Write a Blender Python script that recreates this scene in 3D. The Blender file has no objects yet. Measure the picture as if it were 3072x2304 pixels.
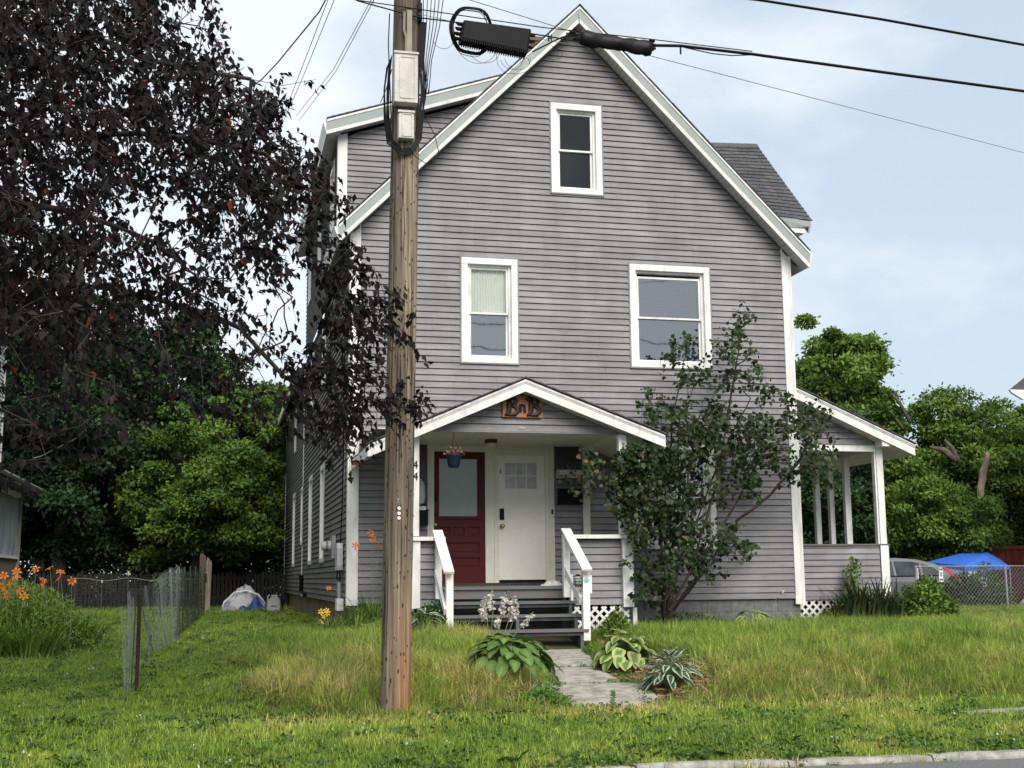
import bpy, math, random
import numpy as np
from mathutils import Vector, Matrix, Quaternion, noise as mnoise
random.seed(7); rng = np.random.default_rng(11)
S = bpy.context.scene
COL = S.collection
PI = math.pi

# ------------------------------------------------------------------ camera
CAM = np.array([-1.898, -19.232, 0.385]); YAW, PITCH, ROLL, FPX = 0.2285, 0.1534, -0.0092, 3748.2
cy_, sy_, cp_, sp_, cr_, sr_ = math.cos(YAW), math.sin(YAW), math.cos(PITCH), math.sin(PITCH), math.cos(ROLL), math.sin(ROLL)
FW = np.array([sy_*cp_, cy_*cp_, sp_]); RT0 = np.array([cy_, -sy_, 0.0]); UP0 = np.cross(RT0, FW)
RT = RT0*cr_ + UP0*sr_; UP = -RT0*sr_ + UP0*cr_
cd = bpy.data.cameras.new('camera'); cam = bpy.data.objects.new('camera', cd); COL.objects.link(cam)
cd.sensor_fit = 'HORIZONTAL'; cd.sensor_width = 36.0; cd.lens = FPX/3072*36.0; cd.clip_start = 0.1; cd.clip_end = 3000
cam.matrix_world = Matrix(((RT[0], UP[0], -FW[0], CAM[0]), (RT[1], UP[1], -FW[1], CAM[1]), (RT[2], UP[2], -FW[2], CAM[2]), (0, 0, 0, 1)))
S.camera = cam

# ------------------------------------------------------------------ sky, sun, exposure
SUN_EL, SUN_AZ = math.radians(41), math.radians(172)      # azimuth: compass-like, measured from +Y towards +X
w = bpy.data.worlds.new('World'); S.world = w; w.use_nodes = True
nt = w.node_tree; nt.nodes.clear(); N = nt.nodes.new; L = nt.links.new
out = N('ShaderNodeOutputWorld'); bg = N('ShaderNodeBackground'); bg.inputs['Strength'].default_value = 0.088
sky = N('ShaderNodeTexSky'); sky.sky_type = 'NISHITA'; sky.sun_disc = False
sky.sun_elevation = SUN_EL; sky.sun_rotation = SUN_AZ; sky.air_density = 1.0; sky.dust_density = 2.5; sky.ozone_density = 1.0
tc = N('ShaderNodeTexCoord'); mp = N('ShaderNodeMapping'); mp.inputs['Scale'].default_value = (1.0, 1.0, 2.1); mp.inputs['Location'].default_value = (0.8, 2.2, 0.3)
n1 = N('ShaderNodeTexNoise'); n1.inputs['Scale'].default_value = 4.6; n1.inputs['Detail'].default_value = 9; n1.inputs['Roughness'].default_value = 0.56
n2 = N('ShaderNodeTexNoise'); n2.inputs['Scale'].default_value = 1.15; n2.inputs['Detail'].default_value = 3
mx = N('ShaderNodeMath'); mx.operation = 'MULTIPLY_ADD'; mx.inputs[1].default_value = 0.62
# thin haze everywhere, thicker cloud towards the west (left of the picture)
dot = N('ShaderNodeVectorMath'); dot.operation = 'DOT_PRODUCT'; dot.inputs[1].default_value = (-0.80, 0.25, 0.45)
mr = N('ShaderNodeMapRange'); mr.inputs['From Min'].default_value = -0.22; mr.inputs['From Max'].default_value = 0.55; mr.inputs['To Min'].default_value = -0.17; mr.inputs['To Max'].default_value = 0.27
ad = N('ShaderNodeMath'); ad.operation = 'ADD'
ramp = N('ShaderNodeValToRGB'); ramp.color_ramp.elements[0].position = 0.50; ramp.color_ramp.elements[0].color = (0.22, 0.22, 0.22, 1)
ramp.color_ramp.elements[1].position = 0.70; ramp.color_ramp.elements[1].color = (0.96, 0.96, 0.96, 1)
haze = N('ShaderNodeMixRGB'); haze.blend_type = 'MIX'; haze.inputs[0].default_value = 0.62; haze.inputs[2].default_value = (5.4, 6.6, 7.9, 1)
cl = N('ShaderNodeMixRGB'); cl.inputs[2].default_value = (7.5, 8.0, 8.45, 1)
L(tc.outputs['Generated'], mp.inputs[0]); L(mp.outputs[0], n1.inputs['Vector']); L(mp.outputs[0], n2.inputs['Vector'])
L(n1.outputs['Fac'], mx.inputs[0]); 
m2 = N('ShaderNodeMath'); m2.operation = 'MULTIPLY'; m2.inputs[1].default_value = 0.42; L(n2.outputs['Fac'], m2.inputs[0]); L(m2.outputs[0], mx.inputs[2])
L(tc.outputs['Generated'], dot.inputs[0]); L(dot.outputs['Value'], mr.inputs['Value']); L(mx.outputs[0], ad.inputs[0]); L(mr.outputs[0], ad.inputs[1])
L(ad.outputs[0], ramp.inputs[0]); L(sky.outputs[0], haze.inputs[1]); L(haze.outputs[0], cl.inputs[1]); L(ramp.outputs[0], cl.inputs[0])
L(cl.outputs[0], bg.inputs['Color']); L(bg.outputs[0], out.inputs[0])
sl = bpy.data.lights.new('sun', 'SUN'); sl.energy = 2.6; sl.angle = math.radians(38); sl.color = (1.0, 0.94, 0.85)
so = bpy.data.objects.new('sun', sl); COL.objects.link(so)
sd = Vector((math.sin(SUN_AZ)*math.cos(SUN_EL), math.cos(SUN_AZ)*math.cos(SUN_EL), math.sin(SUN_EL)))
so.rotation_euler = (-sd).to_track_quat('-Z', 'Y').to_euler(); so.location = (-6, -14, 14)
S.view_settings.view_transform = 'Standard'; S.view_settings.look = 'None'; S.view_settings.exposure = 0.55; S.view_settings.gamma = 1.0
S.view_settings.use_curve_mapping = False
try:
    S.cycles.max_bounces = 6; S.cycles.transparent_max_bounces = 12; S.cycles.use_denoising = True
except Exception: pass

# ------------------------------------------------------------------ placing helpers (a sight line of the photograph cut with a real plane)
PX = 3072/2212
def ray(u, v): return ((u-1536)/FPX)*RT - ((v-1152)/FPX)*UP + FW
def Yp(u, v, y=0.0): d = ray(u, v); return CAM + d*((y-CAM[1])/d[1])
def Xp(u, v, x=0.0): d = ray(u, v); return CAM + d*((x-CAM[0])/d[0])
def Yd(u, v, y=0.0): return Yp(u*PX, v*PX, y)
def Xd(u, v, x=0.0): return Xp(u*PX, v*PX, x)
def sstep(a, b, x): t = np.clip((x-a)/(b-a), 0, 1); return t*t*(3-2*t)
_LY = [-40, -10.3, -9.2, -8.2, -6, -3, 0, 5, 14, 60, 900]; _LZ = [-1.2, -1.05, -.93, -.83, -.70, -.58, -.50, -.44, -.41, -.40, -.4]
_RY = [-40, -10.3, -9.2, -8.3, -7.95, -7.35, -6.7, -5.6, -3, -1, 0, 5, 14, 60, 900]; _RZ = [-1.2, -1.05, -.93, -.85, -.84, -.64, -.52, -.44, -.41, -.395, -.385, -.40, -.42, -.42, -.4]
WY = [-7.9, -6.45, -5.1, -3.0]; WX = [1.66, 1.93, 2.0, 2.45]; WZ = [-.80, -.71, -.63, -.55]
def ground(x, y):
    x = np.asarray(x, float); y = np.asarray(y, float)
    l = np.interp(y, _LY, _LZ); r = np.interp(y, _RY, _RZ)
    k = sstep(-2.6, -1.3, x); z = l*(1-k) + r*k
    lot = sstep(9.2, 10.5, y)*sstep(9, 12, x); z = z*(1-lot) + (-.68)*lot
    wy = np.clip(y, -8.2, -2.4); wc = np.interp(wy, WY, WX); wz = np.interp(wy, WY, WZ) - 0.035
    k = (1-sstep(.50, 1.15, np.abs(x-wc)))*sstep(-8.7, -8.0, y)*(1-sstep(-3.1, -2.0, y)); z = z*(1-k) + np.minimum(z, wz)*k
    z = z + 0.018*np.sin(x*2.1+1.3*np.sin(y*1.7))*np.cos(y*1.9+.6*x)*(y > -9.9)
    return z
def onground(u, v, it=25):
    d = ray(u, v); t = 14.0
    for _ in range(it):
        p = CAM + d*t; z = float(ground(p[0], p[1])); t2 = (z-CAM[2])/d[2]; t = t*.5 + t2*.5
    return CAM + d*t
def ongd(u, v): return onground(u*PX, v*PX)

# ------------------------------------------------------------------ mesh builder
ROOT = {}
def wloc(o): return ROOT.get(o.name, Vector((0, 0, 0))) if o is not None else Vector((0, 0, 0))
class MB:
    def __init__(s): s.v = []; s.f = []; s.m = None
    def add(s, vs, fs):
        n = len(s.v); s.v += [tuple(map(float, p)) for p in vs]; s.f += [tuple(i+n for i in f) for f in fs]; return s
    def box(s, x0, x1, y0, y1, z0, z1):
        return s.add([(x0,y0,z0),(x1,y0,z0),(x1,y1,z0),(x0,y1,z0),(x0,y0,z1),(x1,y0,z1),(x1,y1,z1),(x0,y1,z1)],
                     [(0,3,2,1),(4,5,6,7),(0,1,5,4),(1,2,6,5),(2,3,7,6),(3,0,4,7)])
    def obox(s, c, ax, ay, az):
        c = Vector(c); ax, ay, az = Vector(ax), Vector(ay), Vector(az); P = [c+ax*i+ay*j+az*k for k in (-1,1) for j, i in ((-1,-1),(-1,1),(1,1),(1,-1))]
        return s.add(P, [(0,3,2,1),(4,5,6,7),(0,1,5,4),(1,2,6,5),(2,3,7,6),(3,0,4,7)])
    def beam(s, p, q, w, h, up=(0,0,1)):
        p, q = Vector(p), Vector(q); d = (q-p); l = d.length; d.normalize(); u = Vector(up); r = d.cross(u)
        if r.length < 1e-4: r = d.cross(Vector((0,1,0)))
        r.normalize(); u = r.cross(d); return s.obox((p+q)/2, d*(l/2), r*(w/2), u*(h/2))
    def tube(s, pts, r, n=6, cap=True):
        pts = [Vector(p) for p in pts]; m = len(pts); rs = r if hasattr(r, '__len__') else [r]*m; base = len(s.v); prev = None
        for i, p in enumerate(pts):
            d = (pts[min(i+1, m-1)]-pts[max(i-1, 0)]); d = d.normalized() if d.length > 1e-9 else Vector((0,0,1))
            if prev is None: a = d.cross(Vector((0,0,1))); a = a if a.length > .05 else d.cross(Vector((1,0,0))); a.normalize()
            else: a = (prev - d*prev.dot(d)); a = a.normalized() if a.length > 1e-6 else d.orthogonal().normalized()
            prev = a; b = d.cross(a)
            for k in range(n):
                t = 2*PI*k/n; s.v.append(tuple(p+a*(math.cos(t)*rs[i])+b*(math.sin(t)*rs[i])))
        for i in range(m-1):
            for k in range(n):
                k2 = (k+1) % n; s.f.append((base+i*n+k, base+i*n+k2, base+(i+1)*n+k2, base+(i+1)*n+k))
        if cap: s.f.append(tuple(base+k for k in reversed(range(n)))); s.f.append(tuple(base+(m-1)*n+k for k in range(n)))
        return s
    def prism(s, poly, off):      # polygon (3d points) extruded by vector off
        n = len(poly); off = Vector(off); P = [Vector(p) for p in poly]
        return s.add(P+[p+off for p in P], [tuple(range(n)), tuple(reversed(range(n, 2*n)))] + [(i, i+n, (i+1) % n + n, (i+1) % n) for i in range(n)])
    def quad(s, a, b, c, d): return s.add([a, b, c, d], [(0,1,2,3)])
    def lathe(s, c, prof, n=16, axis=(0,0,1)):
        ax = Vector(axis).normalized(); a = ax.orthogonal().normalized(); b = ax.cross(a); base = len(s.v); c = Vector(c)
        for r, h in prof:
            for k in range(n): t = 2*PI*k/n; s.v.append(tuple(c+ax*h+(a*math.cos(t)+b*math.sin(t))*r))
        for i in range(len(prof)-1):
            for k in range(n): k2 = (k+1) % n; s.f.append((base+i*n+k, base+i*n+k2, base+(i+1)*n+k2, base+(i+1)*n+k))
        return s
    def build(s, name, mat, parent=None, smooth=False, bevel=0, **props):
        o0 = wloc(parent); me = bpy.data.meshes.new(name); me.from_pydata([(x-o0[0], y-o0[1], z-o0[2]) for x, y, z in s.v], [], s.f); me.update()
        return link(name, me, mat, parent, smooth, bevel, **props)
def link(name, me, mat, parent=None, smooth=False, bevel=0, **props):
    o = bpy.data.objects.new(name, me); COL.objects.link(o)
    if mat is not None and not me.materials: me.materials.append(mat)
    if smooth: me.polygons.foreach_set('use_smooth', [True]*len(me.polygons))
    if parent is not None: o.parent = parent; ROOT[o.name] = wloc(parent)
    if bevel: b = o.modifiers.new('bevel', 'BEVEL'); b.width = bevel; b.segments = 2; b.limit_method = 'ANGLE'; b.harden_normals = False
    for k, v in props.items():
        if v is not None: o[k] = v
    return o
def thing(name, label, cat, loc, group=None):
    o = bpy.data.objects.new(name, None); o.empty_display_size = .2; COL.objects.link(o); o.location = loc; ROOT[o.name] = Vector(loc)
    o['label'] = label; o['category'] = cat
    if group: o['group'] = group
    return o
def copy_tree(o, parent=None):
    c = o.copy(); COL.objects.link(c); c.parent = parent
    for ch in [x for x in COL.objects if x.parent == o]: copy_tree(ch, c)
    return c
def npmesh(name, V, F, attr=None):       # V (n,3); F (m,k) constant k
    me = bpy.data.meshes.new(name); V = np.ascontiguousarray(V, np.float32); F = np.ascontiguousarray(F, np.int32); m, k = F.shape
    me.vertices.add(len(V)); me.vertices.foreach_set('co', V.ravel()); me.loops.add(m*k); me.loops.foreach_set('vertex_index', F.ravel())
    me.polygons.add(m); me.polygons.foreach_set('loop_start', np.arange(m, dtype=np.int32)*k)
    try: me.polygons.foreach_set('loop_total', np.full(m, k, np.int32))
    except Exception: pass
    if attr:
        for n_, a in attr.items(): at = me.attributes.new(n_, 'FLOAT', 'POINT'); at.data.foreach_set('value', np.ascontiguousarray(a, np.float32))
    me.update(calc_edges=True); return me

# ------------------------------------------------------------------ materials
MATS = {}
def mat(name, col, rough=.6, var=.12, scale=8.0, col2=None, stretch=(1,1,1), bump=0.0, bscale=40.0, spec=.4, metal=0.0, trans=0.0, c2pos=(.42,.68), coords='Object', randobj=0.0, detail=6):
    if name in MATS: return MATS[name]
    m = bpy.data.materials.new(name); m.use_nodes = True; t = m.node_tree; b = t.nodes['Principled BSDF']; n = t.nodes.new; l = t.links.new
    b.inputs['Roughness'].default_value = rough; b.inputs['Metallic'].default_value = metal
    b.inputs['Specular IOR Level'].default_value = spec
    tc = n('ShaderNodeTexCoord'); mp = n('ShaderNodeMapping'); mp.inputs['Scale'].default_value = stretch; l(tc.outputs[coords], mp.inputs[0])
    nz = n('ShaderNodeTexNoise'); nz.inputs['Scale'].default_value = scale; nz.inputs['Detail'].default_value = detail; nz.inputs['Roughness'].default_value = .6; l(mp.outputs[0], nz.inputs['Vector'])
    r = n('ShaderNodeValToRGB'); c = np.array(col); c2 = np.array(col2) if col2 is not None else c*(1-var)
    r.color_ramp.elements[0].position = c2pos[0]; r.color_ramp.elements[1].position = c2pos[1]
    r.color_ramp.elements[0].color = (*c2, 1); r.color_ramp.elements[1].color = (*(np.minimum(c*(1+var*.5), 1) if col2 is None else c), 1)
    l(nz.outputs['Fac'], r.inputs[0]); colout = r.outputs[0]
    if randobj:
        oi = n('ShaderNodeObjectInfo'); mr = n('ShaderNodeMapRange'); mr.inputs['To Min'].default_value = 1-randobj; mr.inputs['To Max'].default_value = 1+randobj
        hs = n('ShaderNodeHueSaturation'); l(oi.outputs['Random'], mr.inputs['Value']); l(mr.outputs[0], hs.inputs['Value']); l(colout, hs.inputs['Color']); colout = hs.outputs[0]
    l(colout, b.inputs['Base Color'])
    if bump:
        nb = n('ShaderNodeTexNoise'); nb.inputs['Scale'].default_value = bscale; nb.inputs['Detail'].default_value = 5; l(mp.outputs[0], nb.inputs['Vector'])
        bp = n('ShaderNodeBump'); bp.inputs['Strength'].default_value = bump; bp.inputs['Distance'].default_value = .02; l(nb.outputs['Fac'], bp.inputs['Height']); l(bp.outputs[0], b.inputs['Normal'])
    MATS[name] = m; return m
def leafmat(name, cols, rough=.45, transl=.25, attr='v', inst=False, spec=.35):
    if name in MATS: return MATS[name]
    m = bpy.data.materials.new(name); m.use_nodes = True; t = m.node_tree; b = t.nodes['Principled BSDF']; n = t.nodes.new; l = t.links.new
    at = n('ShaderNodeAttribute'); at.attribute_name = attr; at.attribute_type = 'INSTANCER' if inst else 'GEOMETRY'
    oi = n('ShaderNodeObjectInfo')
    r = n('ShaderNodeValToRGB'); els = r.color_ramp.elements
    while len(els) < len(cols): els.new(.5)
    for i, (p, c) in enumerate(cols): els[i].position = p; els[i].color = (*c, 1)
    ad = n('ShaderNodeMath'); ad.operation = 'ADD'; l(at.outputs['Fac'], ad.inputs[0]); cout = None
    sb = n('ShaderNodeMath'); sb.operation = 'MULTIPLY'
    if inst: sb.operation = 'MULTIPLY_ADD'; sb.inputs[1].default_value = .34; sb.inputs[2].default_value = -.17; l(oi.outputs['Random'], sb.inputs[0])
    else: lt_ = n('ShaderNodeMath'); lt_.operation = 'LESS_THAN'; lt_.inputs[1].default_value = 1e-6; l(at.outputs['Fac'], lt_.inputs[0]); l(lt_.outputs[0], sb.inputs[0]); l(oi.outputs['Random'], sb.inputs[1])
    l(sb.outputs[0], ad.inputs[1])
    l(ad.outputs[0], r.inputs[0]); col_ = r.outputs[0]
    if inst:
        bv = n('ShaderNodeAttribute'); bv.attribute_name = 'bv'; hs = n('ShaderNodeHueSaturation'); l(bv.outputs['Fac'], hs.inputs['Value']); l(col_, hs.inputs['Color']); col_ = hs.outputs[0]
    l(col_, b.inputs['Base Color']); b.inputs['Roughness'].default_value = rough; b.inputs['Specular IOR Level'].default_value = spec
    if transl:
        tr = n('ShaderNodeBsdfTranslucent'); mxx = n('ShaderNodeMixShader'); mxx.inputs[0].default_value = transl; l(col_, tr.inputs['Color'])
        l(b.outputs[0], mxx.inputs[1]); l(tr.outputs[0], mxx.inputs[2]); l(mxx.outputs[0], t.nodes['Material Output'].inputs['Surface'])
    MATS[name] = m; return m
def glassmat(name, tint=(.9,.95,.95), refl=.25, rough=.03):
    m = bpy.data.materials.new(name); m.use_nodes = True; t = m.node_tree; t.nodes.clear(); n = t.nodes.new; l = t.links.new
    o = n('ShaderNodeOutputMaterial'); g = n('ShaderNodeBsdfGlossy'); g.inputs['Roughness'].default_value = rough; g.inputs['Color'].default_value = (.95,.97,1,1)
    tr = n('ShaderNodeBsdfTransparent'); tr.inputs['Color'].default_value = (*tint, 1); mx = n('ShaderNodeMixShader')
    fr = n('ShaderNodeFresnel'); fr.inputs['IOR'].default_value = 1.5; ad = n('ShaderNodeMath'); ad.operation = 'ADD'; ad.inputs[1].default_value = refl; ad.use_clamp = True
    tc = n('ShaderNodeTexCoord'); nz = n('ShaderNodeTexNoise'); nz.inputs['Scale'].default_value = 1.3; bp = n('ShaderNodeBump'); bp.inputs['Strength'].default_value = .06; bp.inputs['Distance'].default_value = .05
    l(tc.outputs['Object'], nz.inputs['Vector']); l(nz.outputs['Fac'], bp.inputs['Height']); l(bp.outputs[0], g.inputs['Normal'])
    l(fr.outputs[0], ad.inputs[0]); l(ad.outputs[0], mx.inputs[0]); l(tr.outputs[0], mx.inputs[1]); l(g.outputs[0], mx.inputs[2]); l(mx.outputs[0], o.inputs['Surface']); MATS[name] = m; return m
M_SIDING = mat('siding_grey', (.262,.256,.268), rough=.6, spec=.25, var=.20, scale=2.2, stretch=(.6,.6,3), bump=.05, bscale=60, randobj=.05)
def streaks(m, lo_=.82, hi_=1.05, stretch=(1.6,1.6,.30), sc=1.0):
    t = m.node_tree; b = t.nodes['Principled BSDF']; n = t.nodes.new; l = t.links.new; src = b.inputs['Base Color'].links[0].from_socket
    tc = n('ShaderNodeTexCoord'); mp = n('ShaderNodeMapping'); mp.inputs['Scale'].default_value = stretch; nz = n('ShaderNodeTexNoise'); nz.inputs['Scale'].default_value = sc; nz.inputs['Detail'].default_value = 7; nz.inputs['Roughness'].default_value = .7
    mr = n('ShaderNodeMapRange'); mr.inputs['From Min'].default_value = .35; mr.inputs['From Max'].default_value = .62; mr.inputs['To Min'].default_value = lo_; mr.inputs['To Max'].default_value = hi_; hs = n('ShaderNodeHueSaturation')
    l(tc.outputs['Object'], mp.inputs[0]); l(mp.outputs[0], nz.inputs['Vector']); l(nz.outputs['Fac'], mr.inputs['Value']); l(mr.outputs[0], hs.inputs['Value']); l(src, hs.inputs['Color']); l(hs.outputs[0], b.inputs['Base Color'])
streaks(M_SIDING)
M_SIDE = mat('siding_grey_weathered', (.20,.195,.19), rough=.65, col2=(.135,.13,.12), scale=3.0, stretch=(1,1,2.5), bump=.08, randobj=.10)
M_WHITE = mat('white_trim_paint', (.80,.80,.78), rough=.55, col2=(.62,.61,.58), scale=7, stretch=(1,1,.35), c2pos=(.30,.50), bump=.08, spec=.25); streaks(M_WHITE, .88, 1.0, (3,3,1.2), 1.5)
M_WHITED = mat('white_paint_worn', (.80,.79,.76), rough=.6, col2=(.55,.54,.50), scale=9, stretch=(1,1,.5), c2pos=(.30,.46), bump=.10)
M_FASCIA = mat('aluminium_fascia', (.42,.46,.45), rough=.45, var=.08, scale=3)
M_CEIL = mat('porch_ceiling_paint', (.66,.66,.58), rough=.6, var=.06)
M_SOFFIT = mat('soffit_panel_grey', (.50,.50,.49), rough=.6, var=.1, randobj=.04)
M_SHINGLE = mat('asphalt_shingle', (.115,.115,.12), rough=.9, col2=(.06,.06,.065), scale=30, bump=.4, bscale=120, randobj=.22)
M_FOUND = mat('foundation_concrete', (.20,.205,.205), rough=.9, col2=(.12,.125,.12), scale=6, bump=.3)
M_PLYFOUND = mat('weathered_plywood_skirt', (.28,.22,.15), rough=.85, col2=(.15,.12,.085), scale=3, stretch=(3,3,.6), bump=.2)
M_DECK = mat('grey_deck_paint', (.115,.125,.125), rough=.6, col2=(.17,.10,.085), scale=7, stretch=(.4,3,3), c2pos=(.36,.44), bump=.15)
M_DECKD = mat('dark_step_riser', (.055,.06,.06), rough=.8, var=.3)
M_RED = mat('dark_red_door_paint', (.070,.0065,.0085), rough=.5, spec=.2, var=.12, scale=4)
M_BLACK = mat('black_plastic', (.006,.0065,.0075), rough=.5, var=.2, spec=.12)
M_IRON = mat('black_iron', (.010,.010,.011), rough=.5, spec=.2)
M_BRASS = mat('brass', (.55,.40,.14), rough=.3, metal=1)
M_STEEL = mat('galvanised_steel', (.42,.43,.44), rough=.45, metal=.6, var=.2)
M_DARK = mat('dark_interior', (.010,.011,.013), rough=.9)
M_GLASS = glassmat('window_glass', refl=.0, tint=(.96,.97,.97))
M_GLASS2 = glassmat('window_glass_reflective', tint=(.55,.60,.62), refl=.20)
M_CURT = mat('pale_green_curtain', (.82,.86,.78), rough=.8, var=.08, scale=1.5)
M_SHEER = mat('blue_grey_sheer_curtain', (.17,.205,.205), rough=.8, col2=(.12,.15,.165), scale=2)
M_BLIND = mat('grey_blind', (.16,.185,.185), rough=.7, var=.1)
M_SHADEP = mat('green_roller_shade', (.22,.29,.26), rough=.7, var=.06)
M_BRICK = mat('chimney_brick', (.20,.10,.065), rough=.9, col2=(.10,.10,.045), scale=5, bump=.4, randobj=.2)
M_POLE = None
# ================================================================== HOUSE
E_ = 0.1016
house = thing('grey_house', 'tall grey clapboard house with steep front gable, white trim and small front porch', 'house', (3.72, 5.0, -0.3))
def front(Y0): return lambda s, d, z: (s, Y0-d, z)
def left(X0): return lambda s, d, z: (X0-d, s, z)
def right(X0): return lambda s, d, z: (X0+d, s, z)
def course(mb, P, z0, h, sg, back=True):
    a0, b0, a1, b1 = sg; t = h-0.0135
    def x(k, a, b): return a+(b-a)*k/h
    zt = z0+t; at = x(t, a0, a1); bt = x(t, b0, b1)
    V = [P(a0,.0,z0), P(a0,.025,z0), P(at,.007,zt), P(at,-.014,zt), P(a1,-.014,z0+h+.012), P(b0,.0,z0), P(b0,.025,z0), P(bt,.007,zt), P(bt,-.014,zt), P(b1,-.014,z0+h+.012), P(a0,.012,z0+.012), P(b0,.012,z0+.012)]
    mb.add(V, [(0,1,6,5), (1,2,7,6), (2,3,8,7), (3,4,9,8)])
def siding(name, P, zb, zt, lo, hi, holes, mat_, parent, stuff=False, joints=0.0):
    """one board object per course; lo(z), hi(z) ends; holes = [(s0,s1,z0,z1)]"""
    z = zb; allm = MB()
    while z < zt-1e-4:
        h = min(E_, zt-z); zc = z+h*.5; a0, b0, a1, b1 = lo(z), hi(z), lo(z+h), hi(z+h)
        if b0-a0 < .03: z += E_; continue
        if b1 < a1: mid = (a1+b1)/2; a1 = b1 = mid
        iv = [(a0, b0, a1, b1)]
        for s0, s1, q0, q1 in holes:
            if q0 < zc < q1:
                nv = []
                for (p0, r0, p1, r1) in iv:
                    if s1 <= p0 or s0 >= r0: nv.append((p0, r0, p1, r1)); continue
                    if s0 > p0: nv.append((p0, s0, min(p1, s0), s0))
                    if s1 < r0: nv.append((s1, r0, s1, max(r1, s1)))
                iv = nv
        jv = []
        for sg in iv:
            if joints and sg[1]-sg[0] > 3.7 and random.random() < joints and not stuff:
                c_ = random.uniform(sg[0]+1.2, sg[1]-1.2); jv += [(sg[0], c_-.0012, sg[2], c_-.0012), (c_+.0012, sg[1], c_+.0012, sg[3])]
            else: jv.append(sg)
        for sg in jv:
            if sg[1]-sg[0] > .015:
                mb = allm if stuff else MB(); course(mb, P, z, h, sg)
                if not stuff: mb.build(name, mat_, parent)
        z += E_
    if stuff and allm.v: allm.build(name, mat_, parent, kind='stuff')
RX, RZ, RS = 3.715, 9.815, 1.010           # ridge, pitch
def rooftop(x): return RZ - abs(x-RX)*RS
WT = 0.262                                 # wall top is this far under the roof surface
# --- windows -------------------------------------------------------
def window(P, s0, s1, z0, z1, cw=.10, head=.10, sill=.075, split=.5, up='dark', low='dark', rec=.085, gap=0, parent=None, sashes=True, uppane=None):
    parent = parent or house; c = MB()
    def bx(mb, a, b, d0, d1, q0, q1):
        V = [P(a,d0,q0), P(b,d0,q0), P(b,d1,q0), P(a,d1,q0), P(a,d0,q1), P(b,d0,q1), P(b,d1,q1), P(a,d1,q1)]
        mb.add(V, [(0,3,2,1),(4,5,6,7),(0,1,5,4),(1,2,6,5),(2,3,7,6),(3,0,4,7)])
    zi0, zi1 = z0+sill, z1-head; a, b = s0+cw, s1-cw
    bx(c, s0, s1, -.10, .034, zi1, z1); bx(c, s0, a, -.10, .031, z0+.001, zi1-.002); bx(c, b, s1, -.10, .031, z0+.001, zi1-.002); bx(c, a+.001, b-.001, -.10, .030, z0, zi0)
    w_ = c.build('window', M_WHITE, parent)
    j = MB(); bx(j, s0-.024, s0-.002, -.012, .028, z0-.02, z1+.024); bx(j, s1+.002, s1+.024, -.012, .028, z0-.02, z1+.024); bx(j, s0-.001, s1+.001, -.012, .028, z1+.002, z1+.022); bx(j, s0-.022, s1+.022, -.012, .040, z0-.026, z0-.002)
    j.build('window_channel', M_SIDING, w_)
    # vinyl frame
    fr = MB(); f = .040; bx(fr, a+.001, a+f, -.15, -.028, zi0+.001, zi1-.001); bx(fr, b-f, b-.001, -.15, -.028, zi0+.001, zi1-.001); bx(fr, a+f, b-f, -.15, -.030, zi1-.036, zi1-.002); bx(fr, a+f, b-f, -.15, -.030, zi0+.001, zi0+.032)
    fr.build('window_frame', M_WHITE, w_)
    A, B, Z0, Z1 = a+f+.001, b-f-.001, zi0+.033, zi1-.037; zm = Z0+(Z1-Z0)*split; t = .034
    u1 = Z1-gap
    for nm, q0, q1, dd in (('upper_sash', zm-.016, u1, -.050), ('lower_sash', Z0, zm+.018, -.085)):
        if nm == 'upper_sash' and gap == 0: pass
        s_ = MB(); bx(s_, A, A+t, dd-.03, dd, q0, q1); bx(s_, B-t, B, dd-.03, dd, q0, q1); bx(s_, A+t, B-t, dd-.03, dd-.002, q1-t, q1); bx(s_, A+t, B-t, dd-.03, dd-.002, q0, q0+t*.9)
        so_ = s_.build(nm, M_WHITE, w_)
        g = MB(); g.add([P(A+t-.004, dd-.016, q0+t*.9-.004), P(B-t+.004, dd-.016, q0+t*.9-.004), P(B-t+.004, dd-.016, q1-t+.004), P(A+t-.004, dd-.016, q1-t+.004)], [(0,1,2,3)])
        style = up if nm == 'upper_sash' else low
        g.build('pane', M_GLASS2 if style in ('sky', 'blind', 'sheer') else M_GLASS, w_)
        if style != 'dark':
            cm = {'curtain': M_CURT, 'sheer': M_SHEER, 'blind': M_BLIND, 'sky': M_BLIND}[style]; k = MB(); D = -.135
            n = 26 if style in ('blind', 'sky') else 14
            if style in ('blind', 'sky'):
                for i in range(n):
                    y0 = q0+(q1-q0)*i/n; y1 = q0+(q1-q0)*(i+1)/n-.004; k.add([P(A, D+.010, y0), P(B, D+.010, y0), P(B, D-.004, y1), P(A, D-.004, y1)], [(0,1,2,3)])
                k.build('blind_slats', cm, w_, kind='stuff')
            else:
                for i in range(n*2):
                    x0 = A+(B-A)*i/(n*2); x1 = A+(B-A)*(i+1)/(n*2); e = .012*(i % 2); e2 = .012*((i+1) % 2); k.add([P(x0, D+e, q0), P(x1, D+e2, q0), P(x1, D+e2, q1), P(x0, D+e, q1)], [(0,1,2,3)])
                k.build('curtain', cm, w_)
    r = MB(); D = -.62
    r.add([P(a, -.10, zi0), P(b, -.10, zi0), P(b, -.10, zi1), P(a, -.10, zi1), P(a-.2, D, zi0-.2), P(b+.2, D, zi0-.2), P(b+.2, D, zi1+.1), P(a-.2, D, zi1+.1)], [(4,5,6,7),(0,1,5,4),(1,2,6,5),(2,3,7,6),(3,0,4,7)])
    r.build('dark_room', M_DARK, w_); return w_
F0 = front(0.0); L0 = left(0.0); R0 = right(7.45)
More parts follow.
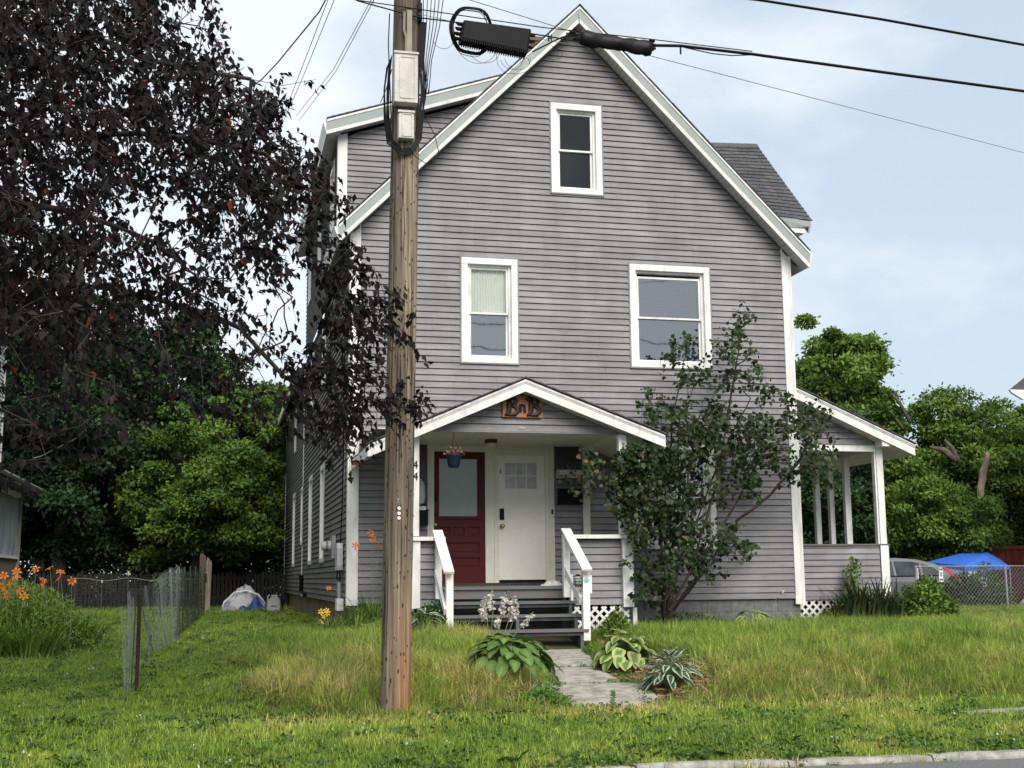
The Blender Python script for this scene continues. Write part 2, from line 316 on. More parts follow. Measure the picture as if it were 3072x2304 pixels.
W_TOP = (3.272, 4.15, 6.655, 8.205); W_L = (1.752, 2.675, 3.768, 5.478); W_R = (4.585, 5.990, 3.775, 5.505); W_LR = (4.60, 5.975, .815, 2.50)
window(F0, *W_TOP, split=.50)
wl = window(F0, *W_L, up='curtain', low='sheer', split=.485)
vb = MB(); pts = [(1.915,4.99),(1.96,5.005),(2.02,5.06),(2.07,5.16),(2.11,5.235),(2.17,5.262),(2.23,5.255),(2.28,5.21),(2.34,5.11),(2.40,5.03),(2.48,4.965)]
vb.tube([(x, .145, z) for x, z in pts], .0085, 5); vb.build('valance_edge', M_SHEER, wl)
window(F0, *W_R, up='sky', low='blind', split=.495, gap=.052)
window(F0, *W_LR, up='blind', low='sheer', split=.5)
holes = [(w_[0]+.02, w_[1]-.02, w_[2]+.02, w_[3]-.02) for w_ in (W_TOP, W_L, W_R, W_LR)] + [(1.215, 3.225, .28, 2.60)]
# --- front wall ----------------------------------------------------
topz = lambda x: rooftop(x)-WT
def lo(z): return max(.135, RX-(RZ-WT-z)/RS)
def hi(z): return min(7.315, RX+(RZ-WT-z)/RS)
siding('siding_board', F0, 0.0, RZ-WT-.02, lo, hi, holes, M_SIDING, house, joints=.8)
# --- left wall (weathered), main block and rear block --------------
SW = [(4.5,5.5,.70,2.56), (7.75,8.75,.70,2.60), (10.85,11.6,1.20,2.58), (14.0,15.0,.72,2.62), (4.55,5.5,4.05,5.45), (7.70,8.65,4.02,5.3), (13.95,14.9,3.72,4.85)]
for s0, s1, z0, z1 in SW: window(L0, s0, s1, z0, z1, cw=.09, low='sheer', up='curtain')
hl = [(a+.02, b-.02, c+.02, d-.02) for a, b, c, d in SW]
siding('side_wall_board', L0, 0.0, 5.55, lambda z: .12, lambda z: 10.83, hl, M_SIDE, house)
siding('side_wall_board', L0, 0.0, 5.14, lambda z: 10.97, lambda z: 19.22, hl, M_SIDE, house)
# right and back walls: plain, out of the photograph
rw = MB(); rw.add([(7.45,0.02,-.02),(7.45,10.9,-.02),(7.45,10.9,5.80),(7.45,.02,5.80)], [(0,1,2,3)]); rw.add([(7.2,10.9,-.02),(7.2,19.3,-.02),(7.2,19.3,5.2),(7.2,10.9,5.2)], [(0,1,2,3)])
rw.add([(0.02,19.3,-.02),(7.2,19.3,-.02),(7.2,19.3,5.2),(3.7,19.3,8.2),(0.02,19.3,5.2)], [(0,1,2,3,4)]); rw.add([(0.02,10.9,5.0),(7.45,10.9,5.0),(7.45,10.9,5.7),(3.7,10.9,9.7),(.02,10.9,5.7)], [(0,1,2,3,4)])
rw.build('rear_wall', M_SIDING, house)
# --- corner boards ---------------------------------------------------
def cornerboard(x0, x1, y, zb, zt0, zt1, side=None, nm='corner_board'):
    c = MB(); c.prism([(x0, y-.030, zb), (x1, y-.030, zb), (x1, y-.030, zt1), (x0, y-.030, zt0)], (0, .03, 0))
    c.prism([(x0+.002, y-.036, zb), (x0+.02, y-.036, zb), (x0+.02, y-.036, zt0), (x0+.002, y-.036, zt0)], (0, .0055, 0)); c.prism([(x1-.02, y-.036, zb), (x1-.002, y-.036, zb), (x1-.002, y-.036, zt1), (x1-.02, y-.036, zt1)], (0, .0055, 0))
    if side == 'L': c.box(x0-.028, x0-.001, y-.036, y+.125, zb, zt0-.02)
    if side == 'R': c.box(x1+.001, x1+.028, y-.036, y+.125, zb, zt1-.02)
    return c.build(nm, M_WHITE, house)
cornerboard(-.002, .14, 0, -.02, topz(0), topz(.14), 'L'); cornerboard(7.31, 7.452, 0, -.10, topz(7.31), topz(7.45), 'R')
c = MB(); c.box(-.03, .0, 10.84, 10.98, -.02, 5.55); c.build('corner_board', M_WHITE, house); c = MB(); c.box(-.03, .04, 19.22, 19.34, -.03, 5.15); c.build('corner_board', M_WHITE, house)
# --- foundation ------------------------------------------------------
f = MB(); f.box(0.03, 7.42, .035, .25, -.75, -.001); f.build('foundation_wall', M_FOUND, house)
for i in range(18):
    for r_ in range(2):
        x0 = .05+i*.41+(.2 if r_ else 0)
        if x0+.40 > 7.42: continue
        f = MB(); f.box(x0, x0+.40, .027, .06, -.20-r_*.2, -.012-r_*.2+(-.008)); f.build('foundation_block', M_FOUND, house)
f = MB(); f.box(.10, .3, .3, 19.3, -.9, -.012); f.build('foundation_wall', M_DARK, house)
y = .3
while y < 19.0:
    l = random.choice([1.15, 1.2, 1.22, .8]); f = MB(); f.box(.045, .07, y, y+l-.05, -.75, -.015-random.random()*.02); f.build('skirt_panel', M_PLYFOUND, house); y += l
    f = MB(); f.box(.06, .085, y-.08, y+.03, -.75, -.02); f.build('skirt_batten', mat('dark_batten', (.10,.08,.06), rough=.9), house)
# --- rake mouldings ------------------------------------------------
def rake(A, B, y, parent, H=.285, out=(0,-1,0), steps=((0,.035,.045,M_WHITE,'rake_edge_strip'),)):
    """A upper, B lower end of the roof surface line in the plane y; crown fascia hangs H below it"""
    A, B = Vector(A), Vector(B); o = Vector(out); dn = Vector((0,0,-1))
    def strip(d0, d1, t0, t1, b0, m, nm):      # vertical offsets d0,d1; stand-out t0 (top) t1 (bottom); back b0
        c = MB(); P = []
        for E_p in (A, B): P += [E_p+dn*d0+o*t0, E_p+dn*d1+o*t1, E_p+dn*d1+o*b0, E_p+dn*d0+o*b0]
        c.add(P, [(0,4,5,1),(1,5,6,2),(2,6,7,3),(3,7,4,0),(0,1,2,3),(7,6,5,4)]); return c.build(nm, m, parent)
    strip(.012, .050, .050, .050, 0, M_WHITE, 'drip_edge'); strip(.052, .205, .040, .008, -.01, M_FASCIA, 'rake_fascia'); strip(.207, H, .012, .006, -.02, M_WHITE, 'rake_trim')
def slab(P4, th, m, nm, parent=house, **k):     # roof slab: 4 corners top, thickness down
    c = MB(); P = [Vector(p) for p in P4]; Q = [p-Vector((0,0,th)) for p in P]
    c.add(P+Q, [(0,1,2,3),(7,6,5,4),(0,4,5,1),(1,5,6,2),(2,6,7,3),(3,7,4,0)]); return c.build(nm, m, parent, **k)
EX0, EX1 = -.235, 7.70
def RT_(x, y, dz=0): return (x, y, rooftop(x)+dz)
SF = -.3
# right slope, left slope (front strip then dormer takes over)
for nm, xa, xb, ya, yb in (('roof_slope', RX, EX1, SF, 11.1), ('roof_slope', RX, EX0, SF, 2.46)):
    slab([RT_(xa, ya), RT_(xb, ya), RT_(xb, yb), RT_(xa, yb)], .05, M_SHINGLE, nm)
sh = MB()                                   # ragged shingle edge along both rakes
for sgn, xe in ((1, EX1), (-1, EX0)):
    n = 40
    for i in range(n):
        xa = RX+(xe-RX)*i/n; xb = RX+(xe-RX)*(i+1.03)/n; ov = .055+random.random()*.012; th = .028
        c = [(xa, SF-ov, rooftop(xa)+.010), (xb, SF-ov, rooftop(xb)+.004), (xb, SF+.2, rooftop(xb)+.006), (xa, SF+.2, rooftop(xa)+.012)]
        s_ = MB(); s_.prism(c, (0, 0, th*.8)); s_.build('rake_shingle', M_SHINGLE, house)
rake(RT_(RX, SF), RT_(EX1, SF), SF, house); rake(RT_(RX, SF), RT_(EX0, SF), SF, house)
# apex moulding seam + eave crowns (end blocks) + eave fascia
c = MB(); c.box(RX-.006, RX+.006, SF-.046, SF+.0, RZ-.26, RZ-.055); c.build('apex_joint', M_FASCIA, house)
for x, s_, y1 in ((EX1, 1, 11.1), (EX0, -1, 2.3)):
    z = rooftop(x); c = MB(); c.prism([(x, SF, z-.03), (x+s_*.07, SF, z-.03), (x+s_*.055, SF, z-.09), (x+s_*.015, SF, z-.20), (x, SF, z-.255)], (0, y1-SF, 0)); c.build('eave_fascia', M_WHITE, house)
    c = MB(); xw = 7.45 if s_ > 0 else 0.0; zs = z-.26; c.add([(x, SF, zs), (xw, SF, zs+.24), (xw, y1, zs+.24), (x, y1, zs)], [(0,1,2,3)]); c.build('eave_soffit', M_SOFFIT, house)
# rake soffit: panels one by one
pw = .098
for sgn, xe in ((1, 7.60), (-1, -.14)):
    n = int(abs(xe-RX)/(pw*.706)); 
    for i in range(n):
        xa = RX+sgn*i*pw*.706; xb = xa+sgn*(pw-.009)*.706; za, zb = rooftop(xa)-.262, rooftop(xb)-.262
        s_ = MB(); s_.prism([(xa, SF+.0, za), (xb, SF+.0, zb), (xb, -.001, zb), (xa, -.001, za)], (0, 0, .012)); s_.build('soffit_panel', M_SOFFIT, house)
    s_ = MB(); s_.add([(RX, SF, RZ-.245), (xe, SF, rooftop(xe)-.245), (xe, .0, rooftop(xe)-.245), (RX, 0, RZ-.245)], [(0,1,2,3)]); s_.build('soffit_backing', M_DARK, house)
    s_ = MB(); A = Vector((RX, -.018, RZ-.28)); B = Vector((xe, -.018, rooftop(xe)-.28)); s_.beam(A, B, .035, .03, up=(0,1,0)); s_.build('soffit_channel', mat('dark_channel', (.09,.09,.09), rough=.6), house)
# --- left shed dormer ------------------------------------------------
DY, DT = 2.45, (-.255, 8.455)
def shed(x): return DT[1] + (x-DT[0])*(RZ-.02-DT[1])/(RX-DT[0])
def dlo(z): return max(.135, 0)
def dhi(z):                       # dormer wall lies between main roof (below) and shed roof (above)
    return RX-(RZ-z)/RS if z < 9.9 else 3.7
FD = front(DY)
def dleft(z):                     # left end where the shed roof cuts in
    zz = z+.30; return .135 if zz < shed(.14) else DT[0]+(zz-DT[1])*(RX-DT[0])/(RZ-.02-DT[1])
siding('dormer_siding', FD, 5.6, 9.4, dleft, lambda z: min(3.6, dhi(z)+.15), [], M_SIDING, house)
cornerboard(-.002, .14, DY, 5.5, shed(0)-.27, shed(.14)-.27, 'L')
window(L0, 3.1, 4.0, 6.75, 8.05, cw=.09); window(L0, 6.2, 7.1, 6.75, 8.05, cw=.09); window(L0, 9.2, 10.1, 6.75, 8.05, cw=.09)
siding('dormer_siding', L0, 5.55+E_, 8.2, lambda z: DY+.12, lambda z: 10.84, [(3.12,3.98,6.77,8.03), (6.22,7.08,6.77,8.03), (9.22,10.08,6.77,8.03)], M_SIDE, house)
slab([(RX, DY-.27, RZ-.01), (DT[0], DY-.27, DT[1]), (DT[0], 11.1, DT[1]), (RX, 11.1, RZ-.01)], .05, M_SHINGLE, 'roof_slope')
n = 26
for i in range(n):
    xa = RX-.6+(DT[0]-RX+.6)*i/n; xb = RX-.6+(DT[0]-RX+.6)*(i+1.03)/n; s_ = MB(); s_.prism([(xa, DY-.325, shed(xa)+.012), (xb, DY-.325, shed(xb)+.006), (xb, DY-.1, shed(xb)+.006), (xa, DY-.1, shed(xa)+.012)], (0,0,.02)); s_.build('rake_shingle', M_SHINGLE, house)
rake((RX, DY-.27, RZ-.01), (DT[0], DY-.27, DT[1]), 0, house, H=.27)
c = MB(); z = DT[1]; x = DT[0]; c.prism([(x, DY-.27, z-.03), (x-.06, DY-.27, z-.03), (x-.05, DY-.27, z-.09), (x-.01, DY-.27, z-.20), (x, DY-.27, z-.25)], (0, 8.7, 0)); c.build('eave_fascia', M_WHITE, house)
c = MB(); c.add([(x, DY-.27, z-.25), (0.0, DY-.27, z-.20), (0.0, 11.1, z-.20), (x, 11.1, z-.25)], [(0,1,2,3)]); c.add([(x, DY-.27, z-.24), (RX, DY-.27, RZ-.26), (RX, DY, RZ-.26), (x, DY, z-.24)], [(0,1,2,3)]); c.build('eave_soffit', M_SOFFIT, house)
# rear block roof
slab([(3.7, 10.9, 8.4), (-.25, 10.9, 5.22), (-.25, 19.6, 5.22), (3.7, 19.6, 8.4)], .06, M_SHINGLE, 'roof_slope'); slab([(3.7, 10.9, 8.4), (7.4, 10.9, 5.22), (7.4, 19.6, 5.22), (3.7, 19.6, 8.4)], .06, M_SHINGLE, 'roof_slope')
c = MB(); c.box(-.30, -.25, 10.95, 19.6, 5.0, 5.19); c.build('eave_fascia', M_WHITE, house)
# --- right cross gable roof: shingles one by one ---------------------
G = dict(rx=7.90, ry=2.0, rz=8.49, ex=8.00, ey=.17, ez=6.47)
gr0, gr1 = Vector((5.05, 2.0, 8.36)), Vector((7.89, 2.0, 8.485)); ge1 = Vector((8.04, .20, 6.50)); ge0 = Vector((6.35, .20, 6.62))
c = MB(); c.add([gr0, gr1, ge1, ge0], [(0,3,2,1)]); c.add([gr0, gr1, Vector((8.0, 3.8, 6.5)), Vector((6.6, 3.8, 6.5))], [(0,1,2,3)]); c.build('cross_gable_roof', M_SHINGLE, house)
rows = 21; nsh = 0
dwn = (ge1-gr1); nrm = (gr1-gr0).cross(dwn).normalized(); nrm = -nrm if nrm.y > 0 else nrm
for r_ in range(rows):
    t0, t1 = r_/rows, min(1.012, (r_+1.06)/rows)
    A0 = gr0.lerp(ge0, t0); B0 = gr1.lerp(ge1, t0); A1 = gr0+(ge0-gr0)*t1; B1 = gr1+(ge1-gr1)*t1; wtot = (B0-A0).length; s0 = wtot-random.random()*.15; k = wtot
    # only the outer part beyond the main roof shows
    while k > .02 and nsh < 290:
        wd = random.choice([.15, .17, .30, .32, .16]); a_ = max(0, k-wd+.004)
        q0, q1 = a_/wtot, k/wtot; p = [A0.lerp(B0, q0), A0.lerp(B0, q1), A1.lerp(B1, q1), A1.lerp(B1, q0)]
        zmr = rooftop(p[0].x)
        if p[0].z > zmr-.05 and p[1].x > 5.6:
            lift = .006+random.random()*.007; s_ = MB(); s_.add([p[0]+nrm*.002, p[1]+nrm*.002, p[2]+nrm*(lift+.008), p[3]+nrm*(lift+.008), p[2]-nrm*.001, p[3]-nrm*.001], [(0,3,2,1),(3,5,4,2)]); s_.build('roof_shingle', M_SHINGLE, house); nsh += 1
        k -= wd
        if k < wtot-2.6: break
c = MB(); c.prism([gr1+Vector((0,0,.03)), gr0+Vector((0,0,.03)), gr0+Vector((0,-.09,-.07)), gr1+Vector((0,-.09,-.07))], (0,.0,.012)); c.build('ridge_cap', M_SHINGLE, house)
c = MB(); c.prism([(ge1.x-.02, ge1.y, ge1.z-.01), (ge1.x-.05, ge1.y+.02, ge1.z-.10), (ge1.x-.15, ge1.y+.1, ge1.z-.16), (6.9, ge1.y+.1, ge1.z-.16), (6.9, ge1.y, ge1.z+.08)], (0, .3, 0)); c.build('eave_fascia', M_FASCIA, house)
c = MB(); c.box(7.0, 7.90, .22, .6, ge1.z-.225, ge1.z-.15); c.build('eave_trim', M_WHITE, house)
c = MB(); c.prism([gr1+Vector((-.01,0,-.02)), ge1+Vector((-.01,.03,-.02)), ge1+Vector((-.01,.1,-.2)), gr1+Vector((-.01,0,-.25)), Vector((8.0,3.7,6.35)), Vector((8.0,3.75,6.5))], (-.03, 0, 0)); c.build('rake_fascia', M_FASCIA, house)
# --- chimney -----------------------------------------------------------
c = MB(); c.box(3.44, 3.86, 2.03, 2.47, 9.3, 10.20); ch = c.build('chimney', mat('mortar', (.22,.20,.17), rough=.9), house)
for r_ in range(9):
    z0 = 9.62+r_*.067
    for i in range(3):
        x0 = 3.425+i*.148+(.07 if r_ % 2 else 0)-.03; s_ = MB(); s_.box(max(3.425, x0), min(3.875, x0+.136), 2.015, 2.05, z0, z0+.056); s_.build('brick', M_BRICK, ch)
s_ = MB(); s_.box(3.40, 3.90, 1.99, 2.51, 10.215, 10.29); s_.build('chimney_cap', mat('mossy_cap', (.10,.10,.05), rough=.95, col2=(.16,.12,.09), scale=9), ch)
# ================================================================== FRONT PORCH (part of the house)
PY = -2.0
def bx(nm, m, par, *a, **k): c = MB(); c.box(*a); return c.build(nm, m, par, **k)
c = MB(); c.box(.72, 3.78, -1.93, -.02, .16, .215); porch = c.build('front_porch', M_DECK, house)
for i in range(13):                                               # deck boards
    y = -2.02+i*.152; bx('deck_board', M_DECK, porch, .80 if i > 1 else 1.02, 3.70 if i > 1 else 2.93, y, y+.144, .217, .256)
bx('deck_fascia', M_DECK, porch, .86, 2.93, -1.985, -1.955, .09, .214)
# ceiling, beams
bx('porch_ceiling', M_CEIL, porch, .16, 4.16, -2.0, -.025, 2.44, 2.455)
bx('porch_beam', M_SIDING, porch, .80, 3.66, -2.03, -1.99, 2.415, 2.437); bx('porch_beam', M_CEIL, porch, 3.66, 3.78, -1.985, -.03, 2.36, 2.437); bx('porch_beam', M_CEIL, porch, .66, .76, -1.985, -.03, 2.36, 2.437)
# posts and piers
def post(nm, x0, x1, y0, y1, z0, z1, par=porch, m=M_WHITE):
    c = MB(); c.box(x0, x1, y0, y1, z0, z1); c.box(x0-.004, x0+.012, y0-.004, y0+.01, z0, z1-.01); c.box(x1-.012, x1+.004, y0-.004, y0+.01, z0, z1-.01); return c.build(nm, m, par)
post('porch_post', 3.665, 3.775, -2.09, -1.98, .98, 2.405); post('porch_post', .655, .752, -2.09, -1.98, .955, 2.405)
post('porch_pier', 3.69, 3.838, -2.085, -1.95, -.045, .915); post('porch_pier', .650, .770, -2.085, -1.95, -.03, .89)
post('pilaster', 3.705, 3.812, -.075, -.024, .98, 2.40, m=M_CEIL)
bx('capital_block', M_WHITE, porch, 3.842, 3.93, -2.10, -2.0, 2.40, 2.46); bx('capital_block', M_WHITE, porch, .66, .80, -2.105, -2.0, 2.44, 2.49)
# half walls
FP = front(-2.0)
siding('porch_siding', FP, -.012, .905, lambda z: 2.905, lambda z: 3.69, [], M_SIDING, porch); siding('porch_siding', FP, .0, .88, lambda z: .772, lambda z: 1.05, [], M_SIDING, porch)
for x, s_ in ((.70, left), (3.80, right)):
    siding('porch_siding', s_(x), 0, .9, lambda z: -1.95, lambda z: -.03, [], M_SIDING, porch, stuff=True)
bx('half_wall_core', M_SIDING, porch, 3.70, 3.785, -1.94, -.03, 0, .90); bx('half_wall_core', M_SIDING, porch, .715, .76, -1.94, -.03, 0, .9)
bx('top_rail', M_WHITE, porch, 2.89, 3.90, -2.12, -1.96, .918, .972); bx('top_rail', M_WHITE, porch, .60, 1.12, -2.12, -1.96, .893, .945); bx('top_rail', M_WHITE, porch, 3.68, 3.82, -1.955, -.03, .918, .97); bx('top_rail', M_WHITE, porch, .64, .78, -1.955, -.03, .893, .945)
# gable siding, roof
AX, AZ = 2.24, 3.155; TR, TL = (4.30, 2.395), (.03, 2.20)
def ptop(x): return AZ-(x-AX)*(AZ-TR[1])/(TR[0]-AX) if x > AX else AZ-(AX-x)*(AZ-TL[1])/(AX-TL[0])
kr = (TR[0]-AX)/(AZ-TR[1]); kl = (AX-TL[0])/(AZ-TL[1])
siding('gable_board', FP, 2.44, 2.97, lambda z: max(.80, AX-(AZ-.17-z)*kl), lambda z: min(3.70, AX+(AZ-.17-z)*kr), [], M_SIDING, porch)
YF = -2.27
for nm, T in (('r', TR), ('l', TL)):
    slab([(AX, YF, AZ), (T[0], YF, T[1]), (T[0], 0, T[1]), (AX, 0, AZ)], .035, M_SHINGLE, 'porch_roof_slope', porch)
    A, B = Vector((AX, YF, AZ)), Vector((T[0], YF, T[1])); dn = Vector((0,0,-1)); o = Vector((0,-1,0))
    for (d0, d1, t0, t1, b0, m, n_) in ((.008,.040,.030,.030,0,M_WHITE,'drip_edge'), (.042,.062,.018,.018,0,M_WHITE,'rake_strip'), (.064,.178,.010,.006,-.02,M_WHITE,'rake_fascia')):
        c = MB(); P = []
        for E_p in (A, B): P += [E_p+dn*d0+o*t0, E_p+dn*d1+o*t1, E_p+dn*d1+o*b0, E_p+dn*d0+o*b0]
        c.add(P, [(0,4,5,1),(1,5,6,2),(2,6,7,3),(3,7,4,0),(0,1,2,3),(7,6,5,4)]); c.build(n_, m, porch)
    n = 11
    for i in range(n):
        a_ = A.lerp(B, i/n); b_ = A.lerp(B, (i+1.03)/n); e = .05+.012*random.random(); s_ = MB(); s_.prism([a_+o*e+Vector((0,0,.014)), b_+o*e+Vector((0,0,.006)), b_+Vector((0,.25,.006)), a_+Vector((0,.25,.014))], (0,0,.018)); s_.build('rake_shingle', M_SHINGLE, porch)
    c = MB(); sg = 1 if T[0] > AX else -1; c.box(min(T[0], T[0]+sg*.012), max(T[0], T[0]+sg*.012), YF, -.03, T[1]-.17, T[1]-.03); c.build('eave_fascia', M_WHITE, porch)
    xi = 3.84 if sg > 0 else .60; c = MB(); c.add([(T[0], YF, T[1]-.155), (T[0], 0, T[1]-.155), (xi, 0, 2.40), (xi, YF, 2.40)], [(0,1,2,3)]); c.build('eave_soffit', M_CEIL, porch)
    c = MB(); c.add([(AX, YF, AZ-.17), (T[0], YF, T[1]-.17), (T[0], -1.99, T[1]-.17), (AX, -1.99, AZ-.17)], [(0,1,2,3)]); c.build('rake_soffit', M_SOFFIT, porch)
bx('gable_vent', M_STEEL, porch, 2.20, 2.29, -2.028, -2.02, 2.475, 2.495)
# house number 44 on the left post
def text(s, size, nm, m, par, M4, ext=.003, off=0.0, **k):
    cu = bpy.data.curves.new(nm, 'FONT'); cu.body = s; cu.size = size; cu.extrude = ext; cu.offset = off; cu.align_x = 'CENTER'; cu.align_y = 'CENTER'; cu.resolution_u = 3
    tmp = bpy.data.objects.new('tmp', cu); COL.objects.link(tmp); dg = bpy.context.evaluated_depsgraph_get(); me = bpy.data.meshes.new_from_object(tmp.evaluated_get(dg)); bpy.data.objects.remove(tmp)
    o0 = wloc(par); me.transform(Matrix.Translation(-o0) @ M4); me.name = nm; me.materials.clear(); return link(nm, me, m, par, **k)
def FM(x, y, z, rz=0): return Matrix.Translation((x, y, z)) @ Matrix.Rotation(rz, 4, 'Z') @ Matrix.Rotation(PI/2, 4, 'X')
text('4', .155, 'number_four', M_IRON, porch, FM(.703, -2.102, 1.935)); text('4', .155, 'number_four', M_IRON, porch, FM(.706, -2.102, 1.775))
# lattice under the porch
def lattice(par, P, s0, s1, z0, z1, pitch=.128, w_=.036, d=.0, m=M_WHITE, nm='lattice_strip'):
    H = z1-z0
    for sg in (1, -1):
        k = s0-H if sg > 0 else s0
        while k < (s1 if sg > 0 else s1+H):
            # strip centre line from (k, z0) to (k+sg*H, z1), clipped to s0..s1
            ta, tb = 0.0, 1.0; xa, xb = k, k+sg*H
            def cl(xx): return (xx-xa)/(xb-xa)
            lo_, hi_ = sorted((cl(s0+.01), cl(s1-.01))); ta, tb = max(0, lo_), min(1, hi_)
            if tb-ta > .04:
                a = (xa+(xb-xa)*ta, z0+H*ta); b = (xa+(xb-xa)*tb, z0+H*tb); v = Vector((b[0]-a[0], b[1]-a[1])).normalized(); n_ = Vector((-v.y, v.x))*(w_/2); dd = d+(.004 if sg > 0 else 0)
                Q = [(a[0]-n_.x, a[1]-n_.y), (b[0]-n_.x, b[1]-n_.y), (b[0]+n_.x, b[1]+n_.y), (a[0]+n_.x, a[1]+n_.y)]
                c = MB(); c.add([P(q[0], dd, q[1]) for q in Q]+[P(q[0], dd+.0038, q[1]) for q in Q], [(3,2,1,0),(4,5,6,7),(0,1,5,4),(1,2,6,5),(2,3,7,6),(3,0,4,7)]); c.build(nm, m, par)
            k += pitch
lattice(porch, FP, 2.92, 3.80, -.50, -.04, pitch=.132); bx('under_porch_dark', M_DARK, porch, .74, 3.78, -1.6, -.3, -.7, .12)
bx('skirt_trim', M_WHITE, porch, 3.84, 3.90, -2.03, -2.0, -.5, -.06); 
# --- doors -----------------------------------------------------------
surr = MB(); surr.box(1.205, 1.307, -.045, -.001, .26, 2.375); surr.box(2.118, 2.330, -.045, -.001, .26, 2.375); surr.box(3.088, 3.235, -.045, -.001, .26, 2.40); surr.box(1.205, 3.235, -.043, -.001, 2.376, 2.60)
surr.box(1.307, 2.118, -.040, -.001, 2.337, 2.375); surr.box(2.33, 3.088, -.040, -.001, 2.300, 2.375)
so_ = surr.build('door_surround', M_CEIL, house)
c = MB(); c.box(2.262, 2.278, -.058, -.046, .27, 2.385); c.box(3.140, 3.156, -.058, -.046, .27, 2.385); c.box(2.262, 3.156, -.0575, -.0455, 2.372, 2.388); c.box(1.24, 1.252, -.056, -.046, .27, 2.42); c.box(1.24, 2.20, -.0555, -.0455, 2.42, 2.432); c.build('casing_moulding', M_CEIL, so_)
bx('wall_above_doors', M_SIDING, so_, 1.2, 3.24, .0, .03, .2, 2.62); bx('threshold', M_DECKD, so_, 1.30, 3.09, -.06, -.005, .257, .300)
rd = MB()                                                        # red door: stiles and rails round the glass and panels
X0, X1, Z0, Z1 = 1.311, 2.114, .303, 2.333
def rails(mb, y, rects, X0, X1, Z0, Z1, dep=.03):
    xs = sorted({X0, X1, *[r[0] for r in rects], *[r[1] for r in rects]}); zs = sorted({Z0, Z1, *[r[2] for r in rects], *[r[3] for r in rects]})
    for i in range(len(xs)-1):
        for j in range(len(zs)-1):
            cx, cz = (xs[i]+xs[i+1])/2, (zs[j]+zs[j+1])/2
            if any(r[0] < cx < r[1] and r[2] < cz < r[3] for r in rects): continue
            mb.box(xs[i], xs[i+1], y, y+dep, zs[j], zs[j+1])
pr_ = [(1.389,1.996,1.330,2.225), (1.389,1.556,1.027,1.165), (1.604,1.787,1.027,1.165), (1.838,2.023,1.027,1.165), (1.389,2.023,.767,.923), (1.389,2.023,.545,.693)]
rails(rd, -.030, pr_, X0, X1, Z0, Z1); door = rd.build('red_door', M_RED, house)
for r_ in pr_[1:]:
    c = MB(); a, b, z0, z1 = r_; c.box(a, b, -.006, .0, z0, z1); c.prism([(a+.025,-.016,z0+.025),(b-.025,-.016,z0+.025),(b-.025,-.016,z1-.025),(a+.025,-.016,z1-.025)], (0,.008,0)); c.build('door_panel', M_RED, door)
bx('door_ledge', M_RED, door, 1.345, 2.06, -.052, -.0305, 1.283, 1.312); bx('door_shade', M_SHADEP, door, 1.389, 1.996, -.004, .0, 1.33, 2.225); c = MB(); c.quad((1.389,-.016,1.33),(1.996,-.016,1.33),(1.996,-.016,2.225),(1.389,-.016,2.225)); c.build('pane', M_GLASS, door)
c = MB(); c.lathe((1.335,-.031,1.36), [(.0,-.0),(.026,0),(.026,.02),(0,.022)], 12, (0,-1,0)); c.lathe((1.335,-.031,1.58), [(.0,-.0),(.026,0),(.026,.02),(0,.022)], 12, (0,-1,0)); c.box(1.318,1.352,-.045,-.031,1.60,1.70); c.build('door_lock', M_BLACK, door)
c = MB(); c.lathe((1.335,-.031,1.20), [(.0,0),(.018,0),(.018,.012),(0,.014)], 10, (0,-1,0)); c.build('door_knob', M_STEEL, door)
wd = MB(); wp = [(2.445,2.603,1.975,2.165), (2.62,2.778,1.975,2.165), (2.795,2.95,1.975,2.165), (2.445,2.603,1.768,1.957), (2.62,2.778,1.768,1.957), (2.795,2.95,1.768,1.957), (2.45,2.69,.55,1.585), (2.765,2.985,.55,1.585)]
rails(wd, -.034, wp, 2.334, 3.086, .345, 2.297); M_DOORW = mat('white_door', (.74,.73,.68), rough=.4, var=.04); door2 = wd.build('white_door', M_DOORW, house)
for i, r_ in enumerate(wp):
    a, b, z0, z1 = r_; c = MB()
    if i < 6: c.quad((a,-.018,z0),(b,-.018,z0),(b,-.018,z1),(a,-.018,z1)); c.build('pane', mat('textured_glass', (.36,.375,.35), rough=.15, col2=(.26,.275,.25), scale=6, spec=.8, bump=.6, bscale=14, c2pos=(.4,.6)), door2)
    else: c.box(a, b, -.030, -.02, z0, z1); c.build('door_panel', M_DOORW, door2)
c = MB(); c.box(2.425, 2.97, -.044, -.0345, 2.167, 2.182); c.box(2.425, 2.97, -.044, -.0345, 1.75, 1.766); c.box(2.425, 2.443, -.044, -.0345, 1.767, 2.166); c.box(2.952, 2.97, -.044, -.0345, 1.767, 2.166); c.build('lite_frame', M_DOORW, door2)
bx('keypad_lock', M_BLACK, door2, 2.350, 2.415, -.060, -.0345, 1.275, 1.45); c = MB(); c.lathe((2.385,-.0345,1.178), [(0,0),(.035,0),(.034,.008),(.018,.012),(.018,.035),(.032,.045),(.034,.062),(.02,.075),(0,.076)], 16, (0,-1,0)); c.build('door_knob', M_BRASS, door2, smooth=True)
c = MB(); c.tube([(2.365,-.036,2.06),(2.365,-.055,2.05),(2.365,-.055,2.02),(2.365,-.04,2.0)], .006, 5); c.build('door_hook', M_IRON, door2)
c = MB(); c.box(3.168, 3.222, -.060, -.046, 1.335, 1.465); c.build('doorbell_plate', M_WHITE, so_); bx('doorbell', M_BLACK, so_, 3.180, 3.208, -.070, -.0605, 1.36, 1.445)
bx('door_sweep', M_BLACK, door2, 2.34, 3.08, -.036, -.0345, .305, .343)
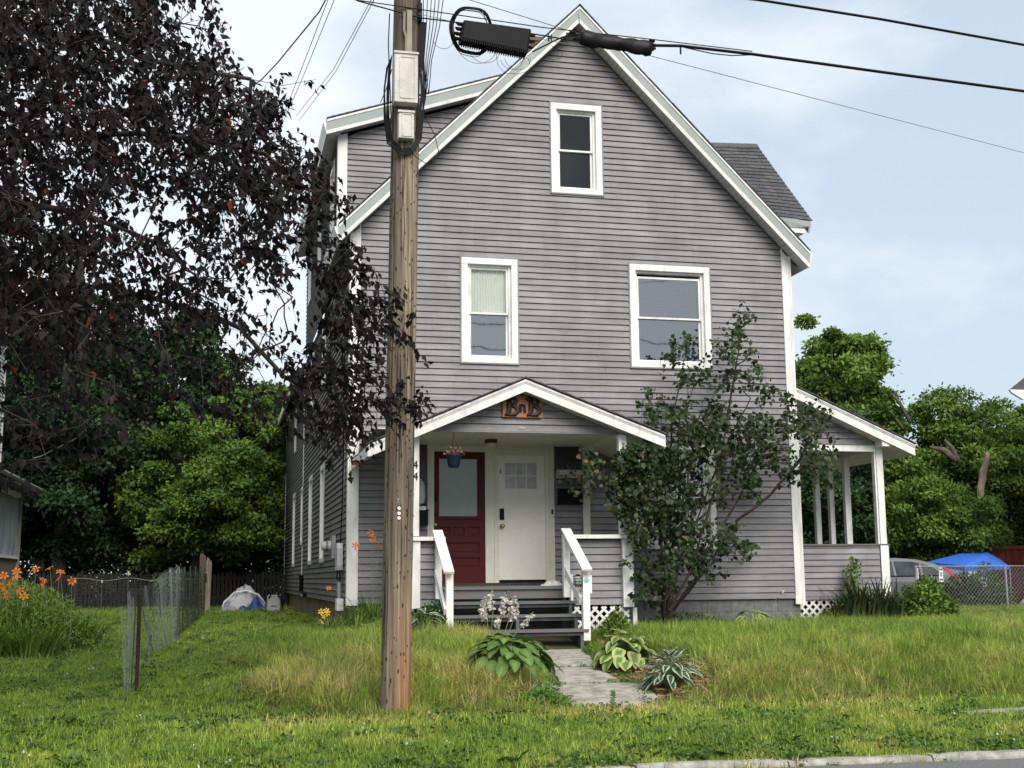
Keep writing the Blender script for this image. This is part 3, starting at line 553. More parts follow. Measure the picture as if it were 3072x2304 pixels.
# --- steps -------------------------------------------------------------
c = MB(); xs = (1.075, 2.885)
for x in (1.10, 2.02, 2.84):                                       # stringers cut as saw-teeth
    pts = [(-1.96, .20)]
    for k, (y, z) in enumerate([(-2.02,.20), (-2.30,.02), (-2.58,-.155), (-2.86,-.345)]):
        pts += [(y, z)] if k == 0 else [(y+.28, z), (y, z)]
    pts += [(-2.86, -.60), (-2.55, -.60), (-1.96, -.16)]
    c.prism([(x-.02, y, z) for y, z in pts], (.045, 0, 0))
steps = c.build('front_steps', mat('grey_stringer', (.10,.11,.11), rough=.7), house)
for y, z, x0, x1 in ((-2.32,.055,1.075,2.95), (-2.60,-.118,1.065,2.94), (-2.89,-.308,1.055,2.93)):
    bx('step_tread', M_DECK, steps, x0, x1, y, y+.135, z-.036, z); bx('step_tread', M_DECK, steps, x0, x1, y+.142, y+.275, z-.036, z)
    bx('tread_nosing', M_DECKD, steps, x0+.03, x1-.03, y+.03, y+.05, z-.085, z-.038)
bx('stair_backing', M_DARK, steps, 1.0, 3.0, -1.90, -1.88, -.60, .09); bx('skirt_board', M_DECKD, steps, 1.12, 2.86, -1.93, -1.91, -.02, .09)  # backing: near-black sheet stands in for the shaded void behind the treads
bx('newel_post', M_WHITED, steps, 2.862, 2.957, -2.87, -2.78, -.46, .462); bx('newel_post', M_WHITED, steps, 1.0, 1.092, -2.87, -2.78, -.42, .45)
bx('rail_post', M_WHITED, steps, 2.805, 2.895, -2.12, -2.03, .10, .97); bx('rail_post', M_WHITED, steps, .985, 1.07, -2.12, -2.03, .10, .95); bx('rail_post', M_WHITED, steps, 2.896, 2.93, -2.14, -2.06, -.0, .42); bx('rail_post', M_WHITED, steps, 2.958, 2.99, -2.86, -2.79, .16, .40)
c = MB(); c.beam((2.872,-2.0,1.052), (2.892,-2.98,.468), .138, .032); c.build('hand_rail', M_WHITED, steps); c = MB(); c.beam((1.028,-2.0,1.028), (1.015,-2.98,.452), .138, .032); c.build('hand_rail', M_WHITED, steps)
c = MB(); c.beam((2.83,-2.06,.50), (2.845,-2.80,.07), .034, .10); c.build('lower_rail', M_WHITED, steps); c = MB(); c.beam((.985,-2.10,.46), (.985,-2.86,-.06), .034, .10); c.build('lower_rail', M_WHITED, steps); c = MB(); c.beam((.972,-2.40,-.08), (.990,-2.98,-.46), .03, .11); c.build('stringer_board', M_WHITED, steps)
c = MB(); c.lathe((2.912,-2.872,.335), [(0,0),(.036,0),(.036,.003),(0,.0032)], 18, (0,-1,0)); c.build('round_sticker', mat('blue_sticker', (.10,.38,.46), rough=.4, col2=(.5,.6,.62), scale=20, stretch=(1,1,3)), steps)
c = MB(); c.lathe((2.80,-2.84,.25), [(.0,.16),(.02,.16),(.045,.135),(.058,.10),(.058,.04),(.03,.0),(0,0)], 10); c.build('lantern_globe', mat('lantern_glass', (.30,.32,.30), rough=.2), steps, smooth=True)
c = MB()
for k in range(8): a = k*PI/4; c.tube([(2.80+.03*math.cos(a),-2.84+.03*math.sin(a),.40),(2.80+.062*math.cos(a),-2.84+.062*math.sin(a),.34),(2.80+.062*math.cos(a),-2.84+.062*math.sin(a),.29),(2.80+.03*math.cos(a),-2.84+.03*math.sin(a),.24)], .003, 4)
for z, r_ in ((.36,.06),(.32,.063),(.28,.061)): c.tube([(2.80+r_*math.cos(k*PI/6),-2.84+r_*math.sin(k*PI/6),z) for k in range(13)], .003, 4)
c.lathe((2.80,-2.84,.39), [(0,.03),(.02,.025),(.045,0),(0,0)], 10); c.build('lantern_cage', M_IRON, steps)
# wall fixtures beside the doors
for q_ in ((.985,1.19,1.50,2.52), (3.262,3.690,2.05,2.53)): dp = bx('dark_screen', mat('dark_screen', (.03,.031,.036), rough=.35), porch, q_[0], q_[1], -.030, -.023, q_[2], q_[3]); bx('screen_frame', M_BLACK, porch, q_[0], q_[1], -.036, -.0305, q_[2], q_[2]+.02)
c = MB(); c.lathe((1.08,-.16,1.62), [(0,.26),(.02,.26),(.05,.22),(.055,.19),(.07,.17),(.075,.0),(.05,-.10),(0,-.12)], 10); c.box(1.05,1.11,-.10,-.03,1.80,1.9); c.build('wall_lantern', mat('frosted_lantern', (.5,.52,.48), rough=.25), porch, smooth=False)
c = MB(); c.box(.99, 1.19, -.20, -.035, 1.18, 1.40); c.prism([(.98,-.21,1.40),(1.2,-.21,1.40),(1.2,-.03,1.44),(.98,-.03,1.44)], (0,0,.012)); c.build('wall_letter_box', M_BLACK, porch); bx('envelope', M_WHITE, porch, 1.02, 1.16, -.19, -.17, 1.40, 1.47)
bx('ceiling_lamp_base', mat('red_brown_fixture', (.07,.012,.010), rough=.5), porch, 1.95, 2.11, -.98, -.82, 2.385, 2.438); c = MB(); c.lathe((2.03,-.90,2.384), [(.075,0),(.085,-.01),(.07,-.035),(.04,-.05),(0,-.055)], 14); c.build('ceiling_lamp_glass', mat('lamp_glass', (.6,.6,.5), rough=.25), porch, smooth=True)
# ================================================================== SIDE PORCH (part of the house)
SY = .40
c = MB(); c.box(7.46, 9.26, .45, 3.0, .12, .2); sp = c.build('side_porch', M_DECK, house)
FS = front(SY); siding('porch_siding', FS, .02, .86, lambda z: 7.46, lambda z: 9.10, [], M_SIDING, sp); bx('half_wall_core', M_SIDING, sp, 7.46, 9.10, SY+.03, SY+.08, 0, .86); bx('half_wall_core', M_SIDING, sp, 9.12, 9.22, SY+.08, 3.0, 0, .86)
bx('half_wall_cap', mat('weathered_cap', (.15,.14,.13), rough=.9), sp, 7.46, 9.30, SY-.03, SY+.12, .865, .893); bx('skirt_board', M_SIDING, sp, 7.48, 9.12, SY-.02, SY-.001, -.035, .018)
post('porch_pier', 9.12, 9.262, SY-.03, SY+.10, .02, .864, sp); post('porch_post', 9.135, 9.245, SY-.02, SY+.09, .894, 2.56, sp); bx('post_side_face', M_WHITED, sp, 9.10, 9.134, SY-.0, SY+.10, .894, 2.50)
post('porch_post', 9.13, 9.23, 1.55, 1.65, .88, 2.50, sp); post('porch_post', 9.13, 9.21, 2.15, 2.25, .88, 2.50, sp); post('porch_post', 9.13, 9.22, 2.72, 2.82, .88, 2.50, sp)
c = MB(); c.beam((9.17,SY+.05,2.53), (9.17,3.0,2.53), .11, .10); c.beam((7.46,SY+.03,2.53), (9.12,SY+.03,2.53), .09, .10); c.beam((7.46,2.95,2.53), (9.12,2.95,2.53), .09, .10); c.build('porch_beam', M_WHITE, sp)
c = MB(); c.box(7.46, 9.85, SY+.0, 3.15, 2.585, 2.60); c.build('porch_ceiling', M_CEIL, sp)
A_, B_ = Vector((7.46, .12, 3.56)), Vector((9.72, .12, 2.585)); sk = (A_.z-B_.z)/(B_.x-A_.x)
siding('gable_board', FS, 2.60, 3.42, lambda z: 7.46, lambda z: min(9.12, 7.46+(3.56-.18-z)/sk), [], M_SIDING, sp)
slab([A_, B_, (9.72, 3.3, 2.585), (7.46, 3.3, 3.56)], .03, M_SHINGLE, 'porch_roof_slope', sp)
for (d0, d1, t0, b0, m, n_) in ((.006,.034,.040,0,M_WHITE,'drip_edge'), (.036,.056,.028,0,M_WHITE,'rake_strip'), (.058,.195,.016,-.02,M_WHITE,'rake_fascia')):
    c = MB(); P = []
    for E_p in (A_, B_): P += [E_p+Vector((0,-t0,-d0)), E_p+Vector((0,-t0,-d1)), E_p+Vector((0,-b0,-d1)), E_p+Vector((0,-b0,-d0))]
    c.add(P, [(0,4,5,1),(1,5,6,2),(2,6,7,3),(3,7,4,0),(0,1,2,3),(7,6,5,4)]); c.build(n_, m, sp)
for i in range(12):
    a_ = A_.lerp(B_, i/12); b_ = A_.lerp(B_, (i+1.03)/12); o = Vector((0,-1,0)); e = .06+.01*random.random(); s_ = MB(); s_.prism([a_+o*e+Vector((0,0,.012)), b_+o*e+Vector((0,0,.005)), b_+Vector((0,.25,.005)), a_+Vector((0,.25,.012))], (0,0,.016)); s_.build('rake_shingle', M_SHINGLE, sp)
bx('eave_fascia', M_WHITE, sp, 9.70, 9.72, .14, 3.3, 2.40, 2.55); c = MB(); c.add([(9.70,.12,2.40),(9.70,3.3,2.40),(9.22,3.3,2.58),(9.22,.12,2.58)], [(0,1,2,3)]); c.add([(7.46,.12,3.36),(9.70,.12,2.40),(9.70,.42,2.40),(7.46,.42,3.36)], [(0,1,2,3)]); c.build('eave_soffit', M_CEIL, sp)
bx('capital_block', M_WHITE, sp, 9.12, 9.26, .13, .40, 2.55, 2.66); bx('capital_block', M_WHITE, sp, 9.262, 9.38, .13, .26, 2.60, 2.66)
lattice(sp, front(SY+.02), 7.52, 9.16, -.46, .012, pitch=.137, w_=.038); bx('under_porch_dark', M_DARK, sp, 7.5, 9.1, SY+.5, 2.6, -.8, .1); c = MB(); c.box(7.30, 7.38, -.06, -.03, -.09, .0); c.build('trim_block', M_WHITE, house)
# --- utilities on the left wall ------------------------------------------
c = MB(); p = (-.02, 2.05, .90); c.box(-.10, -.03, 1.85, 2.25, .72, 1.10); mt = c.build('electric_meter', M_STEEL, house)
c = MB(); c.lathe((-.10, 2.05, .93), [(.085,0),(.085,.06),(.075,.07),(.075,.13),(.06,.15),(0,.15)], 16, (-1,0,0)); c.build('meter_glass', mat('meter_glass', (.45,.46,.44), rough=.15), mt, smooth=True)
bx('meter_band', M_BLACK, mt, -.175, -.16, 1.965, 2.135, .85, 1.01)
c = MB(); c.prism([(-.12,.62,.52),(-.12,.98,.52),(-.12,1.0,.60),(-.12,1.0,.86),(-.12,.92,.94),(-.12,.68,.94),(-.12,.6,.86),(-.12,.6,.60)], (.09,0,0)); jb = c.build('junction_box', mat('grey_box_enamel', (.52,.53,.52), rough=.4), house)
bx('box_latch', M_STEEL, jb, -.135, -.121, .76, .84, .72, .745)
c = MB(); c.tube([(-.06,.75,.52),(-.06,.75,.33)], .012, 6); c.tube([(-.09,.82,.52),(-.10,.84,.42),(-.07,.80,.33)], .010, 6); c.build('black_conduit', M_BLACK, jb); c = MB(); c.tube([(-.06,.78,.34),(-.06,.78,-.05)], .045, 10); c.build('service_pipe', M_STEEL, jb); bx('small_white_box', M_WHITE, house, -.13, -.03, .42, .72, -.10, .08)
c = MB(); c.tube([(-.04,.45,5.4),(-.045,.5,4.2),(-.05,.55,3.1),(-.04,.62,2.4),(-.05,.60,1.5),(-.06,.72,.95)], .010, 5); c.build('wall_cable', M_BLACK, house); c = MB(); c.tube([(-.04,.35,2.9),(-.045,.30,2.3),(-.05,.32,1.8),(-.04,.55,1.4)], .007, 5); c.build('wall_cable', M_STEEL, house)
c = MB(); c.tube([(-.06,10.3,.42),(-.06,10.35,.10)], .05, 8); c.tube([(-.06,10.35,.10),(-.06,9.0,.04)], .035, 8); c.tube([(-.06,10.3,.42),(-.06,10.3,.48)], .065, 8); c.build('vent_pipe', M_BLACK, house)
c = MB(); c.tube([(.44,-.03,4.5),(.42,-.035,3.9),(.40,-.03,3.2),(.43,-.035,2.4)], .006, 4); c.build('wall_cable', M_SIDING, house)
# ================================================================== THINGS ON THE PORCH
sg = thing('wooden_sign', 'wooden BnB sign with dark carved letters on the porch gable', 'sign', (2.247, -2.03, 2.79))
bx('sign_board', mat('stained_pine_board', (.47,.21,.075), rough=.55, col2=(.30,.12,.04), scale=5, stretch=(.7,1,9), bump=.1), sg, 1.957, 2.537, -2.062, -2.036, 2.635, 2.948)
M_LET = mat('dark_painted_letter', (.022,.010,.018), rough=.45, var=.3)
def blob_letter(nm, x, z, h, sw):          # brush-like capital B with a hooked foot and top flag
    c = MB(); y = -2.075
    def st(pts, r): 
        c2 = MB(); c2.tube([(x+a*h*1.08, y, z+b*h) for a, b in pts], [q*h*1.32 for q in r], 8); c.add(c2.v, c2.f)
    st([(-.27,.30),(-.34,.42),(-.20,.50),(-.05,.44)], [.04,.06,.07,.06]); st([(-.10,.44),(-.12,.10),(-.13,-.25),(-.22,-.44),(-.34,-.47)], [.09,.10,.10,.08,.04])
    st([(-.10,.45),(.14,.44),(.24,.27),(.12,.10),(-.08,.04)], [.05,.075,.085,.075,.05]); st([(-.05,.03),(.20,-.02),(.32,-.22),(.18,-.42),(-.10,-.45),(-.20,-.46)], [.05,.085,.10,.09,.06,.04])
    for i, p in enumerate(c.v): c.v[i] = (p[0], y+(p[1]-y)*.35, p[2])
    return c.build(nm, M_LET, sg, smooth=True)
blob_letter('letter', 2.085, 2.79, .27, 0); blob_letter('letter', 2.405, 2.79, .27, 0)
c = MB(); y = -2.072; c.tube([(2.212,y,2.815),(2.215,y,2.71)], .021, 6); c.tube([(2.212,y,2.785),(2.236,y,2.818),(2.270,y,2.80),(2.276,y,2.705)], [.015,.019,.020,.021], 6); c.build('letter', M_LET, sg)
# hanging basket
hb = thing('hanging_basket', 'dark blue hanging pot of faded pink flowers in front of the red door', 'hanging plant', (1.277, -1.9, 1.9))
c = MB(); c.lathe((1.277,-1.9,1.922), [(0,0),(.072,0),(.080,.02),(.105,.155),(.112,.16),(.112,.185),(.10,.185),(.095,.15),(0,.15)], 20); c.build('pot', mat('dark_blue_pot', (.006,.010,.026), rough=.4), hb, smooth=False)
c = MB(); c.tube([(1.277,-1.9,2.437),(1.277,-1.9,2.41),(1.268,-1.9,2.395),(1.283,-1.9,2.38),(1.277,-1.9,2.34)], .005, 5)
for k in range(3): a = k*2.1; c.tube([(1.277,-1.9,2.34),(1.277+.105*math.cos(a),-1.9+.105*math.sin(a),2.105)], .002, 4)
c.build('hanger', M_BLACK, hb)
# ================================================================== GROUND, ROAD, KERB, WALK
M_SOIL = mat('turf_soil', (.055,.062,.022), rough=1, col2=(.075,.060,.032), scale=4, bump=.5, bscale=30)
xs = np.unique(np.concatenate([np.array([-1500,-600,-250,-120,-60,-35,-22,-15,-10,-7]), np.arange(-5.5, 12, .22), np.arange(12, 24, 1.0), np.array([26,30,36,45,60,90,150,300,700,1500])]))
ys = np.unique(np.concatenate([np.arange(-10.36, -2, .16), np.arange(-2, 17, .5), np.array([18,20,23,27,33,40,55,80,120,200,400,900,1500])]))
XX, YY = np.meshgrid(xs, ys); ZZ = ground(XX, YY); V = np.stack([XX.ravel(), YY.ravel(), ZZ.ravel()], 1); nx, ny = len(xs), len(ys)
ii = np.arange(nx-1)[None, :]+np.arange(ny-1)[:, None]*nx; F = np.stack([ii, ii+1, ii+nx+1, ii+nx], -1).reshape(-1, 4)
link('ground', npmesh('ground', V, F), M_SOIL, smooth=True, kind='structure')
M_ROAD = mat('asphalt', (.20,.20,.195), rough=.9, col2=(.085,.085,.085), scale=55, c2pos=(.35,.62), bump=.6, bscale=160, detail=8)
bxs = MB(); bxs.add([(-400,-18.0,-1.036),(400,-18.0,-1.036),(400,-10.22,-1.036),(-400,-10.22,-1.036)], [(0,1,2,3)]); bxs.build('road', M_ROAD, kind='structure')
bxs = MB(); bxs.add([(-1500,-900,-1.16),(1500,-900,-1.16),(1500,-9.9,-1.16),(-1500,-9.9,-1.16)], [(0,1,2,3)]); bxs.build('street_ground', M_SOIL, kind='structure')
kroot = None
M_KERB = mat('old_concrete_kerb', (.42,.41,.37), rough=.95, col2=(.24,.23,.20), scale=9, bump=.5, bscale=50)
def kerb_y(x): return -10.235-(x-1.4)*.052
c = MB(); c.add([(-30, kerb_y(-30)-.03, -1.13), (60, kerb_y(60)-.03, -1.13), (60, kerb_y(60)+.2, -1.13), (-30, kerb_y(-30)+.2, -1.13)], [(0,1,2,3)]); kroot = c.build('kerb', M_KERB, kind='structure')
x = -6.0
while x < 9:
    l = 1.1+random.random()*.5; y0, y1 = kerb_y(x), kerb_y(x+l-.015); zt = -.995+random.uniform(-.012, .008); n = 7; c = MB(); P = []
    for i in range(n+1):
        t = i/n; xx = x+(l-.015)*t; yy = y0+(y1-y0)*t; j = random.uniform(-.006, .006); P.append([(xx, yy+j, -1.12), (xx, yy+.012+j, zt-.03+j*.5), (xx, yy+.035+j, zt+j), (xx, yy+.13, zt+j*.6), (xx, yy+.15, -1.1)])
    vs = [p for q in P for p in q]; fs = [(i*5+k, (i+1)*5+k, (i+1)*5+k+1, i*5+k+1) for i in range(n) for k in range(4)]+[(0,1,2,3,4), tuple(n*5+k for k in (4,3,2,1,0))]
    c.add(vs, fs); c.build('kerb_stone', M_KERB, kroot); x += l
M_CONC = mat('worn_concrete', (.40,.37,.32), rough=.9, col2=(.20,.185,.155), scale=7, c2pos=(.36,.60), bump=.35, bscale=70, randobj=.06)
def slabmesh(c4, th=.06, n=10):
    c4 = [np.array(p, float) for p in c4]; mb = MB(); V = []
    for j in range(n+1):
        for i in range(n+1):
            a, b = i/n, j/n; p = (c4[0]*(1-a)+c4[1]*a)*(1-b)+(c4[3]*(1-a)+c4[2]*a)*b; e = (i in (0, n)) + (j in (0, n)); p = p+np.array([rng.uniform(-.012,.012)*(e > 0), rng.uniform(-.012,.012)*(e > 0), -.010*(e > 0)+rng.uniform(-.003,.003)]); V.append(p)
    F = [(j*(n+1)+i, j*(n+1)+i+1, (j+1)*(n+1)+i+1, (j+1)*(n+1)+i) for j in range(n) for i in range(n)]; mb.add(V, F)
    ed = [i for i in range(n+1)]+[j*(n+1)+n for j in range(1, n+1)]+[n*(n+1)+i for i in range(n-1, -1, -1)]+[j*(n+1) for j in range(n-1, 0, -1)]; m = len(ed); b0 = len(mb.v)
    mb.v += [(mb.v[k][0], mb.v[k][1], mb.v[k][2]-th) for k in ed]; mb.f += [(ed[i], b0+i, b0+(i+1) % m, ed[(i+1) % m]) for i in range(m)]
    return mb
c = MB(); c.add([(1.5,-7.7,-.90),(2.0,-7.7,-.90),(2.6,-2.9,-.66),(2.2,-2.9,-.66)], [(0,1,2,3)]); wk = c.build('front_walk', M_SOIL, kind='structure')
SL = [[(1.15,-7.86,-.80),(2.20,-7.90,-.80),(2.42,-6.50,-.70),(1.50,-6.42,-.70)], [(1.58,-6.38,-.695),(2.22,-6.43,-.695),(2.34,-5.22,-.625),(1.80,-5.15,-.625)], [(1.78,-5.12,-.62),(2.36,-5.18,-.62),(2.78,-3.0,-.55),(2.12,-2.95,-.55)]]
for c4 in SL: slabmesh(c4).build('concrete_slab', M_CONC, wk)
c = MB(); c.add([(3.5,-9.1,-.92),(30,-7.2,-.92),(30,-7.0,-.92),(3.5,-8.9,-.92)], [(0,1,2,3)]); sw = c.build('sidewalk', M_CONC, kind='structure')
x = 4.7
while x < 9.5:
    y = -8.98+(x-4.1)*.10; slabmesh([(x, y+.03, -.858), (x+1.18, y+.15, -.858), (x+1.16, y+.30, -.850), (x, y+.18, -.850)], n=6).build('sidewalk_slab', M_CONC, sw); x += 1.2
# ================================================================== UTILITY POLE
PB, PT = Vector((-.369, -8.0, -.95)), Vector((-.238, -8.0, 9.4))
pole = thing('utility_pole', 'weathered wooden utility pole with two grey equipment boxes in front of the house', 'utility pole', (-.369, -8.0, -.82))
n, k = 46, 28; V = []; prof = [1+.012*math.sin(3*t*2*PI/k+1)+.010*math.sin(7*t*2*PI/k) for t in range(k)]
for i in range(n+1):
    t = i/n; c_ = PB.lerp(PT, t); r = .1335-.004*t
    for j in range(k): a = 2*PI*j/k; q = r*(prof[j]+.006*math.sin(i*.9+j*2.1)); V.append((c_.x+q*math.cos(a), c_.y+q*math.sin(a), c_.z))
m = bpy.data.materials.new('weathered_pole_wood'); m.use_nodes = True; t = m.node_tree; b = t.nodes['Principled BSDF']; b.inputs['Roughness'].default_value = .85; b.inputs['Specular IOR Level'].default_value = .2
N_, L_ = t.nodes.new, t.links.new
tc = N_('ShaderNodeTexCoord'); mp = N_('ShaderNodeMapping'); mp.inputs['Scale'].default_value = (34, 34, .9); L_(tc.outputs['Object'], mp.inputs[0])
g = N_('ShaderNodeTexNoise'); g.inputs['Scale'].default_value = 1.0; g.inputs['Detail'].default_value = 8; g.inputs['Roughness'].default_value = .65; L_(mp.outputs[0], g.inputs['Vector'])
r1 = N_('ShaderNodeValToRGB'); e = r1.color_ramp.elements; e[0].position = .30; e[0].color = (.075,.063,.053,1); e[1].position = .70; e[1].color = (.42,.37,.30,1); q = e.new(.46); q.color = (.215,.18,.14,1); L_(g.outputs['Fac'], r1.inputs[0])
mp2 = N_('ShaderNodeMapping'); mp2.inputs['Scale'].default_value = (5, 5, .5); L_(tc.outputs['Object'], mp2.inputs[0]); g2 = N_('ShaderNodeTexNoise'); g2.inputs['Scale'].default_value = 1.3; g2.inputs['Detail'].default_value = 3; L_(mp2.outputs[0], g2.inputs['Vector'])
r2 = N_('ShaderNodeValToRGB'); r2.color_ramp.elements[0].position = .38; r2.color_ramp.elements[0].color = (.62,.60,.58,1); r2.color_ramp.elements[1].position = .62; r2.color_ramp.elements[1].color = (1.15,1.08,.98,1); L_(g2.outputs['Fac'], r2.inputs[0])
mu = N_('ShaderNodeMixRGB'); mu.blend_type = 'MULTIPLY'; mu.inputs[0].default_value = 1; L_(r1.outputs[0], mu.inputs[1]); L_(r2.outputs[0], mu.inputs[2])
sp_ = N_('ShaderNodeSeparateXYZ'); L_(tc.outputs['Object'], sp_.inputs[0]); mr = N_('ShaderNodeMapRange'); mr.inputs['From Min'].default_value = 1.5; mr.inputs['From Max'].default_value = .0; L_(sp_.outputs['Z'], mr.inputs['Value'])
mx2 = N_('ShaderNodeMath'); mx2.operation = 'MULTIPLY'; L_(mr.outputs[0], mx2.inputs[0]); mrx = N_('ShaderNodeMapRange'); mrx.inputs['From Min'].default_value = -.08; mrx.inputs['From Max'].default_value = .10; L_(sp_.outputs['X'], mrx.inputs['Value']); L_(mrx.outputs[0], mx2.inputs[1])
mo = N_('ShaderNodeMixRGB'); mo.blend_type = 'MULTIPLY'; mo.inputs[2].default_value = (1.12,.62,.36,1); L_(mx2.outputs[0], mo.inputs[0]); L_(mu.outputs[0], mo.inputs[1])
mrz = N_('ShaderNodeMapRange'); mrz.inputs['From Min'].default_value = 4.6; mrz.inputs['From Max'].default_value = 5.8; L_(sp_.outputs['Z'], mrz.inputs['Value']); mg = N_('ShaderNodeMixRGB'); mg.blend_type = 'MULTIPLY'; mg.inputs[2].default_value = (.55,.56,.60,1); L_(mrz.outputs[0], mg.inputs[0]); L_(mo.outputs[0], mg.inputs[1])
vor = N_('ShaderNodeTexVoronoi'); vor.inputs['Scale'].default_value = 1; mp3 = N_('ShaderNodeMapping'); mp3.inputs['Scale'].default_value = (16, 16, 6); L_(tc.outputs['Object'], mp3.inputs[0]); L_(mp3.outputs[0], vor.inputs['Vector'])
rk = N_('ShaderNodeValToRGB'); rk.color_ramp.elements[0].position = .10; rk.color_ramp.elements[0].color = (.25,.2,.18,1); rk.color_ramp.elements[1].position = .18; rk.color_ramp.elements[1].color = (1,1,1,1); L_(vor.outputs['Distance'], rk.inputs[0])
mk = N_('ShaderNodeMixRGB'); mk.blend_type = 'MULTIPLY'; mk.inputs[0].default_value = 1; L_(mg.outputs[0], mk.inputs[1]); L_(rk.outputs[0], mk.inputs[2]); L_(mk.outputs[0], b.inputs['Base Color'])
bp = N_('ShaderNodeBump'); bp.inputs['Strength'].default_value = .9; bp.inputs['Distance'].default_value = .02; L_(g.outputs['Fac'], bp.inputs['Height']); L_(bp.outputs[0], b.inputs['Normal']); M_POLE = m
c = MB(); c.v = V; c.f = [(i*k+j, i*k+(j+1) % k, (i+1)*k+(j+1) % k, (i+1)*k+j) for i in range(n) for j in range(k)]+[tuple(n*k+j for j in range(k))]; c.build('pole_shaft', M_POLE, pole, smooth=True)
M_CRACK = mat('dark_crack', (.03,.022,.016), rough=1)
def pc(z): t = (z-PB.z)/(PT.z-PB.z); return PB.lerp(PT, t)
for _ in range(34):                                             # drying checks and woodpecker/climbing-iron nicks
    a = random.uniform(-2.9, -.3); z0 = random.uniform(-.7, 5.6); ln = random.uniform(.25, 1.4); c = MB(); pts = []
    for i in range(7):
        z = z0+ln*i/6; p = pc(z); aa = a+.03*math.sin(i*1.3+a*9); pts.append((p.x+.1335*math.cos(aa), p.y+.1335*math.sin(aa), z))
    c.tube(pts, [.0008]+[.0030]*5+[.0008], 4); c.build('wood_crack', M_CRACK, pole)
c = MB()
for _ in range(150):
    a = random.uniform(-2.9, -.25); z = random.uniform(-.5, 5.0); p = pc(z); c.obox((p.x+.1325*math.cos(a), p.y+.1325*math.sin(a), z), (.0035*math.sin(a), -.0035*math.cos(a), 0), (.004*math.cos(a), .004*math.sin(a), 0), (0, 0, random.uniform(.006, .014)))
c.build('spike_marks', M_CRACK, pole, kind='stuff')
M_CAB = mat('pale_grey_cabinet', (.60,.58,.53), rough=.5, col2=(.46,.44,.40), scale=7, bump=.12)
def cab(x0, x1, z0, z1, dpt, nm):
    y1 = -8.118; y0 = y1-dpt; c = MB(); c.box(x0, x1, y0, y1, z0, z1); o = c.build(nm, M_CAB, pole, bevel=.008)
    c = MB(); c.box(x0-.006, x1+.006, y0-.012, y0+.03, z1-.012, z1+.008); c.build('cabinet_lid', M_CAB, o)
    c = MB(); w_, h_ = x1-x0, z1-z0
    a, b_, d, e = x0+w_*.24, x1-w_*.14, z0+h_*.09, z1-h_*.09; r = .006
    for p, q in (((a,d),(b_,d)), ((b_,d),(b_,e)), ((b_,e),(a,e)), ((a,e),(a,d))): c.beam((p[0],y0-.001,p[1]), (q[0],y0-.001,q[1]), .010, .010, up=(0,1,0))
    c.build('door_ridge', M_CAB, o); return o
cab(-.436, -.214, 4.752, 5.240, .12, 'equipment_cabinet'); cab(-.392, -.246, 4.412, 4.672, .10, 'equipment_cabinet')
c = MB(); c.tube([(-.315,-8.15,5.24),(-.313,-8.15,5.42),(-.335,-8.15,5.50),(-.332,-8.15,5.68)], .012, 6); c.box(-.31,-.262,-8.165,-8.13,5.24,5.70); c.build('conduit', mat('weathered_conduit', (.30,.27,.22), rough=.8), pole); c = MB(); c.box(-.20,-.16,-8.13,-7.9,5.62,5.80); c.build('cable_clamp', M_BLACK, pole)
lp = MB()
for k_ in range(7):                                            # cable loops round the lower box
    e = k_*.008; sx = random.uniform(-.01,.01); lp.tube([(-.445-e,-8.12,5.25-.1*k_*.2),(-.475-e+sx,-8.13,4.9),(-.47-e,-8.14,4.62),(-.44-e,-8.15,4.42-e),(-.36,-8.17,4.33-e*1.5),(-.27+e*.3,-8.16,4.34-e),(-.215+e,-8.14,4.44),(-.20+e,-8.13,4.62),(-.185+e+sx,-8.12,4.9),(-.19+e,-8.11,5.3),(-.17+e,-8.1,5.62)], .0052, 5)
lp.tube([(-.30,-8.16,4.36),(-.22,-8.17,4.25),(-.12,-8.15,4.20),(-.03,-8.1,4.24),(.005,-8.08,4.36),(-.03,-8.07,4.52),(-.12,-8.08,4.68),(-.16,-8.1,4.9)], .004, 5); lp.build('cable_loops', M_BLACK, pole)
c = MB()
for k_ in range(7):
    x = -.17+.012*k_; c.tube([(x-.01,-8.10,4.45+.1*k_),(x+.012+.02*math.sin(k_),-8.1,4.9),(x+.03*k_*.2,-8.08,5.25),(x+.02*k_,-8.05,5.62),(x+.035*k_,-8.0,6.3),(x+.05*k_,-7.9,7.2)], .0042, 4)
c.tube([(-.445,-8.1,4.6),(-.47,-8.05,5.4),(-.46,-8.05,5.7)], .006, 5); c.build('riser_cables', M_BLACK, pole)
tg = MB(); text('7', .062, 'number_tag', M_STEEL, pole, FM(-.372, -8.137, 1.062), ext=.002)
for z in (1.00, .955, .913): c = MB(); c.lathe((-.360,-8.134, z), [(0,0),(.013,0),(.013,.003),(0,.0035)], 12, (0,-1,.25)); c.build('round_tag', mat('aluminium_tag', (.72,.72,.70), rough=.35, metal=.3), pole)
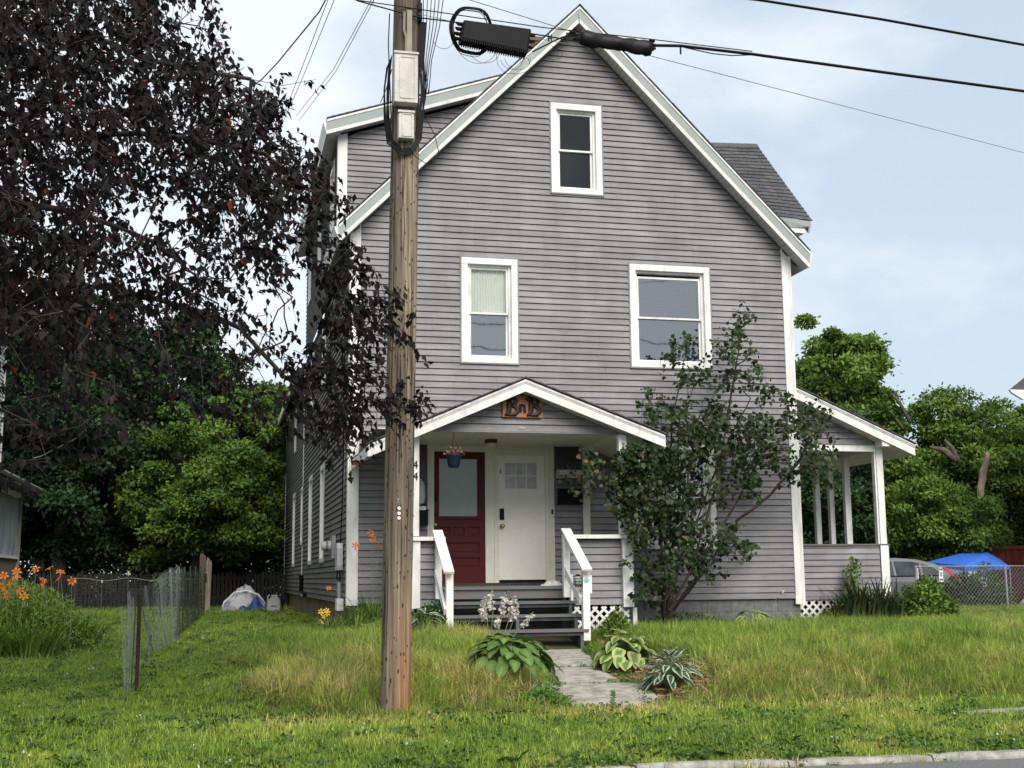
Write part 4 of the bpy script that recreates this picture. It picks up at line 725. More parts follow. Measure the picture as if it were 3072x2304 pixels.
# ================================================================== OVERHEAD CABLES
def cable(nm, label, pts, r, m=M_BLACK, sag=0, n=26, nn=6, group=None):
    P = [Vector(p) for p in pts]; Q = []
    for i in range(len(P)-1):
        for j in range(n): t = j/n; p = P[i].lerp(P[i+1], t); p.z -= sag*4*t*(1-t); Q.append(p)
    Q.append(P[-1]); c = MB(); c.tube(Q, r, nn); o = c.build(nm, m, None, smooth=True, label=label, category='cable')
    if group: o['group'] = group
    return o
M_CABLE = mat('cable_sheath', (.006,.006,.008), rough=.5, spec=.15); M_WIRE = mat('grey_wire', (.16,.17,.18), rough=.4)
yd = lambda u, v, y=-8.14: tuple(Yd(u, v, y))
cable('overhead_cable', 'thick black bundled cable running right from below the second black splice cover', [yd(1400,98), yd(1470,99), yd(1625,117), yd(1900,155), yd(2212,197), yd(2700,262)], .0150)
cable('overhead_cable', 'thin steel strand above the black splice cases, lashed to the cables', [yd(700,-14), yd(770,0), yd(905,20), yd(1170,59), yd(1400,84), yd(1625,111)], .0052, m=M_CABLE)
cable('overhead_cable', 'black cable from pole passing just under the top strand to the second splice', [yd(770,1), yd(905,38), yd(1000,50), yd(1090,63), yd(1180,78), yd(1260,92)], .0068)
cable('overhead_cable', 'black cable arching over the gable peak between the two splice cases', [yd(1150,112), yd(1190,92), yd(1215,80), yd(1250,74), yd(1310,82), yd(1400,92)], .0075, n=6)
cable('overhead_cable', 'black cable hanging in a shallow loop right of the second splice', [yd(1480,103), yd(1540,116), yd(1580,120), yd(1640,118)], .0055, n=6)
cable('overhead_cable', 'topmost thick black cable crossing the upper right corner of the sky', [yd(1500,-16), yd(1640,0), yd(1900,41), yd(2212,97), yd(2600,160)], .0135)
cable('overhead_wire', 'thin grey wire slanting down through the right side of the sky', [yd(990,-8), yd(1395,118, -7), tuple(Yd(2212,330,-3)), tuple(Yd(2600,450,0))], .0040, m=M_WIRE, n=8)
cable('overhead_wire', 'fine wire from the pole top to the gable peak side', [yd(905,30), yd(1000,52), yd(1100,70), yd(1230,96)], .0028, m=M_WIRE)
cable('service_drop', 'black twisted service wire curving down left behind the dark tree', [yd(705,-4,-7), yd(690,25,-6.5), yd(645,80,-6), yd(600,135,-5), yd(565,172,-4), yd(470,240,-2), yd(330,330,4)], .0085, n=5)
cable('service_drop', 'left one of two straight grey wires beside the twisted service wire', [yd(716,-20,-7), yd(640,178,-4), yd(600,280,0)], .0045, m=M_WIRE, n=10)
cable('service_drop', 'right one of two straight grey wires beside the twisted service wire', [yd(730,-20,-7), yd(655,165,-4), yd(600,290,0)], .0045, m=M_WIRE, n=10)
cable('service_drop', 'upper pale grey wire running from the pole down behind the dark tree', [yd(806,-8,-7.9), yd(720,150,-4), yd(640,250,0)], .0045, m=M_WIRE, n=8)
cable('service_drop', 'lower pale grey wire running from the pole down behind the dark tree', [yd(812,-8,-7.9), yd(725,155,-4), yd(645,262,0)], .0045, m=M_WIRE, n=8)
cable('service_drop', 'thin black wire dropping beside the left edge of the pole to the dormer roof', [yd(846,150,-8.1), yd(835,190,-7), yd(822,222,-3)], .005, n=8)
cable('service_drop', 'pair of thin wires rising at far left from the neighbouring eave', [tuple(Yd(20,1005,6)), tuple(Yd(90,985,6)), tuple(Yd(160,950,5)), tuple(Yd(215,905,4))], .012, m=M_WIRE, n=6)
# splice cases
sc = thing('splice_case', 'large ribbed black cable splice case hanging left of the gable peak', 'splice case', (.57, -8.14, 5.55))
def O(u, v): return Vector(Yd(u, v, -8.14))
a, b_, c_, d_ = O(999,48), O(1145,68), O(1137,119), O(992,90)
c = MB(); c.prism([d_+Vector((0,-.07,0)), c_+Vector((0,-.07,0)), b_+Vector((0,-.07,0)), a+Vector((0,-.07,0))], (0,.16,0)); body = c.build('case_body', mat('black_case', (.0045,.005,.0065), rough=.5, spec=.12), sc, bevel=.018)
ax = (c_-d_).normalized(); up_ = (a-d_).normalized(); c = MB()
for i in range(30): p = d_+ax*((c_-d_).length*(i+.5)/30); c.obox(p+Vector((0,-.0,-.004)), ax*.005, Vector((0,.075,0)), up_*.012)
c.build('case_ribs', M_BLACK, sc, kind='stuff')
for i in range(4): p = a.lerp(d_, (i+.5)/4); c = MB(); c.tube([p+Vector((.01,0,0)), p-ax*.035, p-ax*.06+Vector((0,0,.01))], [.018,.020,.008], 8); c.build('cable_port', M_BLACK, sc)
for i in range(3): p = b_.lerp(c_, (i+.6)/4); c = MB(); c.tube([p-ax*.01, p+ax*.03, p+ax*.06], [.018,.016,.007], 8); c.build('cable_port', M_BLACK, sc)
for u in (1015, 1075, 1130, 1185): p = O(u, 33+(u-905)*.148); c = MB(); c.beam(p, p+Vector((0,0,-.075)), .012, .006); c.beam(p+Vector((.03,0,.0)), p+Vector((.03,0,-.075)), .008, .006); c.box(p.x-.006, p.x+.036, -8.145, -8.135, p.z-.045, p.z-.035); c.build('strand_hanger', M_BLACK, sc)
s2 = thing('splice_cover', 'sagging black rubber splice cover crossing the right side of the gable peak', 'splice cover', (1.8, -8.14, 5.63))
A0, A1, n = O(1252,80), O(1405,104), 18; c = MB(); k = 12; V = []
for i in range(n+1):
    t = i/n; p = A0.lerp(A1, t); rh = .076+.008*math.sin(t*7+1)-.004*math.cos(t*21); rh *= min(1, .75+t*6, .8+(1-t)*6); ry = .05+.012*math.sin(t*14)
    for j in range(k): q = 2*PI*j/k; V.append((p.x+.004*math.sin(j*2+i), p.y+ry*math.cos(q), p.z+rh*math.sin(q)*(1.1 if math.sin(q) < 0 else .9)+.006*math.sin(i*1.7+j*1.3)))
c.v = V; c.f = [(i*k+j, i*k+(j+1) % k, (i+1)*k+(j+1) % k, (i+1)*k+j) for i in range(n) for j in range(k)]+[tuple(reversed(range(k))), tuple(n*k+j for j in range(k))]
c.build('rubber_sleeve', mat('black_rubber_sheet', (.006,.0065,.008), rough=.45, spec=.2, bump=.3, bscale=12), s2, smooth=True)
for u, v in ((1237,70),(1243,84),(1408,88),(1410,104),(1412,97)): p = O(u, v); c = MB(); c.tube([p-ax*.03, p+ax*.03], [.016,.014], 8); c.build('cable_port', M_BLACK, s2)
for u in (1225, 1250, 1410, 1470): p = O(u, 40+(u-905)*.115); c = MB(); c.beam(p+Vector((0,0,.03)), p+Vector((0,0,-.06)), .016, .008); c.build('strand_hanger', M_BLACK, s2)
cl_ = thing('cable_coil', 'coil of spare black cable hanging beside the utility pole', 'cable coil', (.33, -8.1, 5.58)); c = MB()
for k_ in range(10):
    cx, cz = .325+random.uniform(-.012,.02), 5.585+random.uniform(-.015,.01); rx, rz = .195+random.uniform(-.01,.02), .235+random.uniform(-.015,.02); r_ = .0065 if k_ < 6 else .0032
    c.tube([(cx+rx*math.cos(t*PI/16), -8.10+.02*math.sin(t)+.004*k_, cz+rz*math.sin(t*PI/16)) for t in range(33)], r_, 5)
c.build('coil_loops', M_CABLE, cl_); c = MB()
for cx, cz, r_ in ((.45,5.43,.16),(.38,5.46,.20),(.78,5.36,.13),(.72,5.34,.11),(.05,5.48,.10)):
    c.tube([(cx+r_*math.cos(t*PI/14), -8.08, cz+r_*math.sin(t*PI/14)) for t in range(15, 29)], .0022, 4)
c.tube([yd(1140,125), yd(1150,150), yd(1120,160), yd(1090,158), yd(1075,140), yd(1072,118)], .0022, 4); c.tube([yd(1190,98), yd(1215,112), yd(1212,125), yd(1195,130), yd(1178,122)], .0025, 4); c.build('thin_drops', M_CABLE, cl_)
# ================================================================== VEGETATION
def nrmv(a): return a/np.maximum(np.linalg.norm(a, axis=-1, keepdims=True), 1e-9)
SHAPES = {'ovate': (np.array([[0,0,0],[.40,.5,.10],[.40,-.5,.10],[1,0,-.08],[.45,0,0]]), np.array([[0,4,1],[4,3,1],[0,2,4],[4,2,3]])),
          'round': (np.array([[0,0,0],[.18,.40,.06],[.55,.46,.08],[1,0,-.10],[.55,-.46,.08],[.18,-.40,.06],[.45,0,0]]), np.array([[6,1,0],[6,2,1],[6,3,2],[6,4,3],[6,5,4],[6,0,5]])),
          'card': (np.array([[0,-.5,0],[1,-.35,.1],[1,.35,-.05],[0,.5,0]]), np.array([[0,1,2],[0,2,3]])),
          'lobed': (np.array([[0,0,0],[.35,.5,.05],[.5,.2,0],[1,.05,-.05],[.5,-.25,.03],[.3,-.5,.06]]), np.array([[0,2,1],[0,3,2],[0,4,3],[0,5,4]]))}
def leafverts(pos, d, up, L_, W_, shape):
    T, F = SHAPES[shape]; d = nrmv(d); s = nrmv(np.cross(up, d)); u = np.cross(d, s); n = len(pos)
    V = pos[:, None]+d[:, None]*(T[None, :, 0:1]*L_[:, None, None])+s[:, None]*(T[None, :, 1:2]*W_[:, None, None])+u[:, None]*(T[None, :, 2:3]*L_[:, None, None])
    FF = (F[None]+(np.arange(n)*len(T))[:, None, None]).reshape(-1, 3); return V.reshape(-1, 3), FF, len(T)
def leafmass(name, pos, d, up, L_, W_, m, parent, v=None, shape='ovate', single=0, sname='leaf', kind='stuff'):
    n = len(pos); v = rng.random(n) if v is None else v; o0 = np.array(wloc(parent))
    if single:
        dist = ((pos-CAM)**2).sum(1) + rng.random(n)*6; idx = np.argsort(dist)[:single]; keep = np.ones(n, bool); keep[idx] = False
        T, F = SHAPES[shape]; tm = npmesh(sname, T, F); tm.materials.append(m)
        dd = nrmv(d[idx]); s = nrmv(np.cross(up[idx], dd)); u = np.cross(dd, s)
        for k, i in enumerate(idx):
            o = bpy.data.objects.new(sname, tm); COL.objects.link(o); o.parent = parent; p = pos[i]-o0; a, b, c = dd[k]*L_[i], s[k]*W_[i], u[k]*L_[i]
            o.matrix_local = Matrix(((a[0],b[0],c[0],p[0]),(a[1],b[1],c[1],p[1]),(a[2],b[2],c[2],p[2]),(0,0,0,1)))
        pos, d, up, L_, W_, v = pos[keep], d[keep], up[keep], L_[keep], W_[keep], v[keep]
    V, F, k = leafverts(pos, d, up, L_, W_, shape); me = npmesh(name, V-o0, F, {'v': np.repeat(v, k)}); return link(name, me, m, parent, kind=kind)
def rdir(n): return nrmv(rng.normal(size=(n, 3)))
def network(seed_chains, targets, r0=.0022, step=.16, jit=.02, maxr=.12, powr=.48, sag=.0, nside=5, pull=None):
    """nearest-node branching from seed chains to targets; returns MB of tubes"""
    nodes, par = [], []
    for ch, root in seed_chains:
        ch = [np.array(p, float) for p in ch]; prev = root
        for i, p in enumerate(ch):
            if i == 0 and root is None: nodes.append(p); par.append(-1); prev = len(nodes)-1; continue
            q = nodes[prev] if prev is not None else ch[0]; k = max(1, int(np.linalg.norm(p-q)/.18))
            for j in range(1, k+1): nodes.append(q+(p-q)*j/k+rng.normal(size=3)*.006); par.append(prev); prev = len(nodes)-1
    N0 = len(nodes); arr = np.zeros((200000, 3)); arr[:N0] = nodes; par = par+[]; cnt = N0; w8 = np.zeros(200000)
    base = arr[0]; ds = [min(np.linalg.norm(arr[:N0]-t, axis=1)) for t in targets]
    for ti in np.argsort(ds):
        t = targets[ti]; dd = np.linalg.norm(arr[:cnt]-t, axis=1)
        if pull is not None: dd = dd+pull*np.maximum(0, arr[:cnt, 2]-t[2])
        i = int(np.argmin(dd)); q = arr[i]; D = np.linalg.norm(t-q); k = max(1, int(D/step)); prev = i; off = rng.normal(size=3)*D*.08
        for j in range(1, k+1):
            s_ = j/k; p = q+(t-q)*s_+off*math.sin(PI*s_)+rng.normal(size=3)*jit; p[2] += sag*D*math.sin(PI*s_); arr[cnt] = p; par.append(prev); prev = cnt; cnt += 1
        w8[prev] += 1
    for i in range(cnt-1, 0, -1):
        if par[i] >= 0: w8[par[i]] += w8[i]
    rad = np.minimum(maxr, r0*np.maximum(w8[:cnt], 1)**powr); P = arr[:cnt]; par = np.array(par)
    idx = np.where(par >= 0)[0]; A, B = P[par[idx]], P[idx]; ra = rad[par[idx]]; rb = rad[idx]; big = ra > rb*2.2; ra = np.where(big, rb*1.25, ra)
    d = nrmv(B-A); s = nrmv(np.cross(d, np.array([.13, .07, 1.0]))); u = np.cross(d, s); th = np.arange(nside)*2*PI/nside
    ring = lambda C_, r: C_[:, None]+(s[:, None]*np.cos(th)[None, :, None]+u[:, None]*np.sin(th)[None, :, None])*r[:, None, None]
    V = np.concatenate([ring(A, ra), ring(B, rb)], 1).reshape(-1, 3); m = len(idx); k = np.arange(nside); k2 = (k+1) % nside
    F = np.stack([k, k2, k2+nside, k+nside], 1)[None]+(np.arange(m)*2*nside)[:, None, None]; return V, F.reshape(-1, 4), P
M_BARK = mat('dark_bark', (.045,.038,.032), rough=.95, var=.4, bump=.3)
M_BARKG = mat('grey_bark', (.12,.11,.09), rough=.95, var=.4, bump=.5)
# ---------------------------------------------------------------- dark purple tree in front, left
ptree = thing('purple_leaf_tree', 'large dark purple-leaved tree overhanging the left side, its branches crossing the utility pole', 'tree', (-8.2, -8.8, -.85))
TG = [[1,1,1,.92,.42,0,0,0,0,0],[1,1,.96,.93,.95,.32,.12,0,0,0],[.95,1,1,1,1,1,.42,0,0,0],[.95,.92,.88,.85,1,1,.95,.12,0,0],[1,.9,.62,.5,.78,.95,.9,.55,0,0],[.95,.9,.8,.75,.70,.78,.5,.9,.6,0],
      [1,1,.92,.85,.72,.42,.42,.95,.97,0],[.75,.75,.6,.55,.5,.5,.6,.85,.55,0],[.5,.5,.4,.38,.38,.45,.75,.85,.97,.9],[.38,.33,.12,.06,.04,.05,.3,.65,.0,0],[.16,.06,0,0,0,0,0,.10,0,0]]
EDGE = [(0,492),(60,500),(120,512),(150,560),(165,640),(150,705),(175,712),(195,650),(250,660),(300,682),(340,705),(380,742),(440,755),(500,768),(560,812),(600,850),(650,876),(700,892),(740,900),(765,850),(800,800),(850,930),(880,945),(900,880),(915,800),(960,800),(1000,778),(1015,730),(1040,690)]
def edge(y): return np.interp(y, [e[0] for e in EDGE], [e[1] for e in EDGE])
tg, twd = [], []
tries = 0
while len(tg) < 2900 and tries < 200000:
    tries += 1; u = rng.uniform(-130, 960); v = rng.uniform(-110, 1060); cu = min(9, max(0, u/100)); cv = min(10, max(0, v/100)); i, j = int(cv), int(cu)
    den = TG[i][j]; lim = edge(v)
    if u > lim-14+rng.normal()*5 or rng.random() > (-math.log(max(.015, 1-den*.94)))/2.9: continue
    if 595 < u < 700 and 590 < v < 745 and rng.random() < .72: continue
    if 700 < u < 960 and 835 < v < 900 and abs(v-868) > 22 and u > 800: continue
    y = rng.uniform(-10.4, -6.4) if u < 640 else rng.uniform(-9.6, -8.32)
    if u < 300: y = rng.uniform(-11.0, -6)
    tg.append(Yd(u, v, y))
tg = np.array(tg)
Ld = lambda pts: [tuple(Yd(u, v, y)) for u, v, y in pts]
chains = [([(-8.2,-8.8,-.9), (-8.15,-8.8,1.2), (-8.0,-8.75,2.6), (-7.7,-8.7,4.0), (-7.3,-8.7,5.5), (-7.0,-8.6,7.5)], None),
 (Ld([(-300,640,-8.5), (-60,600,-8.4), (100,612,-8.3), (240,625,-8.25), (324,645,-8.2), (433,676,-8.2), (520,707,-8.3), (566,760,-8.4), (617,817,-8.45), (690,850,-8.5)]), 14),
 (Ld([(-300,420,-9), (-60,330,-9), (100,290,-9), (300,290,-9), (420,300,-9), (560,330,-8.9), (680,400,-8.8)]), 20),
 (Ld([(-300,140,-8.5), (0,60,-8.5), (143,77,-8.5), (233,90,-8.5), (317,133,-8.5), (480,160,-8.6), (610,185,-8.7)]), 26),
 (Ld([(-200,500,-9.6), (0,430,-9.8), (200,470,-9.8), (330,520,-9.6), (430,600,-9.4)]), 18)]
V, F, PN = network(chains, tg, r0=.0019, step=.14, maxr=.17, powr=.44, sag=.05)
link('trunk', npmesh('trunk', V-np.array(wloc(ptree)), F), M_BARK, ptree, smooth=True)
c = MB(); c.tube(Ld([(170,560,-8.4),(176,660,-8.4),(178,735,-8.45),(166,800,-8.5),(150,840,-8.5),(136,872,-8.5)]), [.034,.032,.028,.022,.016,.006], 7); c.tube(Ld([(178,735,-8.45),(190,800,-8.4),(186,860,-8.4),(170,925,-8.4)]), [.02,.016,.012,.005], 6); c.build('dead_branch', M_BARKG, ptree, smooth=True)
n = len(tg); K = 11; outw = nrmv(np.array([.75, -.15, -.35])[None]+rng.normal(size=(n, 3))*.65)
tl = rng.uniform(.16, .34, n); tt = np.tile(np.linspace(.0, 1.0, K), n); ti = np.repeat(np.arange(n), K)
pos = tg[ti]-outw[ti]*(tl[ti]*.5)[:, None]+outw[ti]*(tl[ti]*tt)[:, None]+np.array([0,0,-1])[None]*(tl[ti]*tt*tt*.25)[:, None]+rng.normal(size=(n*K, 3))*.018
d = nrmv(outw[ti]*.35+np.array([0,0,-.75])[None]+rng.normal(size=(n*K, 3))*.55); up = nrmv(rng.normal(size=(n*K, 3))*.75+np.array([0,-.25,.8])[None])
L_ = rng.uniform(.048, .098, n*K); keep = rng.random(n*K) < .92; pos, d, up, L_ = pos[keep], d[keep], up[keep], L_[keep]
M_PURP = leafmat('purple_leaf', [(0,(.0040,.0035,.0036)),(.50,(.0085,.0074,.0070)),(.86,(.016,.0145,.012)),(.95,(.022,.006,.008)),(.994,(.026,.007,.008)),(1.0,(.18,.05,.014))], rough=.6, transl=.05, spec=.16)
leafmass('crown', pos, d, up, L_, L_*.56, M_PURP, ptree, shape='ovate', single=300)
# fine twigs carrying the leaves
c = MB()
for i in range(0, n, 2):
    a = tg[i]-outw[i]*tl[i]*.5; b = tg[i]; e = tg[i]+outw[i]*tl[i]*.5+np.array([0,0,-tl[i]*.22]); c.tube([a, b, e], [.0028,.002,.001], 3, cap=False)
c.build('twigs', M_BARK, ptree, kind='stuff')
# ---------------------------------------------------------------- lilac by the porch
lil = thing('lilac_bush', 'tall leggy lilac bush with dark stems growing before the front windows', 'shrub', tuple(Yd(1435,1335,-1.1)))
BL = [(1605,690,16,32,.9),(1578,742,38,28,.9),(1620,790,22,30,.5),(1480,742,26,18,.75),(1455,775,20,18,.4),(1480,800,50,32,.62),(1545,800,50,40,.45),(1630,825,40,40,.40),(1660,860,35,30,.3),(1400,870,30,30,.6),(1440,900,45,30,.6),(1500,905,70,42,.75),(1590,925,85,48,.8),(1660,940,50,50,.6),(1712,868,20,22,.5),(1742,905,48,38,1.1),(1762,950,40,34,.8),(1770,1000,40,40,.55),(1460,960,70,40,.9),(1560,990,80,40,.75),(1640,1000,60,40,.55),(1710,1010,40,40,.5),
      (1375,1000,45,36,1.3),(1420,1010,50,40,1.3),(1290,1020,30,22,.55),(1262,985,12,22,.7),(1255,1045,22,25,.6),(1310,1055,30,22,.5),(1360,1060,40,36,1.1),(1440,1070,55,46,.95),(1390,1120,50,40,.8),(1345,1110,22,22,.5),(1470,1130,50,46,.7),(1410,1180,50,40,.55),(1490,1195,60,40,.75),(1590,1185,34,22,1.3),(1560,1150,36,30,.6),(1530,1230,40,30,.4),(1420,1250,45,34,.6),(1400,1290,30,26,.4),(1802,1040,20,14,.6),(1590,1060,60,34,.45),(1520,1060,40,30,.5),(1360,1215,14,14,.4)]
lt = []
for cx, cy, rx, ry, dn in BL:
    for _ in range(int(dn*rx*ry/(27 if (cx > 1335 and cx < 1500 and cy > 990) else 38))):
        a = rng.uniform(0, 2*PI); r = math.sqrt(rng.random()); u, v = cx+rx*r*math.cos(a)*1.08, cy+ry*r*math.sin(a)*1.08; y = -1.05+rng.normal()*.42
        if u < 1330 and v > 930: y = min(y, -1.6)-.75
        elif u < 1400 and v > 930: y = min(y, -1.6)-.62
        lt.append(Yd(u, v, min(y, -.2)))
lt = np.array(lt); b0 = np.array(Yd(1435,1335,-1.1)); ch = [([b0+[0,0,-.15], b0], None)]
for u0, pts in [(1425,[(1410,1260),(1395,1180),(1385,1080),(1400,950)]),(1432,[(1435,1240),(1430,1150),(1440,1040),(1455,900),(1478,760)]),(1440,[(1460,1230),(1475,1130),(1490,1010),(1510,880)]),(1445,[(1480,1240),(1510,1150),(1540,1040),(1570,900),(1590,760),(1604,680)]),(1450,[(1500,1250),(1540,1170),(1600,1080),(1650,960)]),(1455,[(1520,1230),(1590,1130),(1660,1070),(1720,1000),(1760,930)]),(1420,[(1400,1270),(1370,1180),(1350,1100)]),(1450,[(1490,1260),(1540,1215),(1590,1180)]),(1438,[(1450,1200),(1462,1100),(1470,960),(1500,830)]),(1444,[(1475,1200),(1520,1100),(1560,990),(1620,860)])]:
    yy = -1.1; cc = [Yd(u0, 1320, yy+rng.normal()*.08)]+[Yd(u+rng.normal()*4, v, yy+rng.normal()*.22) for u, v in pts]; ch.append((cc, 1))
V, F, PN = network(ch, lt, r0=.0029, step=.10, maxr=.034, powr=.40, nside=4, pull=.9)
link('stems', npmesh('stems', V-np.array(wloc(lil)), F), mat('lilac_bark', (.055,.042,.034), rough=.9, var=.4), lil, smooth=True)
n = len(lt); K = 6; ti = np.repeat(np.arange(n), K); pos = lt[ti]+rng.normal(size=(n*K, 3))*.042; d = nrmv(rng.normal(size=(n*K, 3))*.6+np.array([0,-.25,-.45])[None]); up = nrmv(rng.normal(size=(n*K, 3))*.55+np.array([0,-.5,.8])[None]); L_ = rng.uniform(.055, .100, n*K)
zrel = pos[:, 2]; vv = np.clip(.24+.36*rng.random(n*K)+.18*np.sin(pos[:, 0]*3+pos[:, 2]*2.3), 0, 1)
M_LIL = leafmat('lilac_leaf', [(0,(.014,.030,.011)),(.4,(.024,.048,.015)),(.66,(.042,.068,.020)),(.84,(.085,.075,.028)),(1,(.13,.085,.04))], rough=.5, transl=.12, spec=.25)
leafmass('foliage', pos, d, up, L_, L_*.82, M_LIL, lil, v=vv, shape='round', single=300)
# ---------------------------------------------------------------- background trees
M_MAPLE = leafmat('maple_leaf', [(0,(.012,.030,.010)),(.6,(.028,.062,.020)),(1,(.052,.10,.030))], rough=.55, transl=.15, spec=.25)
M_ELDER = leafmat('boxelder_leaf', [(0,(.045,.095,.014)),(.5,(.105,.185,.026)),(1,(.20,.30,.05))], rough=.55, transl=.25, spec=.25)
M_OLIVE = leafmat('green_leaf', [(0,(.032,.066,.014)),(.5,(.065,.12,.022)),(1,(.11,.175,.032))], rough=.5, transl=.25)
def bgtree(label, x, y, zb, h, wd, n, ls, m, trunk=True, low=.25, seed=0, lean=0, group='trees behind the houses', dep=None, clumps=None, limbs=(), flat=1.0):
    r = np.random.default_rng(seed+5); root = thing('tree', label, 'tree', (x, y, zb), group); dep = dep or wd; c = MB()
    tz = zb+h*.55; pts = [(x, y, zb-.2), (x+lean*.3, y, zb+h*.25), (x+lean, y, tz)]; c.tube(pts, [wd*.045, wd*.035, wd*.012], 8)
    K = clumps or int(110+wd*9); cen = []
    for _ in range(K):
        q = r.normal(size=3); q /= np.linalg.norm(q); s_ = r.uniform(.25, 1.0)**.6*(1+.14*math.sin(3*math.atan2(q[2], q[0])+seed*1.7)+.10*math.sin(5*math.atan2(q[2], q[0])+seed)); cz = zb+h*(low+(1-low)/2); cen.append((x+lean+q[0]*wd*.46*s_, y+q[1]*dep*.46*s_, cz+q[2]*h*(1-low)*.47*s_*flat))
    cen = np.array(cen)
    for p in cen[::4]: c.tube([(x+lean*.5, y, zb+h*.3), ((x+lean*.7+p[0])/2, (y+p[1])/2, (tz+p[2])/2-.3), tuple(p)], [wd*.014, wd*.009, wd*.003], 5, cap=False)
    for a_, b_, r_ in limbs: c.tube([a_, tuple((np.array(a_)+np.array(b_))/2+np.array([0,0,.15])), b_], [r_, r_*.85, r_*.4], 7)
    c.build('trunk', M_BARKG, root, smooth=True)
    n = int(n*3.4); ls = ls*.52; per = n//K; ci = np.repeat(np.arange(K), per); rad = (wd*r.uniform(.045, .115, K))[ci]; q = nrmv(r.normal(size=(len(ci), 3))+np.array([0, -.25, .45])); sh = r.uniform(.5, 1.1, len(ci))*np.where(r.random(len(ci)) < .10, r.uniform(1.1, 1.6, len(ci)), 1)
    pos = cen[ci]+q*(rad*sh)[:, None]*np.array([1.25, 1.1, .72]); d = nrmv(q*.6+r.normal(size=(len(ci), 3))*.6+np.array([0,0,-.25])); up = nrmv(q+r.normal(size=(len(ci), 3))*.5+np.array([0,0,.35])); L_ = ls*r.uniform(.7, 1.3, len(ci))
    v = np.clip(.40+.34*(r.random(K)[ci]-.5)*2+.26*(r.random(len(ci))-.5)*2+.22*q[:, 2], .001, 1)  # clump tops tinted lighter, undersides darker: highlights and shadow put into leaf colour
    leafmass('crown', pos, d, up, L_, L_*.62, m, root, v=v, shape='card'); return root
def P3(u, v, y): return tuple(Yd(u, v, y))
bgtree('dark maple filling the gap behind the left neighbour house, farthest left', -9.2, 21, -.4, 9.6, 6.4, 15000, .26, M_MAPLE, seed=1, low=.10)
bgtree('dark maple directly behind the dead hanging branch', -6.4, 19, -.4, 9.4, 5.6, 16000, .22, M_MAPLE, seed=2, low=.12)
bgtree('tallest dark maple behind the purple tree, left of the yellow-green tree', -3.8, 22, -.4, 10.0, 5.6, 15000, .24, M_MAPLE, seed=3, low=.10)
bgtree('bright yellow-green boxelder beside the left wall of the grey house', -1.3, 20.6, -.4, 7.6, 3.7, 14000, .20, M_ELDER, seed=4, low=.18)
bgtree('small bright green boxelder with low drooping crown above the tarp pile', -2.55, 17.9, -.4, 5.6, 4.4, 14000, .18, M_ELDER, seed=5, low=.12)
bgtree('dark tree behind the tarp pile, tight against the house corner', -.6, 25.5, -.4, 8.0, 4.2, 9000, .24, M_OLIVE, seed=6, low=.08)
bgtree('broad shaded tree at the very back left beyond the picket fence', -8, 30, -.4, 10.0, 11, 13000, .38, M_MAPLE, seed=7, low=.05)
bgtree('shaded tree at the back centre-left, behind the boxelders', -2, 31, -.4, 9.0, 9, 10000, .38, M_MAPLE, seed=8, low=.05)
bgtree('tall green tree rising above the side porch roof', 20.8, 24.0, -.7, 11.2, 5.0, 15000, .27, M_ELDER, seed=9, low=.28, limbs=[(P3(1966,912,22.0), P3(1924,848,22.4), .075), (P3(1950,925,22.0), P3(1905,880,22.4), .06)], group='trees behind the parking lot')
bgtree('dark green tree seen through the side porch posts', 18.0, 21, -.7, 6.6, 6.5, 12000, .24, M_MAPLE, seed=10, low=.05, group='trees behind the parking lot')
bgtree('green tree with bare forked limb right of the side porch eave', 25.4, 22.8, -.7, 8.0, 5.6, 15000, .22, M_ELDER, seed=11, low=.22, limbs=[(P3(2072,1000,20.2), P3(2040,950,20.4), .10), (P3(2066,996,20.2), P3(2008,966,20.6), .13)], group='trees behind the parking lot')
bgtree('low bright green tree directly behind the car', 21.2, 19.0, -.7, 4.7, 4.8, 12000, .20, M_ELDER, seed=12, low=.15, group='trees behind the parking lot')
bgtree('bushy green tree at the right edge, beside the broken trunk', 28.0, 23.0, -.7, 7.3, 5.0, 13000, .22, M_ELDER, seed=13, low=.28, group='trees behind the parking lot')
bgtree('dark tree behind the blue canopy', 24.4, 25.5, -.7, 6.2, 6.5, 10000, .26, M_OLIVE, seed=14, low=.02, group='trees behind the parking lot')
bgtree('far dark tree closing the view between the side porch and lot', 22.0, 32, -.7, 7.0, 13, 10000, .40, M_MAPLE, seed=15, low=.0, group='trees behind the parking lot')
bgtree('far dark tree at the right edge behind the red container', 33.5, 33, -.7, 7.6, 11, 9000, .40, M_MAPLE, seed=16, low=.0, group='trees behind the parking lot')
bgtree('leafy tree entering at the right edge above the neighbour roof', 20.9, 7.2, -.4, 8.2, 3.0, 4000, .16, M_MAPLE, seed=17, low=.5)
sn = thing('broken_trunk', 'pale broken tree trunk standing among the green trees at right', 'tree trunk', P3(2128,1240,18.8)); c = MB(); c.tube([P3(2128,1240,18.8), P3(2122,1120,18.8), P3(2118,1060,18.8), P3(2124,1020,18.8), P3(2134,978,18.8)], [.14,.13,.12,.13,.07], 9); c.build('trunk', mat('split_bark', (.46,.36,.27), rough=.9, col2=(.14,.11,.09), scale=3, stretch=(1,1,.4)), sn)
